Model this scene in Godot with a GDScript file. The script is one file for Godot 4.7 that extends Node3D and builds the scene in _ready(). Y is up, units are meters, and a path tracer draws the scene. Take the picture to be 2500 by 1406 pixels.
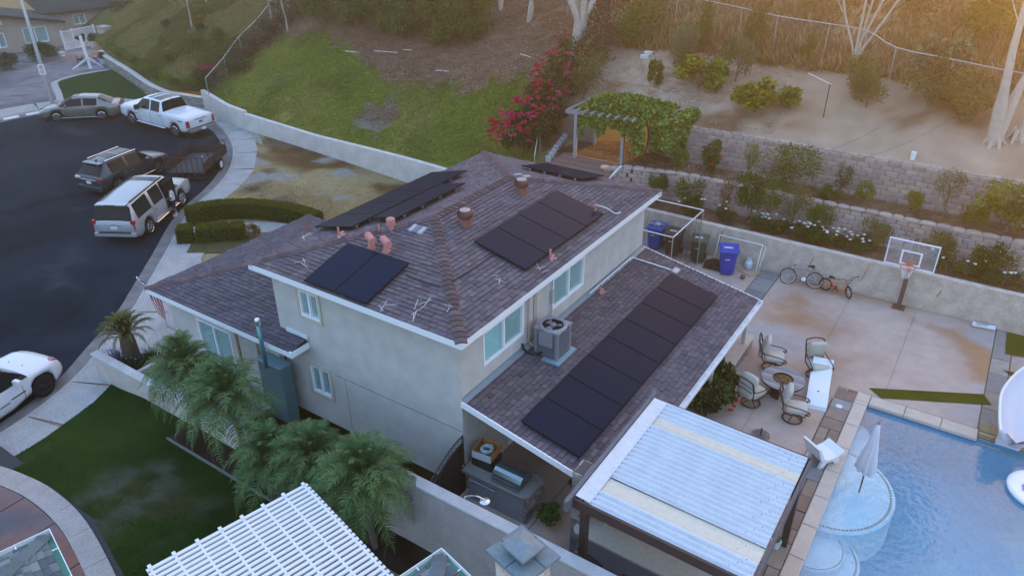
extends Node3D
# A two-storey house with solar panels at the foot of a hillside, seen from above at dusk. Axes: x runs along the house towards the hill, z from the house towards the pool, y up; metres.

const UP := Vector3.UP
var rng := RandomNumberGenerator.new()
var used := {}
var mats := {}
var texs := {}
var nz := FastNoiseLite.new()
var nf := FastNoiseLite.new()

# ---------- naming and tagging ----------
func numbered(n: String) -> String:
	used[n] = used.get(n, -1) + 1
	return n if used[n] == 0 else "%s_%03d" % [n, used[n]]

func tag(o: Node, label: String, category: String, group := "") -> Node:
	o.set_meta("label", label)
	o.set_meta("category", category)
	if group: o.set_meta("group", group)
	return o

func thing(n: String, label: String, category: String, at := Vector3.ZERO, turn := .0, group := "") -> Node3D:
	var o := Node3D.new()
	o.name = numbered(n)
	add_child(o)
	o.position = at
	o.rotation.y = turn
	tag(o, label, category, group)
	return o

func obj(n: String, shape, m: Material, parent: Node = self) -> MeshInstance3D:
	var o := MeshInstance3D.new()
	o.mesh = shape.commit() if shape is SurfaceTool else shape
	o.material_override = m
	o.name = numbered(n) if parent == self else n
	parent.add_child(o, true)
	return o

func struct(n: String, shape, m: Material) -> MeshInstance3D:
	var o := obj(n, shape, m)
	o.set_meta("kind", "structure")
	return o

func stuff(o: Node) -> Node:
	o.set_meta("kind", "stuff")
	return o

func dup(o: Node3D, at: Vector3, turn: float, label := "", group := "") -> Node3D:
	var r: Node3D = o.duplicate()
	r.name = numbered(String(o.name).rstrip("0123456789").trim_suffix("_"))
	add_child(r)
	r.position = at
	r.rotation.y = turn
	if label: r.set_meta("label", label)
	if group: r.set_meta("group", group)
	return r

# ---------- materials ----------
func srgb(c: Color) -> Color:
	return c.linear_to_srgb()

func mat(r: float, g: float, b: float, rough := .8, metal := .0) -> StandardMaterial3D:
	var key := "%.3f %.3f %.3f %.2f %.2f" % [r, g, b, rough, metal]
	if not mats.has(key):
		var m := StandardMaterial3D.new()
		m.albedo_color = srgb(Color(r, g, b))
		m.roughness = rough
		m.metallic = metal
		if rough > .7: m.metallic_specular = .2
		mats[key] = m
	return mats[key]

func noise_tex(freq: float, lo: Color, hi: Color, size := 512, octaves := 5, kind := FastNoiseLite.TYPE_SIMPLEX_SMOOTH, s := 1) -> Texture2D:
	var key := str([freq, lo, hi, size, octaves, kind, s])
	if not texs.has(key):
		var n := FastNoiseLite.new()
		n.noise_type = kind
		n.seed = s
		n.frequency = freq
		n.fractal_octaves = octaves
		var t := NoiseTexture2D.new()
		t.width = size
		t.height = size
		t.seamless = true
		t.noise = n
		var g := Gradient.new()
		g.set_color(0, srgb(lo))
		g.set_color(1, srgb(hi))
		t.color_ramp = g
		texs[key] = t
	return texs[key]

# A world-mapped material: fine grain (one tile = fine metres) multiplied by coarse blotches (one tile = coarse metres); relief in centimetres.
func grain(key: String, lo: Color, hi: Color, fine: float, coarse := .0, dark := .75, rough := .9, relief := .0, vcol := false, freq := .03) -> StandardMaterial3D:
	if mats.has(key): return mats[key]
	var m := StandardMaterial3D.new()
	m.albedo_texture = noise_tex(freq, lo, hi, 512, 5, FastNoiseLite.TYPE_SIMPLEX_SMOOTH, key.length())
	m.uv1_triplanar = true
	m.uv1_world_triplanar = true
	m.uv1_scale = Vector3.ONE / fine
	m.roughness = rough
	m.vertex_color_use_as_albedo = vcol
	if rough > .8: m.metallic_specular = .15
	if coarse > .0:
		m.detail_enabled = true
		m.detail_blend_mode = BaseMaterial3D.BLEND_MODE_MUL
		m.detail_uv_layer = BaseMaterial3D.DETAIL_UV_2
		m.detail_albedo = noise_tex(.012, Color(dark, dark, dark), Color(1, 1, 1), 512, 4, FastNoiseLite.TYPE_SIMPLEX_SMOOTH, 7)
		m.uv2_triplanar = true
		m.uv2_world_triplanar = true
		m.uv2_scale = Vector3.ONE / coarse
	if relief != .0:
		m.heightmap_enabled = true
		m.heightmap_texture = noise_tex(freq * 1.5, Color(0, 0, 0), Color(1, 1, 1), 512, 5, FastNoiseLite.TYPE_SIMPLEX_SMOOTH, 3)
		m.heightmap_scale = relief
	mats[key] = m
	return m

func gray(v: float) -> Color:
	return Color(v, v, v)

# Leaves and blades: vertex colours, some light passing through.
func leafy(key := "leaf", rough := .6, through := .35) -> StandardMaterial3D:
	if not mats.has(key):
		var m := StandardMaterial3D.new()
		m.vertex_color_use_as_albedo = true
		m.roughness = rough
		m.metallic_specular = .18
		m.backlight_enabled = true
		m.backlight = gray(through)
		mats[key] = m
	return mats[key]

func tint(key := "tint", rough := .85, metal := .0) -> StandardMaterial3D:
	if not mats.has(key):
		var m := StandardMaterial3D.new()
		m.vertex_color_use_as_albedo = true
		m.roughness = rough
		m.metallic = metal
		if rough > .7: m.metallic_specular = .2
		mats[key] = m
	return mats[key]

func glass(key: String, c: Color, alpha: float, rough := .03) -> StandardMaterial3D:
	if not mats.has(key):
		var m := StandardMaterial3D.new()
		m.albedo_color = Color(srgb(c), alpha)
		m.transparency = BaseMaterial3D.TRANSPARENCY_ALPHA
		m.roughness = rough
		mats[key] = m
	return mats[key]

func paint(key: String, c: Color, rough := .35, metal := .0) -> StandardMaterial3D:
	if not mats.has(key):
		var m := StandardMaterial3D.new()
		m.albedo_color = srgb(c)
		m.roughness = rough
		m.metallic = metal
		m.clearcoat_enabled = true
		m.clearcoat = .45
		m.clearcoat_roughness = .06
		mats[key] = m
	return mats[key]

# ---------- geometry ----------
func mk() -> SurfaceTool:
	var st := SurfaceTool.new()
	st.begin(Mesh.PRIMITIVE_TRIANGLES)
	return st

func smooth(st: SurfaceTool) -> SurfaceTool:
	st.generate_normals()
	return st

func tri(st: SurfaceTool, a: Vector3, b: Vector3, c: Vector3) -> void:   # counter-clockwise seen from outside
	st.add_vertex(a)
	st.add_vertex(c)
	st.add_vertex(b)

func quad(st: SurfaceTool, a: Vector3, b: Vector3, c: Vector3, d: Vector3) -> void:
	tri(st, a, b, c)
	tri(st, a, c, d)

func box(st: SurfaceTool, c: Vector3, s: Vector3, b := Basis.IDENTITY) -> void:
	var x := b.x * s.x * .5
	var y := b.y * s.y * .5
	var z := b.z * s.z * .5
	quad(st, c - x - y + z, c + x - y + z, c + x + y + z, c - x + y + z)
	quad(st, c + x - y - z, c - x - y - z, c - x + y - z, c + x + y - z)
	quad(st, c + x - y + z, c + x - y - z, c + x + y - z, c + x + y + z)
	quad(st, c - x - y - z, c - x - y + z, c - x + y + z, c - x + y - z)
	quad(st, c - x + y + z, c + x + y + z, c + x + y - z, c - x + y - z)
	quad(st, c - x - y - z, c + x - y - z, c + x - y + z, c - x - y + z)

func span(st: SurfaceTool, lo: Vector3, hi: Vector3) -> void:
	box(st, (lo + hi) * .5, (hi - lo).abs())

# A box with its upper edges chamfered by e.
func slab(st: SurfaceTool, lo: Vector3, hi: Vector3, e := .02) -> void:
	var p := [v3(lo.x, 0, lo.z), v3(lo.x, 0, hi.z), v3(hi.x, 0, hi.z), v3(hi.x, 0, lo.z)]
	var m := (lo + hi) * .5
	var rings := []
	for k in 3:
		var y: float = [lo.y, hi.y - e, hi.y][k]
		var ring := []
		for q in p:
			var v: Vector3 = q
			v.y = y
			if k == 2:
				v.x -= signf(v.x - m.x) * e
				v.z -= signf(v.z - m.z) * e
			ring.append(v)
		rings.append(ring)
	loft(st, rings, true, true)

func bar(st: SurfaceTool, a: Vector3, b: Vector3, w: float, h: float, up := Vector3.UP) -> void:
	var d := (b - a)
	var l := d.length()
	if l < 1e-5: return
	d /= l
	if absf(d.dot(up)) > .98: up = Vector3.RIGHT if absf(d.x) < .9 else Vector3.BACK
	var s := d.cross(up).normalized()
	var u := s.cross(d)
	box(st, (a + b) * .5, v3(w, h, l), Basis(s, u, -d))

func ring_at(c: Vector3, d: Vector3, r: float, sides: int, spin := .0) -> Array:
	var s := d.cross(UP if absf(d.y) < .95 else Vector3.RIGHT).normalized()
	var u := s.cross(d).normalized()
	var out := []
	for i in sides:
		var a := TAU * i / sides + spin
		out.append(c + (s * cos(a) + u * sin(a)) * r)
	return out

func loft(st: SurfaceTool, rings: Array, cap0 := true, cap1 := true, closed := true) -> void:
	for k in rings.size() - 1:
		var p: Array = rings[k]
		var q: Array = rings[k + 1]
		var n := p.size()
		for i in (n if closed else n - 1):
			var j := (i + 1) % n
			quad(st, p[i], p[j], q[j], q[i])
	for e in [[cap0, 0], [cap1, -1]]:
		if not e[0]: continue
		var r: Array = rings[e[1]]
		var c := Vector3.ZERO
		for v in r: c += v
		c /= r.size()
		for i in r.size():
			var j := (i + 1) % r.size()
			if e[1] == 0: tri(st, c, r[j], r[i])
			else: tri(st, c, r[i], r[j])

func tube(st: SurfaceTool, pts: Array, r, sides := 6, caps := true) -> void:
	var rings := []
	for i in pts.size():
		var a: Vector3 = pts[maxi(i - 1, 0)]
		var b: Vector3 = pts[mini(i + 1, pts.size() - 1)]
		var d := (b - a).normalized()
		rings.append(ring_at(pts[i], d, r[i] if r is Array else r, sides))
	loft(st, rings, caps, caps)

func lathe(st: SurfaceTool, prof: Array, sides := 16, at := Vector3.ZERO, b := Basis.IDENTITY, caps := true) -> void:
	var rings := []
	for p in prof:
		var ring := []
		for i in sides:
			var a := -TAU * i / sides
			ring.append(at + b * v3(cos(a) * p.x, p.y, sin(a) * p.x))
		rings.append(ring)
	loft(st, rings, caps, caps)

func curve(pts: Array, n: int) -> Array:   # a smooth line through points
	var out := []
	for i in pts.size() - 1:
		var p0: Vector3 = pts[maxi(i - 1, 0)]
		var p1: Vector3 = pts[i]
		var p2: Vector3 = pts[i + 1]
		var p3: Vector3 = pts[mini(i + 2, pts.size() - 1)]
		for k in n:
			out.append(p1.cubic_interpolate(p2, p0, p3, float(k) / n))
	out.append(pts[-1])
	return out

# A polygon (its x,y) pushed along z from -d/2 to d/2 and placed by t.
func extrude(st: SurfaceTool, poly: Array, d: float, t := Transform3D.IDENTITY) -> void:
	var p := PackedVector2Array(poly)
	if not Geometry2D.is_polygon_clockwise(p):
		p.reverse()
	var idx := Geometry2D.triangulate_polygon(p)
	for k in range(0, idx.size(), 3):
		for s in [1, -1]:
			var a := t * v3(p[idx[k]].x, p[idx[k]].y, s * d * .5)
			var b := t * v3(p[idx[k + 1]].x, p[idx[k + 1]].y, s * d * .5)
			var c := t * v3(p[idx[k + 2]].x, p[idx[k + 2]].y, s * d * .5)
			facing(st, a, b, c, t.basis * v3(0, 0, s))
	for i in p.size():
		var a := p[i]
		var b := p[(i + 1) % p.size()]
		var e := b - a
		var out := t.basis * v3(-e.y, e.x, 0)
		var v := [t * v3(a.x, a.y, d * .5), t * v3(b.x, b.y, d * .5), t * v3(b.x, b.y, -d * .5), t * v3(a.x, a.y, -d * .5)]
		facing(st, v[0], v[1], v[2], out)
		facing(st, v[0], v[2], v[3], out)

func facing(st: SurfaceTool, a: Vector3, b: Vector3, c: Vector3, n: Vector3) -> void:
	if (b - a).cross(c - a).dot(n) >= 0: tri(st, a, b, c)
	else: tri(st, a, c, b)

# Upright prism over a ground polygon of (x,z) points.
func prism(st: SurfaceTool, poly: Array, y0: float, y1: float) -> void:
	var p := PackedVector2Array(poly)
	var idx := Geometry2D.triangulate_polygon(p)
	for k in range(0, idx.size(), 3):
		for s in [[y1, 1.0], [y0, -1.0]]:
			facing(st, v3(p[idx[k]].x, s[0], p[idx[k]].y), v3(p[idx[k + 1]].x, s[0], p[idx[k + 1]].y), v3(p[idx[k + 2]].x, s[0], p[idx[k + 2]].y), UP * s[1])
	var cw := Geometry2D.is_polygon_clockwise(p)
	for i in p.size():
		var a := p[i]
		var b := p[(i + 1) % p.size()]
		var e := b - a
		var out := v3(-e.y, 0, e.x) if cw else v3(e.y, 0, -e.x)
		var v := [v3(a.x, y0, a.y), v3(b.x, y0, b.y), v3(b.x, y1, b.y), v3(a.x, y1, a.y)]
		facing(st, v[0], v[1], v[2], out)
		facing(st, v[0], v[2], v[3], out)

# A sheet of ground over a polygon: grid cells cut to the outline, height and colour from functions of (x,z).
func sheet(poly: Array, cell: float, height: Callable, color: Callable) -> ArrayMesh:
	var p := PackedVector2Array(poly)
	var lo := p[0]
	var hi := p[0]
	for q in p:
		lo = lo.min(q)
		hi = hi.max(q)
	var nx := int(ceil((hi.x - lo.x) / cell))
	var ny := int(ceil((hi.y - lo.y) / cell))
	var V := PackedVector3Array()
	var C := PackedColorArray()
	var N := PackedVector3Array()
	var at := {}
	var I := PackedInt32Array()
	var inside := []
	for j in ny + 1:
		var row := PackedByteArray()
		for i in nx + 1:
			row.append(1 if Geometry2D.is_point_in_polygon(lo + v2(i, j) * cell, p) else 0)
		inside.append(row)
	var put := func(q: Vector2) -> int:
		if at.has(q): return at[q]
		var y: float = height.call(q.x, q.y)
		V.append(v3(q.x, y, q.y))
		N.append(v3(y - height.call(q.x + .1, q.y), .1, y - height.call(q.x, q.y + .1)).normalized())
		C.append(color.call(q.x, q.y))
		at[q] = V.size() - 1
		return V.size() - 1
	for j in ny:
		for i in nx:
			var a := lo + v2(i, j) * cell
			var sq := PackedVector2Array([a, lo + v2(i + 1, j) * cell, lo + v2(i + 1, j + 1) * cell, lo + v2(i, j + 1) * cell])
			if inside[j][i] + inside[j][i + 1] + inside[j + 1][i] + inside[j + 1][i + 1] == 4:
				var k := [put.call(sq[0]), put.call(sq[1]), put.call(sq[2]), put.call(sq[3])]
				I.append_array([k[0], k[1], k[2], k[0], k[2], k[3]])
			else:
				for piece in Geometry2D.intersect_polygons(sq, p):
					var idx := Geometry2D.triangulate_polygon(piece)
					for t in range(0, idx.size(), 3):
						var q := [piece[idx[t]], piece[idx[t + 1]], piece[idx[t + 2]]]
						if (q[1] - q[0]).cross(q[2] - q[0]) < 0: q = [q[0], q[2], q[1]]
						I.append_array([put.call(q[0]), put.call(q[1]), put.call(q[2])])
	var arr := []
	arr.resize(Mesh.ARRAY_MAX)
	arr[Mesh.ARRAY_VERTEX] = V
	arr[Mesh.ARRAY_NORMAL] = N
	arr[Mesh.ARRAY_COLOR] = C
	arr[Mesh.ARRAY_INDEX] = I
	var m := ArrayMesh.new()
	m.add_surface_from_arrays(Mesh.PRIMITIVE_TRIANGLES, arr)
	return m

# Loose coloured triangles (leaves, blades, shingles) collected in plain arrays.
class Soup:
	var v := PackedVector3Array()
	var c := PackedColorArray()
	func tri(a: Vector3, b: Vector3, d: Vector3, col: Color) -> void:
		v.append(a)
		v.append(d)
		v.append(b)
		c.append(col)
		c.append(col)
		c.append(col)
	func quad(a: Vector3, b: Vector3, d: Vector3, e: Vector3, col: Color) -> void:
		tri(a, b, d, col)
		tri(a, d, e, col)
	func mesh() -> ArrayMesh:
		var arr := []
		arr.resize(Mesh.ARRAY_MAX)
		arr[Mesh.ARRAY_VERTEX] = v
		arr[Mesh.ARRAY_COLOR] = c
		var m := ArrayMesh.new()
		m.add_surface_from_arrays(Mesh.PRIMITIVE_TRIANGLES, arr)
		return m

func vary(c: Color, by: float) -> Color:
	var k := 1.0 + rng.randf_range(-by, by)
	return Color(c.r * k, c.g * k, c.b * k * (1.0 + rng.randf_range(-by, by) * .4))

func rdir() -> Vector3:
	var y := rng.randf_range(-1, 1)
	var a := rng.randf() * TAU
	var r := sqrt(1 - y * y)
	return v3(r * cos(a), y, r * sin(a))

# One leaf: a kite of length l and width w.
func leaf(s: Soup, at: Vector3, d: Vector3, n: Vector3, l: float, w: float, col: Color) -> void:
	var side := d.cross(n).normalized() * w * .5
	s.quad(at, at + d * l * .45 + side, at + d * l, at + d * l * .45 - side, col)

# Leaves through an uneven ellipsoid; denser outside, so gaps and clumps show.
func leaves(s: Soup, c: Vector3, r: Vector3, n: int, l: float, w: float, cols: Array, lumps := 9, droop := .0) -> void:
	var cs := []
	for i in lumps:
		var d := rdir()
		cs.append([d * r * rng.randf_range(.45, .8), rng.randf_range(.28, .5), cols[rng.randi() % cols.size()]])
	for i in n:
		var k: Array = cs[i % lumps]
		var d := rdir()
		var p: Vector3 = c + k[0] + d * r * k[1] * pow(rng.randf(), .35)
		var out := (p - c).normalized()
		var ld := (rdir() + out * .7 + v3(0, -droop, 0)).normalized()
		leaf(s, p, ld, rdir(), l * rng.randf_range(.6, 1.25), w * rng.randf_range(.7, 1.2), vary(k[2], .28))

func ramp(a: float, b: float, x: float) -> float:
	return smoothstep(a, b, x)

# ---------- the lie of the land ----------
func street_y(z: float) -> float:
	return -.6 + .05 * clampf(-14.0 - z, .0, 31.0)

func yard_y(_x: float, z: float) -> float:
	return (street_y(z) if z < -14.0 else -.6 + .6 * ramp(-14, -9, z)) + .13

const FOOT := [[-80.0, 33.0], [-57.0, 23.7], [-52.6, 21.8], [-48.0, 20.4], [-42.4, 18.7], [-39.5, 18.2], [-36.3, 18.9], [-34.0, 18.5], [-31.0, 17.75], [-26.0, 17.7], [-17.0, 17.5], [-13.0, 17.1], [20.0, 17.1]]

func foot_x(z: float) -> float:   # where the hill begins
	for i in FOOT.size() - 1:
		if z < FOOT[i + 1][0]:
			return lerpf(FOOT[i][1], FOOT[i + 1][1], clampf((z - FOOT[i][0]) / (FOOT[i + 1][0] - FOOT[i][0]), 0, 1))
	return 17.1

func split_z(x: float) -> float:   # the fence line between the grassy slope and the garden slope
	return -8.5 - .33 * (x - 17.5)

func hill_y(x: float, z: float) -> float:
	var left := maxf(.0, street_y(z) + .1) + lerpf(1.0, .7, ramp(-36, -40, z)) + .5 * maxf(.0, x - foot_x(z) - .1)
	var right := 4.05 + .42 * (x - 21.5) if x > 21.5 else (2.45 if x > 19.15 else 1.35)
	var c := split_z(x)
	var w := ramp(c - 1.4, c + 1.4, z)
	var h := lerpf(left, right, w)
	h += nz.get_noise_2d(x * 3.0, z * 3.0) * .22 * ramp(.2, 2.5, x - foot_x(z) - 4.2 * w)
	if x > 52: h -= .25 * (x - 52)
	return h

func mixc(a: Color, b: Color, t: float) -> Color:
	return a.lerp(b, clampf(t, 0, 1))

func hill_c(x: float, z: float) -> Color:
	var n1 := nz.get_noise_2d(x * 4.0, z * 4.0)
	var n2 := nf.get_noise_2d(x * 2.2, z * 2.2)
	var n3 := nf.get_noise_2d(x * 9.0 + 90, z * 9.0)
	var green := mixc(Color(.20, .24, .045), Color(.28, .26, .07), .5 + n1 * 1.2 + n2 * .4)
	green = mixc(green, Color(.09, .14, .028), n2 * 1.2)
	var bare := ramp(.30, .46, nf.get_noise_2d(x * 1.5 + 40, z * 1.5 - 7) + .1 * n3) * ramp(-17, -21, z) * ramp(23, 20.5, x) * ramp(-32, -29, z)
	green = mixc(green, Color(.24, .20, .18), bare)
	var litter := mixc(Color(.30, .165, .11), Color(.42, .28, .20), .5 + n2 + n3 * .6)
	var up := x - foot_x(z) - (6.6 + 2.0 * nz.get_noise_2d(z * 3.5, 4.0) + n2 * 1.6 - 1.8 * ramp(-27, -19, z) + 1.6 * ramp(-18, -12, z))
	var left := mixc(green, litter, ramp(-.35, .35, up + n3 * .7) * ramp(-37.2, -35.5, z - (x - 18) * .12))
	var olive := mixc(Color(.11, .12, .035), Color(.19, .155, .06), .5 + n1 + n2 * .5)
	left = mixc(left, olive, ramp(-34.6, -36.2, z - (x - 18) * .1))
	var dirt := mixc(Color(.60, .45, .33), Color(.50, .35, .235), .45 + n1 + n2 * .8)
	dirt = mixc(dirt, Color(.33, .19, .11), ramp(.28, .5, n2 + n3 * .3))
	var dry := mixc(Color(.58, .39, .17), Color(.42, .26, .11), .5 + n2 + n3 * .6)
	var right := mixc(dirt, dry, ramp(26.4, 27.6, x + n2 * 1.2 - .25 * maxf(0, -z)))
	var c := split_z(x)
	return mixc(left, right, ramp(c - 1.2, c + .8, z + n3 * .6))

const CURB := [[-40, -13.4], [-14, -13.7], [-9, -13.85], [-5.5, -14.05], [-3.1, -14.8], [-1.3, -15.9], [.55, -17.1], [2.2, -18.5], [4.4, -20.4], [6.75, -22.5], [8.5, -23.7], [10.2, -24.6], [12.3, -26.1], [14.5, -28.5], [15.9, -30.8], [16.7, -32.8], [16.9, -35.0], [16.6, -37.5], [15.6, -40.2], [14.3, -42.2], [11.5, -43.6], [9.1, -43.9], [4, -44], [-6, -44], [-40, -44]]

func line3(pts: Array) -> Array:
	var out := []
	for p in pts: out.append(v3(p[0], 0, p[1]))
	return out

# A ribbon beside a line of (x,z) points, between the offsets o0 and o1 to its right, heights from functions of (x,z).
func ribbon(st: SurfaceTool, pts: Array, o0: float, o1: float, h0: Callable, h1: Callable) -> void:
	for i in pts.size() - 1:
		var v := []
		for k in [i, i + 1]:
			var a: Vector3 = pts[maxi(k - 1, 0)]
			var b: Vector3 = pts[mini(k + 1, pts.size() - 1)]
			var n := UP.cross((b - a).normalized())
			for o in [o0, o1]:
				var q: Vector3 = pts[k] + n * o
				q.y = (h0 if o == o0 else h1).call(q.x, q.z)
				v.append(q)
		facing(st, v[0], v[1], v[3], UP)
		facing(st, v[0], v[3], v[2], UP)

func blades(cols: Array, n: int, h: float, spread: float) -> ArrayMesh:   # one tuft
	var s := Soup.new()
	for i in n:
		var a := rng.randf() * TAU
		var at := v3(cos(a), 0, sin(a)) * rng.randf() * spread
		var d := (v3(cos(a + rng.randf_range(-1, 1)), rng.randf_range(.7, 1.6), sin(a + rng.randf_range(-1, 1)))).normalized()
		var side := d.cross(UP).normalized() * h * .09
		s.tri(at - side, at + side, at + d * h * rng.randf_range(.6, 1.2), vary(cols[i % cols.size()], .2))
	return s.mesh()

func tufts(called: String, mesh: Mesh, places: Array, cols: Array, m: Material, parent: Node = self) -> MultiMeshInstance3D:
	var mm := MultiMesh.new()
	mm.transform_format = MultiMesh.TRANSFORM_3D
	mm.use_colors = true
	mm.mesh = mesh
	mm.instance_count = places.size()
	for i in places.size():
		mm.set_instance_transform(i, places[i])
		mm.set_instance_color(i, cols[i])
	var o := MultiMeshInstance3D.new()
	o.multimesh = mm
	o.material_override = m
	o.name = numbered(called) if parent == self else called
	parent.add_child(o, true)
	stuff(o)
	return o

func spin(at: Vector3, s: float, lean := .25) -> Transform3D:
	var b := Basis(UP, rng.randf() * TAU) * Basis(Vector3.RIGHT, rng.randf_range(-lean, lean))
	return Transform3D(b.scaled(Vector3.ONE * s), at)

func setting() -> void:
	nz.seed = 11
	nz.frequency = .03
	nz.fractal_octaves = 3
	nf.seed = 23
	nf.frequency = .09
	nf.fractal_octaves = 4
	var st := mk()
	quad(st, v3(-260, -2.6, 260), v3(260, -2.6, 260), v3(260, -2.6, -260), v3(-260, -2.6, -260))
	struct("ground", st, grain("far", Color(.10, .11, .06), Color(.2, .18, .1), 9, 60))
	# the hillside, one sheet from its foot to beyond the crest
	var poly := []
	for i in range(1, FOOT.size() - 1):
		poly.append(v2(FOOT[i][1], FOOT[i][0]))
	poly.append_array([v2(18.6, -9.0), v2(19.3, -8.2), v2(21.55, -7.4), v2(21.55, 40), v2(70, 40), v2(70, -80), v2(33, -80)])
	struct("hillside", sheet(poly, .45, hill_y, hill_c), grain("hill", gray(.62), gray(1.0), 1.3, 9.0, .72, .95, 3.0, true, .05))
	# the street
	var road := []
	var c := curve(line3(CURB), 4)
	for p in c: road.append(v2(p.x, p.z))
	var inner: PackedVector2Array = Geometry2D.offset_polygon(PackedVector2Array(road), -.3)[0]
	var road_c := func(x: float, z: float) -> Color:
		var n := nf.get_noise_2d(x * 1.3, z * 1.3) + .5 * nz.get_noise_2d(x * 5, z * 5)
		var col := mixc(Color(.009, .020, .036), Color(.022, .038, .058), .45 + n)
		# scuffed turning marks of tyres round the cul-de-sac
		var q := v2(x - 5.0, z + 33.0)
		var band := absf(fposmod(q.length() * .9 + nf.get_noise_2d(q.angle() * 12.0, 3) * .9, 2.1) - 1.0)
		col = mixc(col, Color(.010, .016, .022), ramp(.35, .05, band) * ramp(.0, .35, nf.get_noise_2d(x * .8, z * .8 + 50)) * .8)
		var s := absf(fposmod((z + x * .55) * .75 + n * .5, 1.7) - .8)
		col = mixc(col, Color(.010, .015, .020), ramp(.3, .05, s) * ramp(-21, -17.5, z) * ramp(-3.5, -1, x) * ramp(.0, .3, nf.get_noise_2d(x * .5, z * 1.1)))
		return mixc(col, Color(.05, .062, .075), ramp(.42, .5, nf.get_noise_2d(x * 2 + 5, z * 2)) * .6)
	struct("street", sheet(inner, .33, func(_x, z): return street_y(z), road_c), grain("road", gray(.55), gray(1.0), .7, 11.0, .75, .85, .6, true, .08))
	var con := grain("concrete", Color(.30, .30, .29), Color(.47, .46, .44), 1.6, 7.0, .78, .9, .25)
	var gut := grain("gutter", Color(.15, .155, .16), Color(.27, .265, .26), 1.2, 5.0, .6, .9, .4)
	var sy := func(_x, z): return street_y(z)
	var g := mk()
	ribbon(g, c, .32, -.22, sy, func(_x, z): return street_y(z) + .01)
	struct("gutter", g, gut)
	var cb := mk()
	var top := func(_x, z): return street_y(z) + .13
	ribbon(cb, c, -.22, -.27, func(_x, z): return street_y(z) + .01, top)
	ribbon(cb, c, -.27, -.4, top, top)
	struct("kerb", cb, con)
	# the pavement: slabs between score joints, one piece each
	var walk := Node3D.new()
	walk.name = "pavement"
	add_child(walk)
	walk.set_meta("kind", "structure")
	var run := .0
	var from := 0
	for i in range(1, c.size()):
		run += (c[i] - c[i - 1]).length()
		if run > 1.7 or i == c.size() - 1:
			if c[from].x > -12:
				var part := mk()
				var seg := c.slice(from, i + 1)
				seg[0] = seg[0].lerp(seg[1], .012)
				ribbon(part, seg, -.41, -2.0, func(_x, z): return street_y(z) + .134, func(_x, z): return street_y(z) + .15)
				obj("slab", part, con, walk)
			run = .0
			from = i
	var under := mk()
	ribbon(under, c, -.4, -3.4, func(_x, z): return street_y(z) + .10, func(_x, z): return street_y(z) + .12)
	struct("verge", under, grain("verge", Color(.20, .165, .10), Color(.40, .33, .20), .8, 4, .8, 1.0, .8))
	# far side of the street: the neighbour's drive and the lawn of green turf
	var drive := [v2(-20, -44.4), v2(9.1, -45.5), v2(11.8, -45.3), v2(13.2, -44.6), v2(13.7, -45.2), v2(14.6, -47.2), v2(15.4, -49.2), v2(16.3, -50.6), v2(18.4, -51.2), v2(20.9, -50.9), v2(21.3, -52), v2(23.5, -56.7), v2(26, -64), v2(-20, -70)]
	struct("neighbour_driveway", sheet(drive, .5, func(x, z): return street_y(z) + .12, func(x, z): return mixc(Color(.15, .16, .185), Color(.27, .27, .29), .5 + nf.get_noise_2d(x * 1.5, z * 1.5) * 1.3 - .7 * ramp(.09, .02, absf(nz.get_noise_2d(x * 9, z * 9))))), grain("drive", gray(.7), gray(1), .9, 6, .7, .9, .5, true))
	var turf := [v2(13.6, -44.5), v2(14.6, -46.6), v2(15.6, -48.9), v2(16.4, -50.3), v2(18.4, -50.9), v2(20.7, -50.5), v2(19.3, -46.2), v2(18.0, -42.0), v2(17.5, -39.2), v2(16.3, -42.6), v2(15.0, -44.0)]
	struct("neighbour_turf", sheet(turf, .4, func(_x, z): return street_y(z) + .17, func(x, z): return mixc(Color(.022, .06, .018), Color(.032, .075, .022), .5 + nf.get_noise_2d(x, z))), grain("turf", gray(.5), gray(1.0), .5, 0, 1, .95, 1.5, true, .1))
	var edge := mk()
	var tl := []
	for q in turf.slice(0, 6): tl.append(v3(q.x, 0, q.y))
	ribbon(edge, curve(tl, 4), .0, .45, func(_x, z): return street_y(z) + .16, func(_x, z): return street_y(z) + .145)
	struct("turf_edging", edge, con)
	front_yard(con)
	neighbour_garden(con)
	back_yard()

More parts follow.
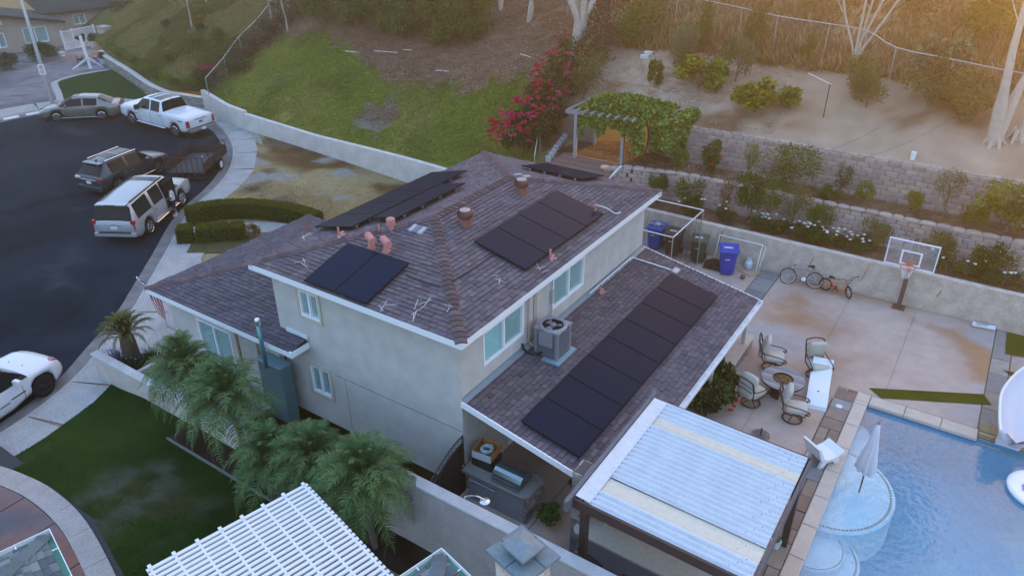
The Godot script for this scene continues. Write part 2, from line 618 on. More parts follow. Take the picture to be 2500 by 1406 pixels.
func front_yard(con: Material) -> void:
	var yard := [v2(5.0, -19.3), v2(7.2, -21.2), v2(9.8, -22.8), v2(11.3, -23.5), v2(13.3, -24.75), v2(15.5, -27.1), v2(16.5, -28.5), v2(17.35, -30.3), v2(17.4, -26), v2(17.25, -17), v2(16.9, -12), v2(16.9, -6.8), v2(0, -6.8), v2(0, -12), v2(4.2, -15.6), v2(7.6, -16.0)]
	var straw := func(x: float, z: float) -> Color:
		var n := nf.get_noise_2d(x * 2.0, z * 2.0)
		var m := nz.get_noise_2d(x * 6 + 9, z * 6)
		var col := mixc(Color(.45, .36, .20), Color(.34, .25, .125), .45 + n * 1.2)
		col = mixc(col, Color(.18, .105, .05), ramp(.05, .5, n + m) * ramp(14.0, 16.2, x + m))
		col = mixc(col, Color(.40, .38, .36), ramp(.30, .42, nf.get_noise_2d(x * 1.7 + 31, z * 1.7)))
		col = mixc(col, Color(.22, .16, .11), ramp(.33, .45, nf.get_noise_2d(x * 2.3 - 17, z * 2.3)))
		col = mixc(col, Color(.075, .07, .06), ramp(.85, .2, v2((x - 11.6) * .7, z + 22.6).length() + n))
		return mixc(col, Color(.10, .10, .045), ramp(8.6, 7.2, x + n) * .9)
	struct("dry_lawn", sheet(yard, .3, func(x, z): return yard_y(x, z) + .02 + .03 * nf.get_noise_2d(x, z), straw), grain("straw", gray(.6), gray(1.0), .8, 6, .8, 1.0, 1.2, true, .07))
	var pl := []
	var pc := []
	var inside := PackedVector2Array(yard)
	while pl.size() < 9000:
		var q := v2(rng.randf_range(5, 17.3), rng.randf_range(-30, -12))
		if not Geometry2D.is_point_in_polygon(q, inside): continue
		var col: Color = straw.call(q.x, q.y)
		pl.append(spin(v3(q.x, yard_y(q.x, q.y) + .02, q.y), rng.randf_range(.4, 1.0), .8))
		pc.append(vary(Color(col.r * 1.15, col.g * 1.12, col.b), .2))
	tufts("dry_grass", blades([Color(1, 1, 1), Color(.75, .75, .7)], 6, .11, .09), pl, pc, tint("blade", 1.0))
	# driveway: concrete bays
	var d := Node3D.new()
	d.name = "driveway"
	add_child(d)
	d.set_meta("kind", "structure")
	var bays := [[v2(-2.05, -12.25), v2(-2.05, -13.35), v2(-.6, -14.3), v2(.95, -15.2), v2(.95, -12.3)], [v2(.98, -12.3), v2(.98, -15.25), v2(2.9, -16.9), v2(2.9, -12.4)], [v2(2.93, -12.4), v2(2.93, -16.95), v2(4.9, -18.85), v2(4.9, -12.5)], [v2(-2.0, -7), v2(-2.0, -12.2), v2(-.22, -12.25), v2(-.22, -7)]]
	for b in bays:
		obj("slab", sheet(b, .5, func(x, z): return yard_y(x, z) + .03, func(x, z): return mixc(Color(.93, .93, .95), Color(.7, .7, .7), nf.get_noise_2d(x * 2, z * 2))), grain("drivecon", Color(.30, .30, .29), Color(.45, .44, .42), 1.6, 7.0, .8, .9, .25, true), d)
	var w := mk()
	ribbon(w, curve(line3([[6.6, -20.2], [7.9, -19.5], [8.9, -18.4], [9.3, -17.0], [9.2, -15.0], [9.2, -12.5]]), 5), -.55, .55, func(x, z): return yard_y(x, z) + .055, func(x, z): return yard_y(x, z) + .055)
	struct("garden_path", w, con)

func neighbour_garden(con: Material) -> void:
	var lawn := [v2(-2.25, -13.2), v2(-3.2, -12.7), v2(-5.0, -12.15), v2(-6.5, -11.95), v2(-6.42, -11.4), v2(-6.05, -9.8), v2(-6.08, -7.6), v2(-6.68, -5.3), v2(-7.4, -3.2), v2(-8.2, 3), v2(-2.15, 3), v2(-2.15, -2)]
	var green := func(x: float, z: float) -> Color:
		var n := nf.get_noise_2d(x * 2.4, z * 2.4)
		var m := nz.get_noise_2d(x * 9, z * 9)
		var col := mixc(Color(.020, .052, .010), Color(.042, .082, .016), .45 + n + m * .6)
		col = mixc(col, Color(.07, .078, .03), ramp(.2, .6, m))
		var thin := ramp(2.0, .3, v2(x + 5.4, (z + 7.3) * .75).length() + n * 1.6)
		return mixc(col, Color(.12, .13, .09), thin * ramp(-.15, .4, nf.get_noise_2d(x * 7, z * 7)))
	struct("lawn", sheet(lawn, .22, func(x, z): return -.2 + .02 * nf.get_noise_2d(x, z) - .22 * ramp(-11, -13, z), green), grain("lawnm", gray(.55), gray(1.0), .55, 4, .75, .95, 1.0, true, .08))
	var inside := PackedVector2Array(lawn)
	var pl := []
	var pc := []
	while pl.size() < 42000:
		var q := v2(rng.randf_range(-8.2, -2.2), rng.randf_range(-13.1, 2.0))
		if not Geometry2D.is_point_in_polygon(q, inside) or (q.x > -3.05 and q.y > -8.5): continue
		pl.append(spin(v3(q.x, -.21 - .22 * ramp(-11, -13, q.y), q.y), rng.randf_range(.5, 1.0), .4))
		var col: Color = green.call(q.x, q.y)
		pc.append(vary(Color(col.r * 1.25, col.g * 1.25, col.b * 1.1), .25))
	tufts("lawn_grass", blades([Color(1, 1, 1), Color(.8, .9, .8)], 7, .06, .05), pl, pc, leafy("lawnblade", .8, .25))
	# edging walk of concrete round the stamped drive
	var e := Node3D.new()
	e.name = "edging_path"
	add_child(e)
	e.set_meta("kind", "structure")
	var ln := curve(line3([[-6.48, -11.9], [-6.28, -11.0], [-6.12, -9.7], [-6.2, -8.0], [-6.62, -6.1], [-7.2, -4.2], [-8.2, -1.5]]), 6)
	for k in range(0, ln.size() - 1, 4):
		var part := mk()
		var seg := ln.slice(k, mini(k + 5, ln.size()))
		seg[0] = seg[0].lerp(seg[1], .05)
		ribbon(part, seg, .0, -.55, func(_x, _z): return -.17, func(_x, _z): return -.17)
		obj("slab", part, grain("edgecon", Color(.30, .27, .25), Color(.46, .42, .39), 1.2, 5, .8, .9, .2), e)
	var st2 := func(x: float, z: float) -> Color:
		var n := nf.get_noise_2d(x * 3, z * 3)
		var col := mixc(Color(.20, .17, .17), Color(.24, .10, .075), .3 + nf.get_noise_2d(x * 1.4 + 9, z * 1.4) * 1.8 + n * .5)
		return mixc(col, Color(.10, .10, .125), ramp(.1, .5, nf.get_noise_2d(x * 2 - 30, z * 2)))
	var pd := Node3D.new()
	pd.name = "stamped_drive"
	add_child(pd)
	pd.set_meta("kind", "structure")
	for b in [[-13.0, -9.93], [-9.9, -8.33], [-8.3, -6.53], [-6.5, -4.63], [-4.6, -1.5]]:
		var p := [v2(-14, b[0]), v2(-14, b[1])]
		for q in ln:
			if q.z > b[0] and q.z < b[1]: p.insert(1, v2(q.x - .57, q.z))
		p.insert(1, v2(p[1].x, b[1]))
		p.insert(p.size() - 1, v2(p[p.size() - 2].x, b[0]))
		p[0] = v2(-14, b[1])
		p[p.size() - 1] = v2(-14, b[0])
		obj("slab", sheet(p, .25, func(_x, _z): return -.18, st2), grain("stamp", gray(.6), gray(1.0), .7, 3, .8, .7, .8, true), pd)
	var pb := mk()
	span(pb, v3(-14, -.5, -13), v3(-6.0, -.215, 1))
	struct("drive_bed", pb, mat(.05, .05, .05))
	# planting bed of the palms
	struct("planting_bed", sheet([v2(-3.08, -8.8), v2(-3.05, 3), v2(-2.1, 3), v2(-2.1, -8.8)], .2, func(x, z): return -.15 + .05 * nf.get_noise_2d(x * 3, z * 3), func(x, z): return mixc(Color(.045, .030, .022), Color(.10, .075, .06), .4 + nf.get_noise_2d(x * 9, z * 9))), grain("soil", gray(.5), gray(1), .5, 0, 1, 1, 2.0, true, .09))
	var ed := mk()
	span(ed, v3(-3.13, -.3, -8.8), v3(-3.08, -.12, 3))
	struct("bed_edging", ed, mat(.16, .17, .16))

func patio_c(x: float, z: float) -> Color:
	var n := nf.get_noise_2d(x * 2.2, z * 2.2)
	var m := nz.get_noise_2d(x * 5, z * 5)
	var col := mixc(Color(.60, .455, .38), Color(.46, .31, .235), .45 + n * 1.3)
	col = mixc(col, Color(.44, .24, .12), ramp(.0, .45, n + .7 * m + .5 * ramp(14.2, 16.2, x) + .25 * ramp(6, 9, z) - .25) * ramp(11, 13, x))
	col = mixc(col, Color(.46, .44, .44), ramp(.15, .45, nf.get_noise_2d(x * 1.6 + 70, z * 1.6)) * .8)
	return col

func back_yard() -> void:
	var bed := mk()
	for r in [[-2, 17, -.2, 7.9], [10.2, 17, 7.9, 13.5], [10.4, 17, -9, -.2], [-2, 1.9, 7.9, 8.2]]:
		span(bed, v3(r[0], -.5, r[2]), v3(r[1], -.03, r[3]))
	struct("patio_bed", bed, mat(.2, .15, .125))
	var patio := Node3D.new()
	patio.name = "patio"
	add_child(patio)
	patio.set_meta("kind", "structure")
	var pm := grain("patio", gray(.66), gray(1.0), .9, 4, .82, .75, .7, true, .05)
	var slabs := [[9.5, 16.95, 3.5, 6.295], [9.5, 16.95, 6.305, 8.0], [10.32, 16.95, 8.0, 8.595], [10.32, 16.95, 8.605, 11.2], [10.32, 16.95, 11.8, 13.5], [10.5, 13.7, -.1, 2.7], [13.72, 16.95, -.1, 2.7], [10.5, 16.95, -9, -.13], [5.9, 9.49, 3.49, 5.4], [5.9, 9.49, 5.41, 7.25], [3.0, 5.89, 3.0, 7.25], [-2, 2.99, 2.2, 7.25], [-2, 10.5, -.1, 2.17], [3.0, 10.5, 2.2, 2.97]]
	for s in slabs:
		obj("slab", sheet([v2(s[0], s[2]), v2(s[1], s[2]), v2(s[1], s[3]), v2(s[0], s[3])], .2, func(_x, _z): return .0, patio_c), pm, patio)
	# border tiles and flagstones, one piece each
	var tones := [Color(.34, .33, .33), Color(.42, .37, .33), Color(.28, .27, .28), Color(.36, .26, .2), Color(.30, .19, .14), Color(.40, .31, .25)]
	var stone := func(x0: float, x1: float, z0: float, z1: float, top: float, name: String, choice: int, parent: Node) -> void:
		var j := .012
		var st := mk()
		st.set_color(vary(tones[choice % tones.size()], .15))
		var jit := func() -> float: return rng.randf_range(-.012, .012)
		var p := [v3(x0 + j + jit.call(), 0, z0 + j), v3(x0 + j + jit.call(), 0, z1 - j), v3(x1 - j + jit.call(), 0, z1 - j), v3(x1 - j + jit.call(), 0, z0 + j)]
		var a := []
		var b := []
		var c := []
		var mid := v3((x0 + x1) / 2, 0, (z0 + z1) / 2)
		for q in p:
			a.append(v3(q.x, -.1, q.z))
			b.append(v3(q.x, top - .012, q.z))
			c.append(v3(lerpf(q.x, mid.x, .025), top, lerpf(q.z, mid.z, .025)))
		loft(st, [a, b, c], false, true)
		obj(name, st, grain("stones", gray(.6), gray(1.0), .6, 2, .75, .8, .8, true, .05), parent)
	var x := 6.0
	while x < 16.9:
		var l := rng.randf_range(.7, 1.15)
		stone.call(x, minf(x + l, 16.95), 2.72, 3.48, .004 + rng.randf() * .006, "tile", 0 if rng.randf() < .5 else rng.randi() % 4, patio)
		x += l
	x = 10.35
	while x < 16.9:
		var l := rng.randf_range(.8, 1.2)
		stone.call(x, minf(x + l, 16.95), 11.22, 11.78, .004 + rng.randf() * .006, "tile", rng.randi() % 4, patio)
		x += l
	x = -2.0
	while x < 10.2:
		var l := rng.randf_range(.45, .95)
		if rng.randf() < .3:
			stone.call(x, minf(x + l, 10.28), 7.28, 7.56, .012 + rng.randf() * .01, "flagstone", 3 + rng.randi() % 3, patio)
			stone.call(x, minf(x + l, 10.28), 7.57, 7.87, .012 + rng.randf() * .01, "flagstone", 3 + rng.randi() % 3, patio)
		else:
			stone.call(x, minf(x + l, 10.28), 7.28, 7.87, .012 + rng.randf() * .01, "flagstone", rng.randi() % 6, patio)
		x += l
	x = 8.2
	# the pool
	var pool := Node3D.new()
	pool.name = "pool"
	add_child(pool)
	pool.set_meta("kind", "structure")
	var plaster := grain("plaster", Color(.008, .19, .36), Color(.018, .27, .45), 2.5, 6, .85, .6)
	var pale := grain("pale", Color(.30, .52, .66), Color(.44, .64, .75), 1.2, 3, .85, .6)
	var b := mk()
	quad(b, v3(-5, -1.6, 18), v3(9.82, -1.45, 18), v3(9.82, -1.45, 8.2), v3(-5, -1.6, 8.2))
	quad(b, v3(-5, -1.7, 8.2), v3(9.82, -1.7, 8.2), v3(9.82, .0, 8.2), v3(-5, .0, 8.2))
	quad(b, v3(9.82, -1.7, 8.2), v3(9.82, -1.7, 18), v3(9.82, 0, 18), v3(9.82, 0, 8.2))
	obj("basin", b, plaster, pool)
	var ledge := func(cx: float, rx: float, rz: float, top: float, name: String) -> void:
		var st := mk()
		var lo := []
		var mid := []
		var hi := []
		for i in 25:
			var a := PI * i / 24.0
			var q := v3(cx - cos(a) * rx, 0, 8.19 + sin(a) * rz)
			lo.append(q + UP * -1.6)
			mid.append(q + UP * (top - .04))
			hi.append(v3(lerpf(cx, q.x, .97), top, lerpf(8.19, q.z, .97)))
		loft(st, [lo, mid, hi], false, true)
		obj(name, st, pale, pool)
		# the line of small mosaic tiles along the rim
		for i in 24:
			for h in 2:
				var a := PI * (i + h * .5 + .06) / 24.0
				var e := PI * (i + h * .5 + .44) / 24.0
				var t := mk()
				var v := []
				for u in [[a, .945], [e, .945], [e, .905], [a, .905]]:
					v.append(v3(cx - cos(u[0]) * rx * u[1], top + .004, 8.19 + sin(u[0]) * rz * u[1]))
				facing(t, v[0], v[1], v[2], UP)
				facing(t, v[0], v[2], v[3], UP)
				obj("mosaic_tile", t, mat(.11, .14, .10, .4), pool)
	ledge.call(5.95, 1.78, 1.58, -.38, "tanning_shelf")
	ledge.call(3.75, .85, .85, -.62, "step")
	ledge.call(3.75, 1.2, 1.25, -.9, "step")
	ledge.call(6.05, .38, .3, -.2, "seat")
	ledge.call(8.75, .95, .5, -.75, "bench")
	# water: a smooth sheet with slight ripples
	var w := mk()
	quad(w, v3(-5, -.12, 18), v3(9.82, -.12, 18), v3(9.82, -.12, 8.2), v3(-5, -.12, 8.2))
	var wm := glass("water", Color(.5, .85, .95), .12, .02)
	wm.heightmap_enabled = true
	wm.heightmap_texture = noise_tex(.02, Color(0, 0, 0), Color(1, 1, 1), 512, 3, FastNoiseLite.TYPE_SIMPLEX_SMOOTH, 5)
	wm.heightmap_scale = .7
	wm.uv1_triplanar = true
	wm.uv1_world_triplanar = true
	wm.uv1_scale = Vector3.ONE / 3.0
	struct("water", w, wm)
	var cop := Node3D.new()
	cop.name = "pool_coping"
	add_child(cop)
	cop.set_meta("kind", "structure")
	var cm := grain("coping", Color(.46, .37, .30), Color(.62, .52, .44), .8, 3, .85, .8, .3)
	x = -2.2
	while x < 9.8:
		var l := 1.18
		var s := mk()
		slab(s, v3(x + .006, -.07, 7.88), v3(minf(x + l - .006, 9.8), .035, 8.26), .02)
		obj("coping_stone", s, cm, cop)
		x += l
	var z := 8.28
	var s0 := mk()
	slab(s0, v3(9.806, -.07, 7.88), v3(10.27, .035, 8.27), .02)
	obj("coping_stone", s0, cm, cop)
	while z < 11.2:
		var s := mk()
		slab(s, v3(9.76, -.07, z + .006), v3(10.27, .035, minf(z + 1.0, 11.25) - .006), .02)
		obj("coping_stone", s, cm, cop)
		z += 1.0
	# ledger stones below the slide
	for k in 5:
		var y0 := -.16 + .045 * k
		z = 11.27
		while z < 14:
			var l := rng.randf_range(.18, .4)
			var s := mk()
			s.set_color(vary([Color(.33, .25, .13), Color(.25, .19, .10), Color(.38, .32, .2)][rng.randi() % 3], .2))
			span(s, v3(9.78 + .1 * k + rng.randf() * .02, y0, z), v3(10.6, y0 + .04, z + l - .006))
			obj("ledger_stone", s, tint(), cop)
			z += l
	# strips of artificial turf between the slabs
	var tm := grain("strip", gray(.5), gray(1), .3, 0, 1, .95, 1.0, true, .1)
	for p in [[v2(10.66, 8.12), v2(12.28, 11.2), v2(11.8, 11.46), v2(10.32, 8.55)], [v2(16.86, 11.54), v2(15.24, 11.59), v2(15.6, 13.2), v2(16.9, 13.2)], [v2(14.12, 11.6), v2(14.3, 13.0), v2(13.0, 13.0)]]:
		struct("turf_strip", sheet(p, .2, func(_x, _z): return .022, func(xx, zz): return mixc(Color(.085, .095, .012), Color(.14, .14, .02), .5 + nf.get_noise_2d(xx * 5, zz * 5))), tm)
	# beds on the terraces
	var bc := func(xx: float, zz: float) -> Color:
		return mixc(Color(.22, .115, .07), Color(.36, .22, .14), .45 + nf.get_noise_2d(xx * 6, zz * 6) + .5 * nz.get_noise_2d(xx * 6, zz * 6))
	var bm := grain("bedsoil", gray(.45), gray(1), .5, 3, .75, 1, 3.0, true, .09)
	struct("lower_terrace_bed", sheet([v2(17.24, -6.6), v2(17.24, 16), v2(18.95, 16), v2(18.95, -1.5), v2(18.4, -4.5), v2(17.9, -6.6)], .22, func(xx, zz): return 1.33 + .06 * nf.get_noise_2d(xx * 3, zz * 3), bc), bm)
	struct("upper_terrace_bed", sheet([v2(19.1, 16), v2(21.12, 16), v2(21.12, -3.2), v2(22.2, -6.2), v2(21.5, -8.4), v2(18.7, -8.6), v2(18.5, -4.9), v2(19.1, -2.0)], .22, func(xx, zz): return 2.46 + .06 * nf.get_noise_2d(xx * 3, zz * 3), bc), bm)

# ---------- the house ----------
const EAVE := 5.006
const PITCH := .241
var house: Node3D
var shingle_budget := []

# A wall plate in the plane through o spanned by u (length w) and up (height h), thickness t along n, with rectangular holes [u0,u1,y0,y1].
func wall_plate(st: SurfaceTool, o: Vector3, u: Vector3, w: float, h: float, n: Vector3, t: float, holes: Array) -> void:
	var xs := [.0, w]
	var ys := [.0, h]
	for q in holes:
		xs.append_array([q[0], q[1]])
		ys.append_array([q[2], q[3]])
	xs.sort()
	ys.sort()
	for i in xs.size() - 1:
		for j in ys.size() - 1:
			if xs[i + 1] - xs[i] < 1e-4 or ys[j + 1] - ys[j] < 1e-4: continue
			var cx: float = (xs[i] + xs[i + 1]) / 2
			var cy: float = (ys[j] + ys[j + 1]) / 2
			var solid := true
			for q in holes:
				if cx > q[0] and cx < q[1] and cy > q[2] and cy < q[3]: solid = false
			if solid:
				box(st, o + u * cx + UP * cy - n * t / 2, v3(xs[i + 1] - xs[i], ys[j + 1] - ys[j], t), Basis(u, UP, n))

# A sliding window in a hole: frame, middle stile, two panes, what hangs behind them.
func window(parent: Node, o: Vector3, u: Vector3, n: Vector3, w: float, h: float, blinds: Array, trim := .0) -> void:
	var root := Node3D.new()
	root.name = "window"
	parent.add_child(root, true)
	var fb := Basis(u, UP, n)
	var f := mk()
	var b := .055
	for q in [[0, b, 0, h], [w - b, w, 0, h], [b, w - b, 0, b], [b, w - b, h - b, h], [w / 2 - .03, w / 2 + .03, b, h - b]]:
		box(f, o + u * (q[0] + q[1]) / 2 + UP * (q[2] + q[3]) / 2 - n * .035, v3(q[1] - q[0], q[3] - q[2], .09), fb)
	obj("frame", f, mat(.78, .79, .8, .4), root)
	if trim > 0:
		var t := mk()
		for q in [[-trim, 0, -trim, h + trim], [w, w + trim, -trim, h + trim], [0, w, -trim, 0], [0, w, h, h + trim]]:
			box(t, o + u * (q[0] + q[1]) / 2 + UP * (q[2] + q[3]) / 2 + n * .012, v3(q[1] - q[0], q[3] - q[2], .05), fb)
		obj("trim", t, grain("trim", Color(.42, .38, .31), Color(.5, .45, .37), 1, 0, 1, .9), root)
	for k in 2:
		var p := mk()
		var x0 := b + k * (w / 2 - .02)
		var ww := w / 2 - b - .03
		box(p, o + u * (x0 + ww / 2) + UP * h / 2 - n * (.05 + .02 * k), v3(ww, h - 2 * b, .006), fb)
		obj("pane", p, glass("pane", Color(.5, .8, .8), .25, .03), root)
		var bl := mk()
		if blinds[k] == "slats" or blinds[k] == "shutter":
			var step := .05 if blinds[k] == "slats" else .09
			var y := b + step * .5
			while y < h - b:
				box(bl, o + u * (x0 + ww / 2) + UP * y - n * .13, v3(ww, step * .98, .006), Basis(u, UP.rotated(u, .45), n.rotated(u, .45)))
				y += step
			obj("blind", bl, mat(.16, .42, .40, .7) if blinds[k] == "slats" else mat(.22, .40, .37, .6), root)
		elif blinds[k] == "screen":
			box(bl, o + u * (x0 + ww / 2) + UP * h / 2 - n * .12, v3(ww, h - 2 * b, .004), fb)
			obj("blind", bl, mat(.015, .10, .11, .8), root)
		elif blinds[k] == "cloth":
			box(bl, o + u * (x0 + ww / 2) + UP * h / 2 - n * .12, v3(ww, h - 2 * b, .004), fb)
			obj("blind", bl, mat(.20, .55, .56, .8), root)

# Courses of shingles over a roof plane: o a corner on the eave, u along the eave, v up the slope, outline in (u,v).
func shingles(roof: Node, o: Vector3, u: Vector3, v: Vector3, outline: Array, cols: Array, show := 0) -> void:
	var n := u.cross(v).normalized()
	if n.y < 0: n = -n
	var p := PackedVector2Array(outline)
	var lo := p[0]
	var hi := p[0]
	for q in p:
		lo = lo.min(q)
		hi = hi.max(q)
	var row := 0
	var y := lo.y
	var s := Soup.new()
	var singles := []
	var rh := .143
	while y < hi.y:
		var x := lo.x - rng.randf() * .3
		while x < hi.x:
			var w := rng.randf_range(.19, .31)
			var th := .008 if rng.randf() < .35 else rng.randf_range(.014, .026)
			var col: Color = vary(cols[rng.randi() % cols.size()], .1)
			var edge := Color(col.r * .55, col.g * .55, col.b * .58)  # butt and side faces darkened, painting in the shadow lines between tabs
			var cell := PackedVector2Array([v2(x, y), v2(x + w - .012, y), v2(x + w - .012, y + rh), v2(x, y + rh)])
			var full := true
			for c in cell:
				if not Geometry2D.is_point_in_polygon(c, p): full = false
			var pieces := [cell] if full else Geometry2D.intersect_polygons(cell, p)
			for pc in pieces:
				var near: bool = full and show > 0
				var t: Soup = Soup.new() if near else s
				var top := []
				var base := []
				for c in pc:
					var lift: float = lerpf(th + .008, .004, clampf((c.y - y) / rh, 0, 1))
					top.append(o + u * c.x + v * c.y + n * lift)
					base.append(o + u * c.x + v * c.y - n * .002)
				var flip: bool = (top[1] - top[0]).cross(top[2] - top[0]).dot(n) < 0
				for i in range(1, pc.size() - 1):
					if flip: t.tri(top[0], top[i + 1], top[i], col)
					else: t.tri(top[0], top[i], top[i + 1], col)
				for i in pc.size():
					var j: int = (i + 1) % pc.size()
					if full and i == 2: continue
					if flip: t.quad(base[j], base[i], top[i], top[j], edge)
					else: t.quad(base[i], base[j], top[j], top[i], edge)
				if near: singles.append([(o + u * x + v * y).distance_to(v3(-11.75, 14.5, 9.46)), t])
			x += w
		y += rh
		row += 1
	singles.sort_custom(func(a, b): return a[0] < b[0])
	for i in singles.size():
		if i < show:
			obj("shingle", singles[i][1].mesh(), tint("shingle", .92), roof)
		else:
			s.v.append_array(singles[i][1].v)
			s.c.append_array(singles[i][1].c)
	stuff(obj("shingles", s.mesh(), tint("shingle", .92), roof))

# Overlapping cap shingles along a hip or ridge.
func caps(roof: Node, a: Vector3, b: Vector3, cols: Array, singly := false) -> void:
	var d := (b - a).normalized()
	var l := a.distance_to(b)
	var side := d.cross(UP).normalized()
	var n := side.cross(d).normalized()
	var k := .0
	var s := Soup.new()
	while k < l:
		var t := Soup.new() if singly else s
		var col := vary(cols[rng.randi() % cols.size()], .15)
		var e := minf(k + .24, l)
		var r := []
		for m in [[k, .055], [e, .03]]:
			r.append([a + d * m[0] + side * .15 + n * (m[1] - .045), a + d * m[0] + n * m[1], a + d * m[0] - side * .15 + n * (m[1] - .045)])
		for i in 2:
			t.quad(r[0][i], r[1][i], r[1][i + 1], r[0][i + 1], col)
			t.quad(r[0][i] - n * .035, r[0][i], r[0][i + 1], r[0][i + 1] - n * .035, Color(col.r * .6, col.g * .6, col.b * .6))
		if singly: obj("hip_cap", t.mesh(), tint("shingle", .92), roof)
		k += .2
	if not singly: stuff(obj("hip_caps", s.mesh(), tint("shingle", .92), roof))

func roof_base(parent: Node, pts: Array, th := .08) -> void:   # the decking under the shingles
	var st := mk()
	var n: Vector3 = (pts[1] - pts[0]).cross(pts[2] - pts[0]).normalized()
	if n.y < 0: n = -n
	for i in range(1, pts.size() - 1):
		facing(st, pts[0], pts[i], pts[i + 1], n)
		facing(st, pts[0] - UP * th, pts[i] - UP * th, pts[i + 1] - UP * th, -n)
	obj("decking", st, mat(.06, .05, .055, .95), parent)

func fascia(parent: Node, a: Vector3, b: Vector3, h := .17, w := .04) -> void:
	var st := mk()
	var d := (b - a).normalized()
	bar(st, a - UP * h / 2 - d * .0, b - UP * h / 2, w, h)
	obj("fascia", st, mat(.72, .73, .74, .6), parent)

func build_house() -> void:
	house = thing("two_storey_house", "two storey beige stucco house with brown shingled hip roof and white fascia in the middle", "house")
	var stucco := grain("stucco", Color(.53, .515, .48), Color(.70, .685, .645), .35, 5.0, .82, .95, .9, false, .06)
	var X := Vector3.RIGHT
	var Z := Vector3.BACK
	var w := mk()
	# upper block: end wall (x = 0) and long wall (z = 0); plates with openings, the other two plain
	wall_plate(w, v3(0, 0, -6.7), Z, 6.7, 4.86, -X, .16, [[1.06, 1.86, .98, 1.94], [1.06, 1.83, 3.61, 4.46]])
	wall_plate(w, v3(.16, 0, 0), X, 10.37, 4.86, Z, .16, [[.82, 2.69, 3.4, 4.42], [4.24, 6.09, 3.4, 4.42], [1.9, 3.9, .05, 2.1], [6.0, 7.8, .05, 2.1]])
	wall_plate(w, v3(10.53, 0, -6.7), Z, 6.54, 4.86, X, .16, [])
	wall_plate(w, v3(.16, 0, -6.7), X, 10.21, 4.86, -Z, .16, [])
	obj("wall", w, stucco, house)
	var core := mk()
	span(core, v3(.45, .02, -6.4), v3(10.2, 4.8, -.45))
	obj("interior", core, mat(.02, .025, .03), house)
	var joint := mk()
	span(joint, v3(-.006, 1.93, -4.6), v3(.0, 1.95, .0))
	span(joint, v3(-.006, .0, -4.2), v3(.0, 1.93, -4.185))
	obj("control_joint", joint, mat(.20, .19, .18), house)
	window(house, v3(0, .98, -5.64), Z, -X, .8, .96, ["screen", "screen"], .09)
	window(house, v3(0, 3.61, -5.64), Z, -X, .77, .85, ["screen", "screen"], .09)
	window(house, v3(.98, 3.4, 0), X, Z, 1.87, 1.02, ["cloth", "screen"])
	window(house, v3(4.4, 3.4, 0), X, Z, 1.85, 1.02, ["screen", "shutter"])
	window(house, v3(2.06, .05, 0), X, Z, 2.0, 2.05, ["none", "screen"])
	window(house, v3(6.16, .05, 0), X, Z, 1.8, 2.05, ["none", "screen"])
	# upper hip roof
	var roof := Node3D.new()
	roof.name = "roof"
	house.add_child(roof)
	var x0 := -.389
	var x1 := 10.918
	var z0 := -7.09
	var z1 := .389
	var hd := (z1 - z0) / 2
	var zm := (z0 + z1) / 2
	var ry := EAVE + PITCH * hd
	var A := v3(x0, EAVE, z1)
	var B := v3(x1, EAVE, z1)
	var C := v3(x1, EAVE, z0)
	var D := v3(x0, EAVE, z0)
	var P := v3(x0 + hd, ry, zm)
	var Q := v3(x1 - hd, ry, zm)
	for f in [[A, B, Q, P], [B, C, Q], [C, D, P, Q], [D, A, P]]: roof_base(roof, f)
	var cols := [Color(.112, .095, .108), Color(.125, .104, .116), Color(.10, .086, .10), Color(.135, .115, .122)]
	var sl := sqrt(1 + PITCH * PITCH)
	var len := hd * sl
	var vb := v3(0, PITCH, -1) / sl
	var wl := x1 - x0
	shingles(roof, A, X, vb, [v2(0, 0), v2(wl, 0), v2(wl - hd, len), v2(hd, len)], cols, 40)
	var va := v3(1, PITCH, 0) / sl
	shingles(roof, D, Z, va, [v2(0, 0), v2(z1 - z0, 0), v2(hd, len)], cols, 130)
	shingles(roof, D, X, v3(0, PITCH, 1) / sl, [v2(0, 0), v2(wl, 0), v2(wl - hd, len), v2(hd, len)], cols)
	shingles(roof, C, Z, v3(-1, PITCH, 0) / sl, [v2(0, 0), v2(z1 - z0, 0), v2(hd, len)], cols)
	var dark := [Color(.10, .072, .075), Color(.125, .09, .09), Color(.09, .066, .07)]
	caps(roof, A, P, dark, true)
	caps(roof, D, P, dark)
	caps(roof, B, Q, dark)
	caps(roof, C, Q, dark)
	caps(roof, P, Q, dark)
	for f in [[A, B], [B, C], [C, D], [D, A]]: fascia(house, f[0] - UP * .0, f[1])
	var so := mk()
	span(so, v3(x0 + .03, EAVE - .17, z0 + .03), v3(x1 - .03, EAVE - .14, z1 - .03))
	obj("soffit", so, mat(.6, .6, .6), house)
	# lean-to roof over the patio
	var r2 := Node3D.new()
	r2.name = "patio_roof"
	house.add_child(r2)
	var slope := .887 / 4.244
	var s2 := sqrt(1 + slope * slope)
	var v2 := v3(0, slope, -1) / s2
	var E := v3(.0, 2.043, 4.244)
	var F := v3(10.68, 2.043, 4.244)
	roof_base(r2, [E, F, v3(10.6, 2.93, 0), v3(.0, 2.93, 0)], .14)
	shingles(r2, E, X, v2, [v2(0, 0), v2(10.68, 0), v2(10.6, 4.244 * s2 - .14), v2(.0, 4.244 * s2 - .14)], cols, 130)
	fascia(house, E + v3(-.02, .01, 0), v3(-.02, 2.94, 0), .17)
	fascia(house, F + v3(.02, .01, 0), v3(10.62, 2.94, 0), .17)
	var fl := mk()
	quad(fl, v3(.02, 2.905, .15), v3(10.55, 2.905, .15), v3(10.55, 2.945, .005), v3(.02, 2.945, .005))
	quad(fl, v3(.02, 2.945, .005), v3(10.55, 2.945, .005), v3(10.55, 3.03, .004), v3(.02, 3.03, .004))
